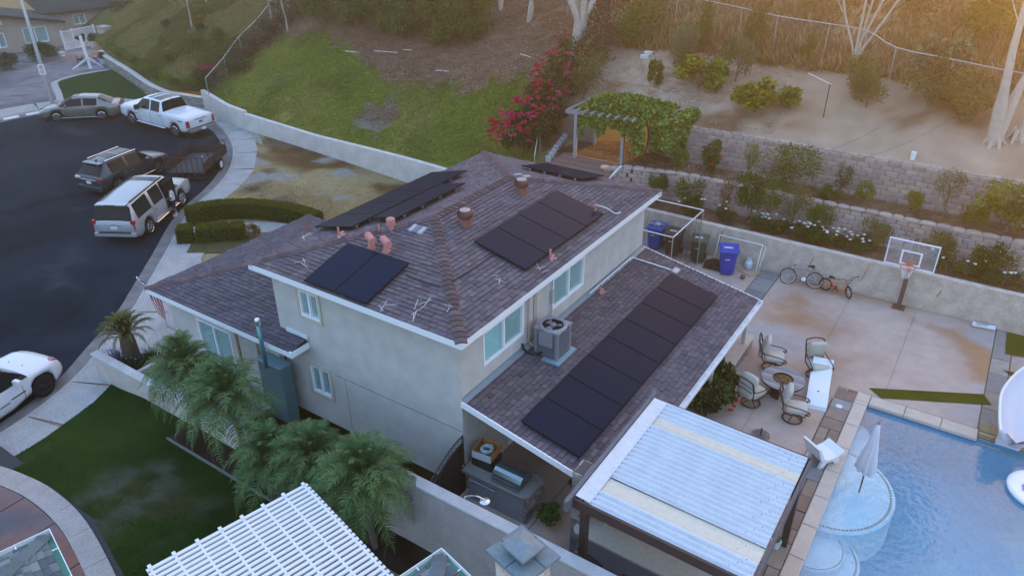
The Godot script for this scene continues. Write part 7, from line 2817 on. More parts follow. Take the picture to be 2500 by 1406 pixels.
func vine_pergola() -> void:
	var t := thing("vine_pergola", "grey wooden pergola carrying grape vines on the upper terrace behind the house", "pergola")
	var grey := wood("pergola", Color(.22, .23, .25), Color(.36, .36, .38))
	for p in [[18.76, -7.35], [19.02, -5.0], [21.0, -7.5], [21.2, -4.6]]:
		var st := mk()
		span(st, v3(p[0] - .07, 2.3, p[1] - .07), v3(p[0] + .07, 4.6, p[1] + .07))
		obj("post", st, grey, t)
	for b in [[v3(18.72, 4.65, -7.9), v3(19.08, 4.65, -4.3)], [v3(20.95, 4.65, -8.0), v3(21.25, 4.65, -4.0)]]:
		var st := mk()
		bar(st, b[0], b[1], .07, .18)
		obj("beam", st, grey, t)
	for i in 9:
		var st := mk()
		var z := -7.7 + i * .42
		bar(st, v3(18.45, 4.78, z), v3(21.5, 4.80, z + .1), .05, .1)
		obj("rafter", st, grey, t)
	var v := thing("grape_vine", "dense light green grape vine draped over the wooden pergola", "vine")
	var st := mk()
	for p in [[20.9, -4.7], [20.4, -4.2], [19.6, -4.9]]:
		tube(st, curve([v3(p[0], 2.4, p[1]), v3(p[0] + .1, 3.4, p[1] + .1), v3(p[0] - .1, 4.7, p[1] - .1)], 4), .035, 6)
	obj("stem", st, mat(.13, .09, .06), v)
	var s := Soup.new()
	var cols := [Color(.13, .20, .035), Color(.18, .25, .05), Color(.10, .165, .03), Color(.22, .27, .06), Color(.085, .14, .03)]
	var put := func(p: Vector3, out: Vector3) -> void:
		leaf(s, p, (rdir() * .8 + out + v3(0, -.5, 0)).normalized(), (rdir() * .5 + out + UP * .3).normalized(), rng.randf_range(.12, .22), rng.randf_range(.13, .2), vary(cols[rng.randi() % 5], .25))
	for i in 8500:   # the mound on top
		var u := rng.randf()
		var w := rng.randf()
		var x := lerpf(18.95, 21.7, u)
		var z := lerpf(-7.5, -3.5, w)
		var y := 4.80 + .55 * sin(PI * clampf(u * .9 + .08, 0, 1)) * sin(PI * clampf(w, 0, 1)) + .22 * nf.get_noise_2d(x * 6, z * 6) - .15 * rng.randf()
		if nf.get_noise_2d(x * 7 + 30, z * 7) > .35 and u < .35: continue
		put.call(v3(x, y, z), UP)
	for i in 8500:   # curtains: front edge, right side, back
		var side := rng.randf()
		var p := Vector3.ZERO
		var k := rng.randf()
		if side < .34:
			p = v3(18.85 + .25 * rng.randf(), 0, lerpf(-7.3, -3.9, k))
			var reach := .35 + 1.0 * absf(nf.get_noise_2d(p.z * 9, 3)) * 2.0 + .5 * ramp(-5.4, -4.2, p.z)
			p.y = 4.8 - rng.randf() * minf(reach, 1.6)
			put.call(p, Vector3.LEFT)
		else:
			p = v3(lerpf(18.9, 22.2, k), 0, -3.7 + rng.randf() * .6 + .5 * k)
			p.y = 4.75 - rng.randf() * (1.6 + .5 * nf.get_noise_2d(p.x * 8, 9)) * (.8 + .4 * k)
			put.call(p, Vector3.BACK)
	stuff(obj("leaves", s.mesh(), leafy("vine", .55, .5), v))
	# the boarded terrace in front of the pergola and its white rail
	var d := thing("boarded_terrace", "sloping reddish brown boarded terrace between the far roof panels and the pergola", "terrace")
	var wd := [wood("bd1", Color(.16, .085, .065), Color(.27, .16, .125)), wood("bd2", Color(.13, .075, .06), Color(.24, .14, .11)), wood("bd3", Color(.19, .11, .085), Color(.30, .19, .15))]
	for i in 14:
		var x := 17.2 + i * .125
		st = mk()
		slab(st, v3(x, 2.1 + i * .028, -8.3 + .02 * i), v3(x + .118, 2.17 + i * .028, -4.95 - .012 * i), .008)
		obj("board", st, wd[i % 3], d)
	var rl := thing("stair_rail", "white painted stair rail at the left end of the lower block wall", "railing")
	for q in [[v3(18.5, 1.3, -4.75), v3(18.5, 2.62, -4.75)], [v3(18.5, 2.6, -4.75), v3(17.5, 1.9, -5.15)], [v3(17.5, 1.2, -5.15), v3(17.5, 1.9, -5.15)]]:
		st = mk()
		bar(st, q[0], q[1], .07, .07)
		obj("post" if q[0].x == q[1].x else "handrail", st, mat(.66, .68, .72), rl)
	# edging stones left of the pergola
	for i in 7:
		var k := thing("edging_stone", ["grey edging stone nearest the bougainvillea", "flat grey edging stone, second up from the bougainvillea", "long grey edging stone, third from the bougainvillea", "pale edging stone in the middle of the stone line", "small edging stone beyond the middle of the line", "grey edging stone close to the pergola post", "last edging stone behind the pergola post"][i], "stone", v3(18.1 + i * .36, 2.42 + i * .08, -8.45 - i * .06), .3 + rng.randf() * .3, "edging stones left of the vine pergola")
		st = mk()
		slab(st, v3(-.17, -.15, -.13), v3(.17, .1, .13), .04)
		obj("stone", st, mat(.30, .31, .33), k)
	# stake, white box, pipes on the slope
	var sk := thing("metal_stake", "dark metal T stake with pale cross arm standing on the dirt slope", "stake", on_hill(23.3, 2.7))
	st = mk()
	tube(st, [v3(0, -.2, 0), v3(.05, 1.45, 0)], .022, 5)
	obj("upright", st, mat(.04, .035, .03), sk)
	st = mk()
	tube(st, [v3(.05, 1.45, .05), v3(.3, 1.75, -1.05)], .02, 5)
	obj("cross_arm", st, mat(.6, .58, .55), sk)
	var bx := thing("paint_bucket", "small white bucket at the top edge of the upper block wall", "bucket", v3(21.75, 4.12, 6.75))
	st = mk()
	lathe(st, [v2(.09, 0), v2(.10, .3), v2(.105, .32), v2(.02, .32)], 14)
	obj("body", st, mat(.72, .74, .78, .5), bx)
	for i in 5:
		var q: Array = [[24.6, -24.6, 1.9, .25], [24.2, -27.2, 1.2, .15], [23.9, -19.5, 1.0, .3], [25.6, -14.6, .9, -.5], [25.1, -23.2, .7, .3]][i]
		var pp := thing("white_pipe", ["long white irrigation pipe in the litter below the evergreen row", "short white pipe left of the long one below the evergreens", "white pipe in the litter right of the evergreen row", "white pipe lying left of the big pale trunk", "stub of white pipe at the foot of the evergreen row"][i], "pipe", on_hill(q[0], q[1], .07))
		st = mk()
		var d0 := v3(sin(q[3]) * .3, 0, cos(q[3]))
		tube(st, [d0 * q[2] * -.5 + UP * d0.x * q[2] * -.25, d0 * q[2] * .5 + UP * d0.x * q[2] * .25], .035, 6)
		obj("tube", st, mat(.62, .58, .55, .6), pp)
	for i in 2:
		var bk := thing("white_block", ["white block lying on the dirt slope below the scrub, upper one", "white block lying on the dirt slope below the scrub, lower one"][i], "block", on_hill(26.2 - i * .3, -7.2 - i * .1, .08), .4 * i, "white blocks on the dirt slope")
		st = mk()
		slab(st, v3(-.12, -.1, -.22), v3(.12, .1, .22), .02)
		obj("body", st, mat(.60, .56, .54), bk)

# ---------- the street ----------
func disc(st: SurfaceTool, c: Vector3, r: float, w: float, sides := 20) -> void:   # a wheel-like disc across z
	lathe(st, [v2(.02, -w / 2), v2(r, -w / 2), v2(r, w / 2), v2(.02, w / 2)], sides, c, Basis(Vector3.RIGHT, PI / 2))

# A vehicle heading along +x from its tail at x = 0. Rows: [x, belt height, roof height, half width, roof half width, what is glass from here on: s sides, t top, r roof hatch].
func vehicle(called: String, label: String, rows: Array, wheels: Array, R: float, clear: float, body_m: Material, rim_m: Material, spokes: int, front: Vector2, rear: Vector2, side: int, lines: Array) -> Node3D:
	var f := v3(front.x, street_y(front.y), front.y)
	var b := v3(rear.x, street_y(rear.y), rear.y)
	var d := (f - b).normalized()
	var right := d.cross(UP).normalized()
	var t := thing(called, label, "pickup truck" if called.begins_with("pickup") else "car")
	var track: float = rows[rows.size() / 2][3] - .13
	t.basis = Basis(d, right.cross(d), right)
	t.position = b - d * wheels[0] - right * side * (track + .10)
	var xs := []
	for r in rows: xs.append(r[0])
	for w in wheels:
		for k in 9: xs.append(w + (R + .07) * cos(PI * k / 8.0))
	xs.sort()
	var rings := []
	var flags := []
	for x in xs:
		var i := 0
		while i < rows.size() - 2 and rows[i + 1][0] <= x + 1e-5: i += 1
		var k := clampf((x - rows[i][0]) / (rows[i + 1][0] - rows[i][0]), 0, 1)
		var v := []
		for q in range(1, 5): v.append(lerpf(rows[i][q], rows[i + 1][q], k))
		flags.append(rows[i][5])
		var yb := clear + .16 * ramp(.35, .0, x) + .1 * ramp(rows[-1][0] - .4, rows[-1][0], x)
		for w in wheels:
			var e: float = (R + .07) * (R + .07) - (x - w) * (x - w)
			if e > 0: yb = maxf(yb, R + sqrt(e) * 1.0)
		yb = minf(yb, v[0] - .2)
		var half := [v2(0, yb), v2(v[2] * .93, yb), v2(v[2] * .995, minf(yb + .12, v[0] - .15)), v2(v[2], lerpf(yb, v[0], .72)), v2(v[2] * .965, v[0]), v2(v[3], v[1] - .07 if v[1] - v[0] > .2 else v[1] - .02), v2(v[3] * .86, v[1]), v2(v[3] * .4, v[1] + .025)]
		var ring := []
		for q in half: ring.append(v3(x, q.y, q.x))
		for q in range(half.size() - 1, 0, -1): ring.append(v3(x, half[q].y, -half[q].x))
		rings.append(ring)
	var body := mk()
	var glassy := mk()
	var n: int = rings[0].size()
	for k in rings.size() - 1:
		for i in n:
			var j := (i + 1) % n
			var m := mini(i, n - 1 - i)
			var fl: String = flags[k]
			var g := (m == 4 and "s" in fl) or (m >= 5 and "t" in fl) or (m >= 6 and "r" in fl)
			quad(glassy if g else body, rings[k][i], rings[k][j], rings[k + 1][j], rings[k + 1][i])
	for e in [0, -1]:
		var c := v3(rings[e][0].x, .7, 0)
		for i in n:
			if e == 0: tri(body, c, rings[e][(i + 1) % n], rings[e][i])
			else: tri(body, c, rings[e][i], rings[e][(i + 1) % n])
	obj("body", smooth(body), body_m, t)
	obj("glass", glassy, car_glass(), t)
	var under := mk()
	span(under, v3(.3, clear - .02, -track + .2), v3(rows[-1][0] - .3, clear + .2, track - .2))
	for w in wheels: span(under, v3(w - R - .05, clear, -track - .02), v3(w + R + .05, R * 2 + .04, track + .02))
	obj("underbody", under, mat(.008, .008, .009), t)
	for w in wheels:
		for sz in [-1, 1]:
			var root := Node3D.new()
			root.name = "wheel"
			t.add_child(root, true)
			root.position = v3(w, R, sz * track)
			var ty := mk()
			lathe(ty, [v2(R * .62, -.12), v2(R * .94, -.125), v2(R, -.09), v2(R, .09), v2(R * .94, .125), v2(R * .62, .12)], 24, Vector3.ZERO, Basis(Vector3.RIGHT, PI / 2))
			obj("tyre", smooth(ty), mat(.014, .014, .015, .85), root)
			var rm := mk()
			for i in spokes:
				var a := TAU * i / spokes
				var p := v3(cos(a), sin(a), 0)
				bar(rm, p * R * .1 + v3(0, 0, sz * .125), p * R * .62 + v3(0, 0, sz * .118), R * .17, .03, Vector3.BACK)
			var rr := []
			for i in 25: rr.append(v3(cos(TAU * i / 24), sin(TAU * i / 24), 0) * R * .62 + v3(0, 0, sz * .115))
			tube(rm, rr, .022, 5, false)
			disc(rm, v3(0, 0, sz * .12), R * .14, .04, 10)
			obj("rim", rm, rim_m, root)
	# shut lines, handles, mirrors
	var ln := mk()
	for x in lines:
		for i in xs.size() - 1:
			if xs[i] <= x and xs[i + 1] > x:
				for sgn in [-1, 1]:
					var q := []
					for m in [1, 2, 3, 4]:
						var p: Vector3 = rings[i][m].lerp(rings[i + 1][m], (x - xs[i]) / (xs[i + 1] - xs[i]))
						q.append(v3(p.x, p.y, (p.z + .003) * sgn))
					for m in 3: bar(ln, q[m], q[m + 1], .012, .006, Vector3.BACK)
				break
	obj("shut_line", ln, mat(.02, .02, .02), t)
	var w2: float = rows[rows.size() / 2][3]
	for k in range(0, lines.size() - 1):
		for sgn in [-1, 1]:
			var h := mk()
			slab(h, v3(lines[k] + .08, rows[rows.size() / 2][1] - .20, sgn * (w2 - .005) - .025), v3(lines[k] + .28, rows[rows.size() / 2][1] - .165, sgn * (w2 - .005) + .025), .01)
			obj("door_handle", h, body_m if k % 2 else mat(.05, .05, .055, .3), t)
	return t

func car_glass() -> StandardMaterial3D:
	var m := mat(.006, .009, .012, .12)
	m.metallic_specular = .3
	return m

func bits(t: Node3D, list: Array) -> void:   # [name, centre, size, material]
	for q in list:
		var st := mk()
		var h: Vector3 = q[2] / 2
		slab(st, q[1] - h, q[1] + h, minf(.02, minf(h.x, h.z) * .8))
		obj(q[0], st, q[3], t)

func vehicles() -> void:
	var chrome := mat(.62, .64, .68, .12, .9)
	var black := mat(.015, .015, .017, .5)
	var red := paint("tail", Color(.36, .008, .012), .2)
	var plate := mat(.62, .66, .72, .5)
	# silver van-like wagon with the open door
	var silver := paint("silver", Color(.33, .36, .39), .4, .3)
	var t := vehicle("silver_suv", "silver full size SUV with its front door open, a boy standing beside it", [[.0, 1.0, 1.04, .92, .82, ""], [.06, 1.12, 1.17, 1.0, .9, "t"], [.30, 1.14, 1.83, 1.02, .80, ""], [.45, 1.14, 1.88, 1.02, .80, "s"], [1.7, 1.14, 1.92, 1.03, .80, ""], [1.92, 1.14, 1.92, 1.03, .80, "s"], [2.85, 1.13, 1.92, 1.03, .80, ""], [2.93, 1.13, 1.92, 1.03, .80, "sr"], [3.45, 1.13, 1.91, 1.03, .79, "s"], [3.75, 1.12, 1.87, 1.02, .78, "st"], [4.45, 1.10, 1.17, 1.0, .80, ""], [4.6, 1.10, 1.14, 1.0, .86, ""], [5.4, 1.06, 1.09, .97, .82, ""], [5.62, .98, 1.0, .93, .75, ""], [5.72, .72, .75, .86, .7, ""]], [1.15, 4.45], .40, .3, silver, chrome, 6, v2(8.05, -23.90), v2(5.35, -22.35), 1, [1.75, 2.9, 3.95])
	bits(t, [["tail_light", v3(.08, .98, .9), v3(.14, .46, .17), red], ["tail_light", v3(.08, .98, -.9), v3(.14, .46, .17), red], ["bumper", v3(.06, .55, 0), v3(.26, .18, 1.92), silver], ["bumper_pad", v3(.045, .65, 0), v3(.24, .07, 1.5), black], ["plate", v3(-.008, .87, 0), v3(.02, .15, .31), plate], ["trim", v3(-.004, 1.0, 0), v3(.02, .04, .8), chrome], ["badge", v3(-.016, 1.0, .0), v3(.012, .05, .22), mat(.4, .03, .06, .4)], ["roof_rail", v3(2.0, 1.93, .72), v3(3.0, .05, .05), black], ["roof_rail", v3(2.0, 1.93, -.72), v3(3.0, .05, .05), black], ["spoiler", v3(.32, 1.90, 0), v3(.36, .05, 1.42), silver], ["brake_light", v3(.14, 1.90, 0), v3(.03, .03, .5), mat(.12, .03, .05)], ["running_board", v3(2.8, .38, 1.03), v3(2.3, .05, .16), chrome], ["mirror", v3(4.0, 1.22, -1.13), v3(.14, .2, .24), black], ["head_light", v3(5.5, .92, -.78), v3(.2, .16, .3), chrome]])
	var door := Node3D.new()
	door.name = "open_door"
	t.add_child(door)
	door.position = v3(3.98, 0, 1.0)
	door.rotation.y = -1.15
	var st := mk()
	extrude(st, [v2(0, .42), v2(-1.02, .40), v2(-1.05, 1.1), v2(-.02, 1.1)], .13, Transform3D(Basis.IDENTITY, v3(0, 0, .0)))
	obj("skin", st, silver, door)
	st = mk()
	tube(st, curve([v3(-1.03, 1.08, 0), v3(-.98, 1.5, -.1), v3(-.75, 1.82, -.18), v3(-.35, 1.66, -.14), v3(-.02, 1.12, 0)], 4), .035, 6)
	obj("window_frame", st, black, door)
	st = mk()
	for q in [[v3(-1.0, 1.1, 0), v3(-.03, 1.1, 0), v3(-.72, 1.8, -.17)]]: tri(st, q[0], q[1], q[2])
	obj("pane", st, glass("carpane", Color(.3, .7, .7), .3), door)
	st = mk()
	span(st, v3(-.98, .45, -.09), v3(-.06, 1.08, -.066))
	obj("inner_panel", st, mat(.03, .032, .035, .7), door)
	st = mk()
	span(st, v3(2.95, .5, .6), v3(3.95, 1.75, 1.035))
	obj("door_opening", st, mat(.008, .008, .009), t)
	# dark grey crossover
	var dark := paint("graphite", Color(.030, .042, .056), .3, .3)
	t = vehicle("dark_suv", "dark grey crossover with tan sunroof parked between the silver SUV and the trailer", [[.0, .86, .9, .84, .72, ""], [.08, 1.02, 1.06, .92, .78, "t"], [.55, 1.06, 1.56, .95, .66, ""], [.75, 1.06, 1.61, .95, .67, "s"], [1.15, 1.05, 1.65, .95, .67, "sr"], [1.75, 1.04, 1.67, .95, .67, ""], [1.85, 1.04, 1.67, .95, .67, "sr"], [2.7, 1.02, 1.63, .95, .66, "st"], [3.5, .99, 1.06, .94, .76, ""], [3.65, .98, 1.03, .93, .8, ""], [4.45, .88, .92, .88, .7, ""], [4.68, .76, .8, .78, .6, ""], [4.76, .6, .63, .7, .55, ""]], [.95, 3.69], .36, .24, dark, mat(.35, .38, .42, .2, .8), 5, v2(10.05, -28.55), v2(7.32, -28.0), 1, [1.35, 1.8, 2.95])
	bits(t, [["tail_light", v3(.08, .93, .72), v3(.16, .12, .36), red], ["tail_light", v3(.08, .93, -.72), v3(.16, .12, .36), mat(.6, .55, .58, .2)], ["trim", v3(.0, .86, 0), v3(.03, .035, 1.05), chrome], ["plate", v3(-.008, .72, .0), v3(.02, .15, .31), plate], ["bumper", v3(.1, .42, 0), v3(.3, .22, 1.7), dark], ["roof_rail", v3(1.75, 1.68, .6), v3(2.0, .04, .05), chrome], ["roof_rail", v3(1.75, 1.68, -.6), v3(2.0, .04, .05), chrome], ["spoiler", v3(.52, 1.60, 0), v3(.32, .04, 1.2), dark], ["mirror", v3(3.0, 1.1, 1.02), v3(.14, .16, .22), dark], ["sill", v3(2.3, .33, .94), v3(2.2, .03, .03), chrome], ["antenna", v3(.75, 1.66, 0), v3(.12, .07, .04), dark]])
	# white pickup
	var white := paint("white", Color(.60, .62, .66), .45)
	t = vehicle("pickup_truck", "white crew cab pickup with black roof hatch and covered bed, parked along the wall", [[.0, 1.16, 1.20, .93, .84, ""], [.06, 1.28, 1.33, 1.0, .93, ""], [.4, 1.30, 1.36, 1.01, .95, ""], [2.12, 1.31, 1.38, 1.01, .95, ""], [2.2, 1.32, 1.40, 1.01, .92, "t"], [2.36, 1.33, 1.96, 1.01, .76, ""], [2.5, 1.33, 1.99, 1.01, .77, "s"], [2.55, 1.33, 2.0, 1.01, .77, "sr"], [3.3, 1.33, 2.01, 1.01, .77, ""], [3.4, 1.33, 2.01, 1.01, .77, "sr"], [3.75, 1.32, 2.0, 1.01, .77, "s"], [4.1, 1.31, 1.95, 1.0, .75, "st"], [4.85, 1.27, 1.34, 1.0, .82, ""], [4.98, 1.27, 1.32, 1.0, .9, ""], [6.0, 1.22, 1.27, 1.0, .86, ""], [6.25, 1.12, 1.16, .97, .82, ""], [6.32, .75, .8, .94, .8, ""]], [1.25, 5.28], .42, .45, white, chrome, 8, v2(13.83, -36.95), v2(14.12, -32.93), -1, [2.3, 3.35, 4.4])
	bits(t, [["tail_light", v3(.06, 1.0, .93), v3(.13, .42, .17), red], ["tail_light", v3(.06, 1.0, -.93), v3(.13, .42, .17), red], ["bumper", v3(-.05, .62, 0), v3(.26, .2, 1.96), mat(.30, .31, .33, .25, .8)], ["bumper_pad", v3(-.05, .73, 0), v3(.24, .03, 1.9), black], ["plate", v3(-.19, .62, 0), v3(.02, .14, .3), plate], ["badge", v3(-.006, 1.02, 0), v3(.02, .11, .26), mat(.02, .05, .13, .3)], ["tailgate_slot", v3(.01, 1.21, 0), v3(.05, .035, .85), black], ["side_badge", v3(.62, 1.12, -1.008), v3(.42, .07, .012), mat(.12, .04, .06, .4)], ["side_badge", v3(4.75, .92, -1.004), v3(.3, .05, .012), mat(.12, .13, .14, .4)], ["brake_light", v3(2.38, 1.98, 0), v3(.06, .05, .3), red], ["running_board", v3(3.4, .42, -1.0), v3(2.6, .06, .18), chrome], ["mirror", v3(4.28, 1.42, -1.2), v3(.16, .3, .26), black], ["mirror", v3(4.28, 1.42, 1.2), v3(.16, .3, .26), black], ["tonneau_seam", v3(1.2, 1.408, 0), v3(.02, .01, 1.3), mat(.45, .47, .5)], ["head_light", v3(6.2, 1.0, -.84), v3(.14, .26, .22), chrome]])
	# bronze grey saloon
	var bronze := paint("bronze", Color(.20, .19, .17), .3, .5)
	t = vehicle("bronze_saloon", "bronze grey four door saloon parked nose to the lamp post in front of the pickup", [[.0, .78, .82, .78, .68, ""], [.1, .94, .98, .85, .74, ""], [.45, .95, 1.0, .88, .72, "t"], [1.2, .95, 1.38, .90, .60, ""], [1.3, .95, 1.39, .90, .60, "s"], [2.1, .94, 1.44, .90, .60, ""], [2.18, .94, 1.44, .90, .60, "s"], [2.35, .93, 1.43, .90, .60, "sr"], [2.75, .92, 1.40, .90, .59, "st"], [3.55, .90, .97, .89, .70, ""], [3.7, .88, .94, .88, .75, ""], [4.4, .76, .80, .84, .66, ""], [4.7, .62, .66, .74, .55, ""], [4.8, .5, .53, .66, .5, ""]], [1.12, 3.76], .315, .19, bronze, chrome, 6, v2(11.24, -41.09), v2(13.23, -39.35), -1, [1.45, 2.15, 3.2])
	bits(t, [["tail_light", v3(.08, .80, -.70), v3(.22, .17, .24), red], ["tail_light", v3(.08, .80, .70), v3(.22, .17, .24), red], ["plate", v3(.0, .62, 0), v3(.04, .13, .3), plate], ["bumper", v3(.08, .45, 0), v3(.3, .18, 1.56), mat(.10, .095, .09)], ["mirror", v3(3.1, .98, -.98), v3(.13, .13, .2), bronze], ["head_light", v3(4.55, .63, -.6), v3(.28, .13, .25), mat(.62, .55, .5, .1)], ["sill", v3(2.4, .22, -.88), v3(2.3, .03, .03), chrome]])
	# white car at the left edge
	t = vehicle("white_suv", "white SUV with black wheels cut by the left edge of the picture", [[.0, .9, .94, .86, .74, ""], [.1, 1.06, 1.1, .95, .8, "t"], [.5, 1.08, 1.62, .97, .70, ""], [.7, 1.08, 1.68, .97, .71, "s"], [1.8, 1.07, 1.74, .97, .71, ""], [1.9, 1.07, 1.74, .97, .71, "s"], [2.75, 1.05, 1.70, .97, .70, "st"], [3.5, 1.03, 1.09, .96, .76, ""], [3.65, 1.03, 1.08, .96, .82, ""], [4.4, .97, 1.02, .93, .76, ""], [4.68, .88, .93, .84, .62, ""], [4.82, .66, .7, .72, .56, ""]], [.98, 3.9], .39, .26, white, mat(.02, .02, .022, .3, .5), 5, v2(-3.72, -14.58), v2(-6.55, -13.9), 1, [1.7, 1.85, 3.2])
	bits(t, [["mirror", v3(3.05, 1.14, 1.06), v3(.15, .17, .26), white], ["head_light", v3(4.52, .93, .66), v3(.3, .11, .22), mat(.25, .12, .12, .15)], ["fender_vent", v3(3.0, .66, .972), v3(.5, .04, .01), black], ["fender_vent", v3(2.5, .60, .972), v3(.35, .035, .01), black], ["washer_jet", v3(3.85, 1.1, .3), v3(.03, .02, .04), black], ["washer_jet", v3(3.85, 1.1, -.3), v3(.03, .02, .04), black]])
	# utility trailer
	var rust := grain("trailerm", Color(.035, .026, .026), Color(.085, .055, .05), .5, 0, 1, .85)
	var tr := thing("utility_trailer", "rusty open utility trailer with mesh ramp gate parked at the kerb", "trailer", v3(10.3, .02, -26.6))
	tr.basis = Basis(v3(.85, 0, -.53).normalized(), UP, v3(.53, 0, .85).normalized())
	for i in 8:
		st = mk()
		slab(st, v3(.02, .42, -1.0 + i * .25), v3(3.3, .46, -1.0 + i * .25 + .24), .008)
		obj("floor_board", st, grain("tboards", Color(.05, .055, .065), Color(.12, .12, .13), .5, 0, 1, .85), tr)
	for z in [-1.03, 1.03]:
		for k in 3:
			st = mk()
			slab(st, v3(.0, .46 + k * .17, z - .02), v3(3.34, .46 + k * .17 + .16, z + .02), .006)
			obj("side_board", st, rust, tr)
		st = mk()
		tube(st, [v3(0, 1.22, z), v3(3.34, 1.22, z)], .025, 5)
		for k in 5: tube(st, [v3(k * .83, .4, z), v3(k * .83, 1.22, z)], .022, 5)
		obj("side_rail", st, rust, tr)
	for k in 3:
		st = mk()
		slab(st, v3(3.31, .46 + k * .17, -1.03), v3(3.35, .46 + k * .17 + .16, 1.03), .006)
		obj("front_board", st, rust, tr)
	st = mk()
	tube(st, [v3(3.34, 1.22, -1.03), v3(3.34, 1.22, 1.03)], .025, 5)
	for q in [[.15, .15], [1.3, 1.3]]: tube(st, [v3(-.03, q[0], -1.05), v3(-.03, q[1], 1.05)], .03, 5)
	for k in 8: tube(st, [v3(-.03, .15, -1.05 + k * .3), v3(-.03, 1.3, -1.05 + k * .3)], .02, 5)
	obj("ramp_gate", st, rust, tr)
	var s := Soup.new()
	for k in 30:
		var z := -1.05 + k * .07
		s.quad(v3(-.02, .15, z), v3(-.02, .15, z + .008), v3(-.02, 1.3, z + .008), v3(-.02, 1.3, z), Color(.05, .04, .04))
		if k < 17: s.quad(v3(-.02, .15 + k * .07, -1.05), v3(-.02, .15 + k * .07, 1.05), v3(-.02, .158 + k * .07, 1.05), v3(-.02, .158 + k * .07, -1.05), Color(.05, .04, .04))
	stuff(obj("gate_mesh", s.mesh(), tint(), tr))
	for z in [-1.17, 1.17]:
		st = mk()
		disc(st, v3(1.75, .32, z), .32, .2)
		obj("tyre", st, mat(.014, .014, .015), tr)
		st = mk()
		disc(st, v3(1.75, .32, z * 1.085), .19, .04, 14)
		obj("rim", st, mat(.55, .58, .62, .4), tr)
		st = mk()
		bar(st, v3(1.3, .68, z), v3(2.2, .68, z), .24, .03)
		obj("mudguard", st, rust, tr)
	st = mk()
	for z in [-.7, .7]: bar(st, v3(3.3, .4, z), v3(4.6, .45, 0), .07, .09)
	obj("drawbar", st, rust, tr)
	for i in 4:
		var sc := thing("scrap", "pale scrap lying on the trailer floor", "scrap", tr.position + tr.basis * v3(1.2 + i * .45, .46, rng.randf_range(-.7, .7)), i * 1.3, "scraps on the trailer floor")
		st = mk()
		span(st, v3(-.12, 0, -.03), v3(.12, .03, .03))
		obj("scrap", st, mat(.45, .46, .48), sc)

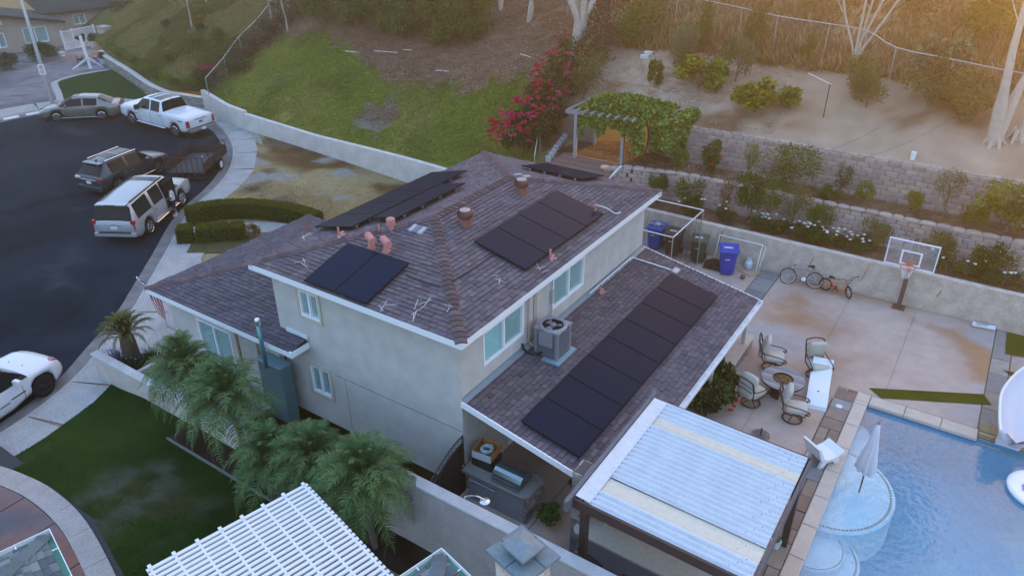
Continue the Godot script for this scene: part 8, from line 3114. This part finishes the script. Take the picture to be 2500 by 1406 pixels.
# ---------- the boy: one continuous surface meshed from blended capsules ----------
func figure(bones: Array, cell: float, lo: Vector3, hi: Vector3) -> ArrayMesh:
	var n := Vector3i(((hi - lo) / cell).ceil())
	var f := PackedFloat32Array()
	f.resize((n.x + 1) * (n.y + 1) * (n.z + 1))
	f.fill(9.0)
	var id := func(x: int, y: int, z: int) -> int: return (z * (n.y + 1) + y) * (n.x + 1) + x
	var part := PackedInt32Array()
	part.resize(f.size())
	var near := PackedFloat32Array()
	near.resize(f.size())
	near.fill(9.0)
	for bi in bones.size():
		var q: Array = bones[bi]
		var a: Vector3 = q[0]
		var b: Vector3 = q[1]
		var m: float = maxf(q[2], q[3]) + .07
		var c0 := Vector3i(((a.min(b) - Vector3.ONE * m - lo) / cell).floor()).clamp(Vector3i.ZERO, n)
		var c1 := Vector3i(((a.max(b) + Vector3.ONE * m - lo) / cell).ceil()).clamp(Vector3i.ZERO, n)
		var ab := b - a
		for z in range(c0.z, c1.z + 1):
			for y in range(c0.y, c1.y + 1):
				for x in range(c0.x, c1.x + 1):
					var p := lo + v3(x, y, z) * cell
					var t := clampf((p - a).dot(ab) / maxf(ab.length_squared(), 1e-6), 0, 1)
					var d: float = (p - a - ab * t).length() - lerpf(q[2], q[3], t)
					var i: int = id.call(x, y, z)
					if d < near[i]:
						near[i] = d
						part[i] = bi
					var k := .03
					var h := clampf(.5 + .5 * (f[i] - d) / k, 0, 1)
					f[i] = lerpf(f[i], d, h) - k * h * (1 - h)
	var V := PackedVector3Array()
	var C := PackedColorArray()
	var I := PackedInt32Array()
	var vert := {}
	for z in n.z:
		for y in n.y:
			for x in n.x:
				var sum := Vector3.ZERO
				var cnt := 0
				for e in [[0, 0, 0, 1, 0, 0], [0, 1, 0, 1, 1, 0], [0, 0, 1, 1, 0, 1], [0, 1, 1, 1, 1, 1], [0, 0, 0, 0, 1, 0], [1, 0, 0, 1, 1, 0], [0, 0, 1, 0, 1, 1], [1, 0, 1, 1, 1, 1], [0, 0, 0, 0, 0, 1], [1, 0, 0, 1, 0, 1], [0, 1, 0, 0, 1, 1], [1, 1, 0, 1, 1, 1]]:
					var u: float = f[id.call(x + e[0], y + e[1], z + e[2])]
					var w: float = f[id.call(x + e[3], y + e[4], z + e[5])]
					if (u < 0) != (w < 0):
						sum += v3(x + e[0], y + e[1], z + e[2]).lerp(v3(x + e[3], y + e[4], z + e[5]), u / (u - w))
						cnt += 1
				if cnt:
					vert[Vector3i(x, y, z)] = V.size()
					V.append(lo + sum / cnt * cell)
					C.append(bones[part[id.call(x, y, z)]][4])
	for key in vert:
		var x: int = key.x
		var y: int = key.y
		var z: int = key.z
		var u := f[id.call(x, y, z)] < 0
		for ax in [[Vector3i(1, 0, 0), Vector3i(0, -1, 0), Vector3i(0, 0, -1)], [Vector3i(0, 1, 0), Vector3i(0, 0, -1), Vector3i(-1, 0, 0)], [Vector3i(0, 0, 1), Vector3i(-1, 0, 0), Vector3i(0, -1, 0)]]:
			var e: Vector3i = key + ax[0]
			if (f[id.call(e.x, e.y, e.z)] < 0) == u: continue
			var q := [key, key + ax[1], key + ax[1] + ax[2], key + ax[2]]
			var ok := true
			for k in q:
				if not vert.has(k): ok = false
			if not ok: continue
			var flip: bool = u != (ax[0].z == 1)
			var o := [0, 1, 2, 0, 2, 3] if flip else [0, 2, 1, 0, 3, 2]
			for k in o: I.append(vert[q[k]])
	var st := mk()
	for i in I:
		st.set_color(C[i])
		st.add_vertex(V[i])
	return smooth(st).commit()

func boy() -> void:
	var t := thing("person", "boy in white T-shirt and dark shorts by the open silver car door", "person", v3(7.28, street_y(-23.28), -23.28), -2.2)
	var skin := Color(.22, .11, .07)
	var shirt := Color(.66, .67, .70)
	var shorts := Color(.012, .018, .05)
	var sock := Color(.68, .70, .74)
	var V := func(x, y, z): return v3(x, y, z)
	var bones := []
	for sx in [-1, 1]:
		bones.append_array([[V.call(sx * .09, .78, 0), V.call(sx * .105, .50, .02), .095, .085, shorts], [V.call(sx * .105, .48, .02), V.call(sx * .115, .42, .02), .06, .05, skin], [V.call(sx * .115, .42, .02), V.call(sx * .12, .2, -.01), .05, .04, skin], [V.call(sx * .12, .18, -.01), V.call(sx * .12, .06, -.02), .037, .036, sock], [V.call(sx * .12, .04, -.04), V.call(sx * .14, .035, .12), .042, .036, sock],
			[V.call(sx * .13, 1.22, 0), V.call(sx * .21, 1.06, .02), .065, .06, shirt], [V.call(sx * .21, 1.05, .02), V.call(sx * .23, .98, .03), .042, .038, skin], [V.call(sx * .23, .97, .03), V.call(sx * .09, .98, .23), .036, .028, skin], [V.call(sx * .09, .98, .23), V.call(sx * .045, .985, .27), .03, .024, skin]])
		for k in 4: bones.append([V.call(sx * (.06 - k * .004), .99 + (k - 1.5) * .017, .26), V.call(sx * (.01 - k * .003), .985 + (k - 1.5) * .017, .30 - k * .004), .0095, .008, skin])
		bones.append([V.call(sx * .085, 1.01, .24), V.call(sx * .05, 1.035, .27), .011, .009, skin])
	bones.append_array([[V.call(0, .80, 0), V.call(0, .86, 0), .13, .135, shorts], [V.call(-.05, .90, .01), V.call(.05, .90, .01), .13, .13, shirt], [V.call(0, .9, .01), V.call(0, 1.18, 0), .135, .12, shirt], [V.call(-.10, 1.22, 0), V.call(.10, 1.22, 0), .075, .075, shirt], [V.call(0, 1.24, 0), V.call(0, 1.34, .03), .05, .047, skin], [V.call(0, 1.41, .045), V.call(0, 1.44, .04), .088, .09, skin], [V.call(0, 1.36, .085), V.call(0, 1.38, .09), .045, .05, skin], [V.call(0, 1.41, .13), V.call(0, 1.385, .147), .012, .014, skin], [V.call(-.09, 1.41, .03), V.call(-.093, 1.42, .03), .018, .018, skin], [V.call(.09, 1.41, .03), V.call(.093, 1.42, .03), .018, .018, skin]])
	obj("body", figure(bones, .015, v3(-.36, -.03, -.24), v3(.36, 1.58, .4)), tint("cloth", .85), t)
	var st := mk()
	lathe(st, [v2(.098, -.05), v2(.105, .0), v2(.098, .05), v2(.07, .085), v2(.01, .1)], 14, v3(0, 1.455, .02), Basis(Vector3.RIGHT, -.35))
	obj("hair", smooth(st), mat(.012, .009, .008, .8), t)
	st = mk()
	for sx in [-1, 1]: box(st, v3(sx * .033, 1.425, .126), v3(.022, .008, .01))
	box(st, v3(0, 1.352, .133), v3(.035, .006, .008))
	obj("features", st, mat(.03, .015, .012), t)
	st = mk()
	tube(st, curve([v3(.1, 1.30, .02), v3(.02, 1.16, .135), v3(-.14, .96, .10), v3(-.17, .86, .03)], 4), .012, 5)
	slab(st, v3(-.25, .72, -.05), v3(-.15, .92, .1), .02)
	obj("shoulder_bag", st, mat(.015, .015, .018), t)
	var h := thing("handheld_device", "small dark device held in the boy's hands", "device", t.position + t.basis * v3(.0, .995, .305), -2.2)
	st = mk()
	slab(st, v3(-.07, -.015, -.035), v3(.07, .015, .045), .01)
	obj("case", st, mat(.02, .02, .024, .4), h)

func far_end() -> void:
	# street lamp with its parking sign
	var lamp := thing("lamp_post", "tall pale concrete lamp post in front of the far driveway", "lamp post", v3(12.94, .9, -44.77))
	var st := mk()
	tube(st, [v3(0, 0, 0), v3(0, 4.0, 0), v3(0, 8.0, 0)], [.13, .10, .075], 10)
	tube(st, curve([v3(0, 7.9, 0), v3(-.4, 8.2, .3), v3(-1.6, 8.3, 1.2)], 4), .05, 6)
	obj("pole", smooth(st), grain("lampc", Color(.36, .38, .40), Color(.5, .52, .54), .5, 0, 1, .85), lamp)
	st = mk()
	slab(st, v3(-2.1, 8.25, 1.1), v3(-1.5, 8.4, 1.4), .04)
	obj("lamp_head", st, mat(.3, .3, .3), lamp)
	var sg := thing("parking_sign", "white no parking sign with red ring and black P on the lamp post", "sign", v3(12.94, .9, -44.77))
	sg.basis = Basis(UP, -.75)
	st = mk()
	span(st, v3(-.20, 2.08, .12), v3(.20, 2.74, .14))
	obj("plate", st, mat(.72, .72, .72, .5), sg)
	st = mk()
	var ring := []
	for i in 25: ring.append(v3(cos(TAU * i / 24) * .12, 2.55 + sin(TAU * i / 24) * .12, .146))
	tube(st, ring, .014, 4, false)
	bar(st, v3(-.085, 2.635, .15), v3(.085, 2.465, .15), .02, .01, Vector3.BACK)
	obj("ring", st, mat(.45, .03, .03), sg)
	var tm := TextMesh.new()
	tm.text = "P"
	tm.font = SystemFont.new()
	tm.font.font_names = PackedStringArray(["Droid Sans"])
	tm.font_size = 32
	tm.pixel_size = .006
	tm.depth = .004
	var p := obj("letter", tm, mat(.02, .02, .02), sg)
	p.position = v3(0, 2.55, .143)
	st = mk()
	for k in 4: span(st, v3(-.14, 2.34 - k * .06, .14), v3(.14 - .03 * (k % 2), 2.365 - k * .06, .144))
	obj("lines", st, mat(.25, .1, .1), sg)
	# house number painted on the kerb
	var kp := thing("kerb_number", "white painted house number patch on the kerb left of the saloon", "painted number")
	for i in 2:
		st = mk()
		var a := v3(9.3 + i * 1.3, 0, -43.85 + i * .22)
		quad(st, a + UP * .905, a + v3(.9, .905, .12), a + v3(.9, 1.02, .0), a + v3(0, 1.02, -.12))
		obj("patch", st, mat(.66, .66, .66), kp)
	# the far house
	var r := v3(.985, 0, .172)
	var b := v3(.172, 0, -.985)
	var h := thing("far_house", "beige single storey house with dark blue grey roof at the far end of the street", "house")
	var F := v3(16.0, .9, -64.9)
	var W := func(u: float, y: float, d: float) -> Vector3: return F + r * u + UP * y + b * d
	var wall := grain("farwall", Color(.34, .29, .25), Color(.47, .41, .36), .6, 4, .8, .95, .5)
	st = mk()
	wall_plate(st, F, r, 8.0, 2.35, -b, .16, [[2.6, 3.6, .7, 1.9], [5.1, 7.0, .75, 2.05]])
	wall_plate(st, F + r * 8.0 + b * .16, b, 7.0, 2.35, r, .16, [])
	facing(st, W.call(0, 2.35, 0), W.call(8.0, 2.35, 0), W.call(3.6, 3.3, 0), -b)
	wall_plate(st, W.call(8.6, 0, 4.8), r, 6.5, 2.4, -b, .16, [[2.3, 3.4, 1.1, 2.0]])
	wall_plate(st, W.call(8.6, 0, 4.96), b, 4.0, 2.4, -r, .16, [])
	obj("wall", st, wall, h)
	st = mk()
	for q in [[.2, 7.8, .3, 6.0], [8.9, 14.8, 5.2, 9.0]]:
		var c: Vector3 = W.call((q[0] + q[1]) / 2, 1.1, (q[2] + q[3]) / 2)
		box(st, c, v3(q[1] - q[0], 2.2, q[3] - q[2]), Basis(r, UP, -b))
	obj("interior", st, mat(.02, .03, .04), h)
	window(h, W.call(2.6, .7, 0), r, -b, 1.0, 1.2, ["none", "none"], .06)
	window(h, W.call(5.1, .75, 0), r, -b, 1.9, 1.3, ["screen", "screen"], .06)
	window(h, W.call(10.9, 1.1, 4.8), r, -b, 1.1, .9, ["none", "none"], .06)
	var rf := Node3D.new()
	rf.name = "roof"
	h.add_child(rf)
	var pk: Vector3 = W.call(3.6, 3.42, -.7)
	var pk2: Vector3 = W.call(3.6, 3.42, 8.5)
	var e0: Vector3 = W.call(-1.0, 2.25, -.7)
	var e1: Vector3 = W.call(8.6, 2.3, -.35)
	var e2: Vector3 = W.call(8.6, 2.3, 8.5)
	st = mk()
	for q in [[pk, e1, e2, pk2], [e0, pk, pk2, W.call(-1.0, 2.25, 8.5)]]:
		facing(st, q[0], q[1], q[2], UP)
		facing(st, q[0], q[2], q[3], UP)
	var w0: Vector3 = W.call(8.0, 2.45, 4.3)
	var w1: Vector3 = W.call(15.4, 2.45, 4.3)
	var w2: Vector3 = W.call(15.4, 3.5, 8.6)
	var w3: Vector3 = W.call(8.0, 3.5, 8.6)
	facing(st, w0, w1, w2, UP)
	facing(st, w0, w2, w3, UP)
	obj("decking", st, mat(.03, .045, .055, .9), rf)
	var cols := [Color(.035, .055, .07), Color(.045, .065, .08), Color(.028, .045, .058)]
	for q in [[e1, e2, pk, pk2], [w0, w1, w3, w2], [pk2, pk, W.call(-1.0, 2.25, 8.5), e0]]:
		# courses of shingles too small to pick apart at this distance
		var s := Soup.new()
		for k in 22:
			for m in 26:
				var u0 := (m + rng.randf() * .4) / 26.5
				var u1 := (m + 1.0) / 26.5
				var lo0: Vector3 = q[0].lerp(q[1], u0).lerp(q[2].lerp(q[3], u0), k / 22.0)
				var lo1: Vector3 = q[0].lerp(q[1], u1).lerp(q[2].lerp(q[3], u1), k / 22.0)
				var hi0: Vector3 = q[0].lerp(q[1], u0).lerp(q[2].lerp(q[3], u0), (k + 1) / 22.0)
				var hi1: Vector3 = q[0].lerp(q[1], u1).lerp(q[2].lerp(q[3], u1), (k + 1) / 22.0)
				s.quad(lo0 + UP * .035, lo1 + UP * .035, hi1 + UP * .012, hi0 + UP * .012, vary(cols[rng.randi() % 3], .25))
		stuff(obj("shingles", s.mesh(), tint("shingle", .92), rf))
	for q in [[pk, e1], [pk, e0], [e1, e2], [w0, w1]]:
		st = mk()
		bar(st, q[0] - UP * .1, q[1] - UP * .1, .05, .2)
		obj("barge_board", st, mat(.05, .03, .03), h)
	st = mk()
	bar(st, w3 + UP * .05, w2 + UP * .05, .3, .12)
	bar(st, w2 + UP * .03, w1 + UP * .03, .25, .12)
	obj("parapet", st, mat(.6, .6, .6), h)
	st = mk()
	tube(st, curve([w0 + r * 1.2 - UP * .2, w0 + r * 1.3 - UP * .35 + b * .2, w0 + r * 2.0 - UP * .5 + b * .42, w0 + r * 2.1 - UP * 2.2 + b * .42], 4), .05, 6)
	obj("downpipe", st, mat(.5, .46, .42), h)
	st = mk()
	box(st, W.call(3.6, 2.75, -.08), v3(.3, .4, .1), Basis(r, UP, -b))
	obj("vent_box", st, mat(.6, .6, .6), h)
	# white gate
	var g := thing("white_gate", "white vertical bar driveway gate beside the far house", "gate")
	var wm := mat(.70, .71, .73, .5)
	var g0 := v3(22.9, .95, -61.3)
	var g1 := v3(26.2, .95, -61.9)
	for k in 25:
		st = mk()
		var a := g0.lerp(g1, k / 24.0)
		span(st, a + v3(-.025, .08, -.02), a + v3(.025, 1.7, .02))
		obj("bar", st, wm, g)
	for y in [.1, .75, 1.68]:
		st = mk()
		bar(st, g0 + UP * y, g1 + UP * y, .05, .06)
		obj("rail", st, wm, g)
	for k in 3:
		st = mk()
		var a := g0.lerp(g1, [.0, .32, 1.0][k])
		span(st, a + v3(-.06, 0, -.06), a + v3(.06, 1.8, .06))
		obj("post", st, wm, g)
	st = mk()
	var gs := Soup.new()
	for k in 60:
		for dirn in [-1, 1]:
			var a := g0.lerp(g1, k / 60.0) + UP * .1
			var c := g0.lerp(g1, clampf(k / 60.0 + dirn * .13, 0, 1)) + UP * (.1 + .65)
			gs.quad(a, a + v3(.02, 0, 0), c + v3(.02, 0, 0), c, Color(.6, .6, .62))
	stuff(obj("lattice", gs.mesh(), tint("lattice", .6), g))
	var pl := thing("stone_pillar", "rough stone gate pillar at the end of the stone wall", "pillar", v3(26.3, .8, -60.2))
	for k in 6:
		st = mk()
		var q := rng.randf_range(-.05, .05)
		slab(st, v3(-.45 + q, k * .33, -.6 + q), v3(.4 + q, k * .33 + .31, .5 - q), .05)
		obj("stone", st, [mat(.38, .33, .29), mat(.45, .40, .36), mat(.33, .29, .27)][k % 3], pl)
	# portable hoop, seen from behind, in a white timber frame
	var hp := thing("white_hoop_stand", "white timber framed portable basketball stand on the edge of the far turf", "basketball hoop", v3(20.0, .98, -52.6))
	for q in [[v3(-1.0, .05, -.5), v3(.9, .05, .65)], [v3(-.75, .05, -1.2), v3(1.15, .05, -.05)], [v3(-.9, .1, -.8), v3(.1, 1.0, .1)], [v3(1.0, .1, .3), v3(.1, 1.0, .1)], [v3(-.7, .1, -1.0), v3(.12, .8, .0)], [v3(1.1, .1, .0), v3(.12, .8, .0)]]:
		st = mk()
		bar(st, q[0], q[1], .09, .09)
		obj("brace", st, wm, hp)
	st = mk()
	bar(st, v3(.1, .05, .1), v3(.1, 2.6, -.2), .17, .17)
	obj("post", st, wm, hp)
	st = mk()
	bar(st, v3(.3, .3, -.6), v3(.3, 2.3, -.55), .07, .07)
	obj("pole", st, mat(.015, .015, .018), hp)
	st = mk()
	for q in [[v3(-.2, 2.45, -.4), v3(.55, 2.6, -.5)], [v3(.5, 2.1, -.6), v3(.55, 2.6, -.5)], [v3(-.2, 2.45, -.4), v3(.5, 2.1, -.6)]]: bar(st, q[0], q[1], .14, .14)
	obj("bracket", st, mat(.015, .015, .018), hp)
	for i in 3:
		var q: Array = [[v3(21.7, .95, -53.3), "large pale pot at the foot of the stone wall beside the hoop stand", .35], [v3(25.0, .95, -60.3), "pale blue pot with a bushy plant inside the gate", .45], [v3(21.4, .95, -59.2), "square pale pot by the house corner and the gate", .28]][i]
		var pt := thing("plant_pot", q[1], "pot", q[0])
		st = mk()
		lathe(st, [v2(q[2] * .6, 0), v2(q[2], q[2] * 1.5), v2(q[2] * 1.05, q[2] * 1.6), v2(q[2] * .8, q[2] * 1.5)], 14)
		obj("pot", st, mat(.50, .55, .56, .6), pt)
		if i < 2:
			var c := obj("leaves", crowns[12], leafmat(.06, .12, .06), pt)
			c.position.y = q[2] * 2.1
			c.scale = Vector3.ONE * q[2]
			stuff(c)
	var gm := [["mesh_bench", "dark metal chair among clutter behind the hoop stand", v3(20.9, .95, -55.0), v3(.6, .8, .6), mat(.03, .035, .04)], ["storage_bin", "bright blue plastic bin behind the hoop stand", v3(22.3, .95, -54.6), v3(.8, .5, .5), mat(.01, .09, .5, .4)], ["toy_cart", "red and blue toy cart beside the stone wall", v3(22.6, .95, -55.8), v3(.7, .45, .5), mat(.3, .05, .04, .5)]]
	for q in gm:
		var o := thing(q[0], q[1], String(q[0]).replace("_", " "), q[2], .4)
		var s3: Vector3 = q[3]
		st = mk()
		slab(st, v3(-s3.x / 2, s3.y * .45, -s3.z / 2), v3(s3.x / 2, s3.y * .6, s3.z / 2), .03)
		if q[0] == "storage_bin": slab(st, v3(-s3.x / 2 + .04, 0, -s3.z / 2 + .04), v3(s3.x / 2 - .04, s3.y * .45, s3.z / 2 - .04), .02)
		obj("body", st, q[4], o)
		for c in [[-1, -1], [-1, 1], [1, -1], [1, 1]]:
			st = mk()
			tube(st, [v3(c[0] * s3.x * .42, 0, c[1] * s3.z * .42), v3(c[0] * s3.x * .42, s3.y * (1.0 if c[0] < 0 else .5), c[1] * s3.z * .42)], .025, 5)
			obj("leg", st, q[4], o)
	var sh := [["sago_bush", "wide dark sago palm under the far house window", 19.5, -58.9, 1.25, 1.0, mid_dark()], ["border_bush", "low dark bush left of the far driveway at the picture edge", 15.6, -58.6, 1.5, .6, mid_dark()], ["border_bush", "dark bush with purple blossoms under the far window", 17.6, -60.2, .8, .6, leafmat(.05, .035, .06)], ["border_bush", "light green bush at the far house corner", 21.0, -60.4, .7, .6, leafmat(.09, .13, .04)], ["border_bush", "dark spreading bush further left along the far house wall", 14.0, -60.5, 1.2, .7, mid_dark()]]
	for q in sh: shrub(q[0], q[1], v3(q[2], .95, q[3]), v3(q[4], q[5], q[4]), .05, 3 if q[0] == "sago_bush" else 1, q[6])
	var hg := shrub("hillside_hedge", "dark rounded hedge at the foot of the far slope beside the back building", v3(30.5, 2.2, -62.5), v3(1.4, 1.2, 3.2), .1, 0, leafmat(.055, .065, .025), "", "hedge")
	hg.rotation.y = .3
	var um := thing("garden_umbrella", "blue white striped garden umbrella behind the far back building", "umbrella", v3(31.5, 2.3, -66.5))
	st = mk()
	lathe(st, [v2(1.1, 2.0), v2(.6, 2.35), v2(.05, 2.5)], 10, Vector3.ZERO, Basis(Vector3.RIGHT, .25))
	obj("canopy", st, mat(.35, .55, .62, .7), um)
	st = mk()
	tube(st, [v3(0, -.5, 0), v3(0, 2.45, 0)], .03, 6)
	obj("pole", st, mat(.35, .4, .42), um)

func mid_dark() -> StandardMaterial3D:
	return leafmat(.04, .06, .022)

func _ready() -> void:
	rng.seed = 20240817
	var cam := Camera3D.new()
	cam.name = "camera"
	cam.position = v3(-11.750, 14.493, 9.465)
	cam.basis = Basis.from_euler(v3(-.505948, -.978104, -.008161))
	cam.fov = 42.077
	cam.near = .1
	cam.far = 600
	add_child(cam)
	cam.current = true
	var we := WorldEnvironment.new()
	we.name = "environment"
	var e := Environment.new()
	e.background_mode = Environment.BG_SKY
	var sky := Sky.new()
	var sm := ProceduralSkyMaterial.new()
	sm.sky_top_color = srgb(Color(.30, .52, .98))
	sm.sky_horizon_color = srgb(Color(.68, .95, 1.26))
	sm.sky_curve = .5
	sm.ground_bottom_color = srgb(Color(.08, .08, .07))
	sm.ground_horizon_color = srgb(Color(.3, .3, .33))
	sm.sun_angle_max = 85
	sm.sun_curve = .6
	sky.sky_material = sm
	e.sky = sky
	e.background_energy_multiplier = 1.0
	e.tonemap_mode = Environment.TONE_MAPPER_LINEAR
	e.tonemap_exposure = 2.05
	e.sdfgi_enabled = true
	e.ssao_enabled = true
	e.ssil_enabled = true
	e.volumetric_fog_enabled = true
	e.volumetric_fog_density = .0032
	e.volumetric_fog_albedo = srgb(Color(1.0, .78, .5))
	e.volumetric_fog_anisotropy = .84
	we.environment = e
	add_child(we)
	var sun := DirectionalLight3D.new()
	sun.name = "sun"
	sun.light_color = srgb(Color(1.0, .62, .30))
	sun.light_energy = 1.6
	sun.light_angular_distance = .5
	sun.shadow_enabled = true
	sun.basis = Basis.looking_at(-v3(cos(.21), sin(.21), .12), UP)
	add_child(sun)
	setting()
	build_house()
	walls()
	roof_things()
	pavilion()
	neighbours()
	patio_things()
	plants()
	vehicles()
	boy()
	far_end()

func v3(x: float, y: float, z: float) -> Vector3: return Vector3(x, y, z)
func v2(x: float, y: float) -> Vector2: return Vector2(x, y)
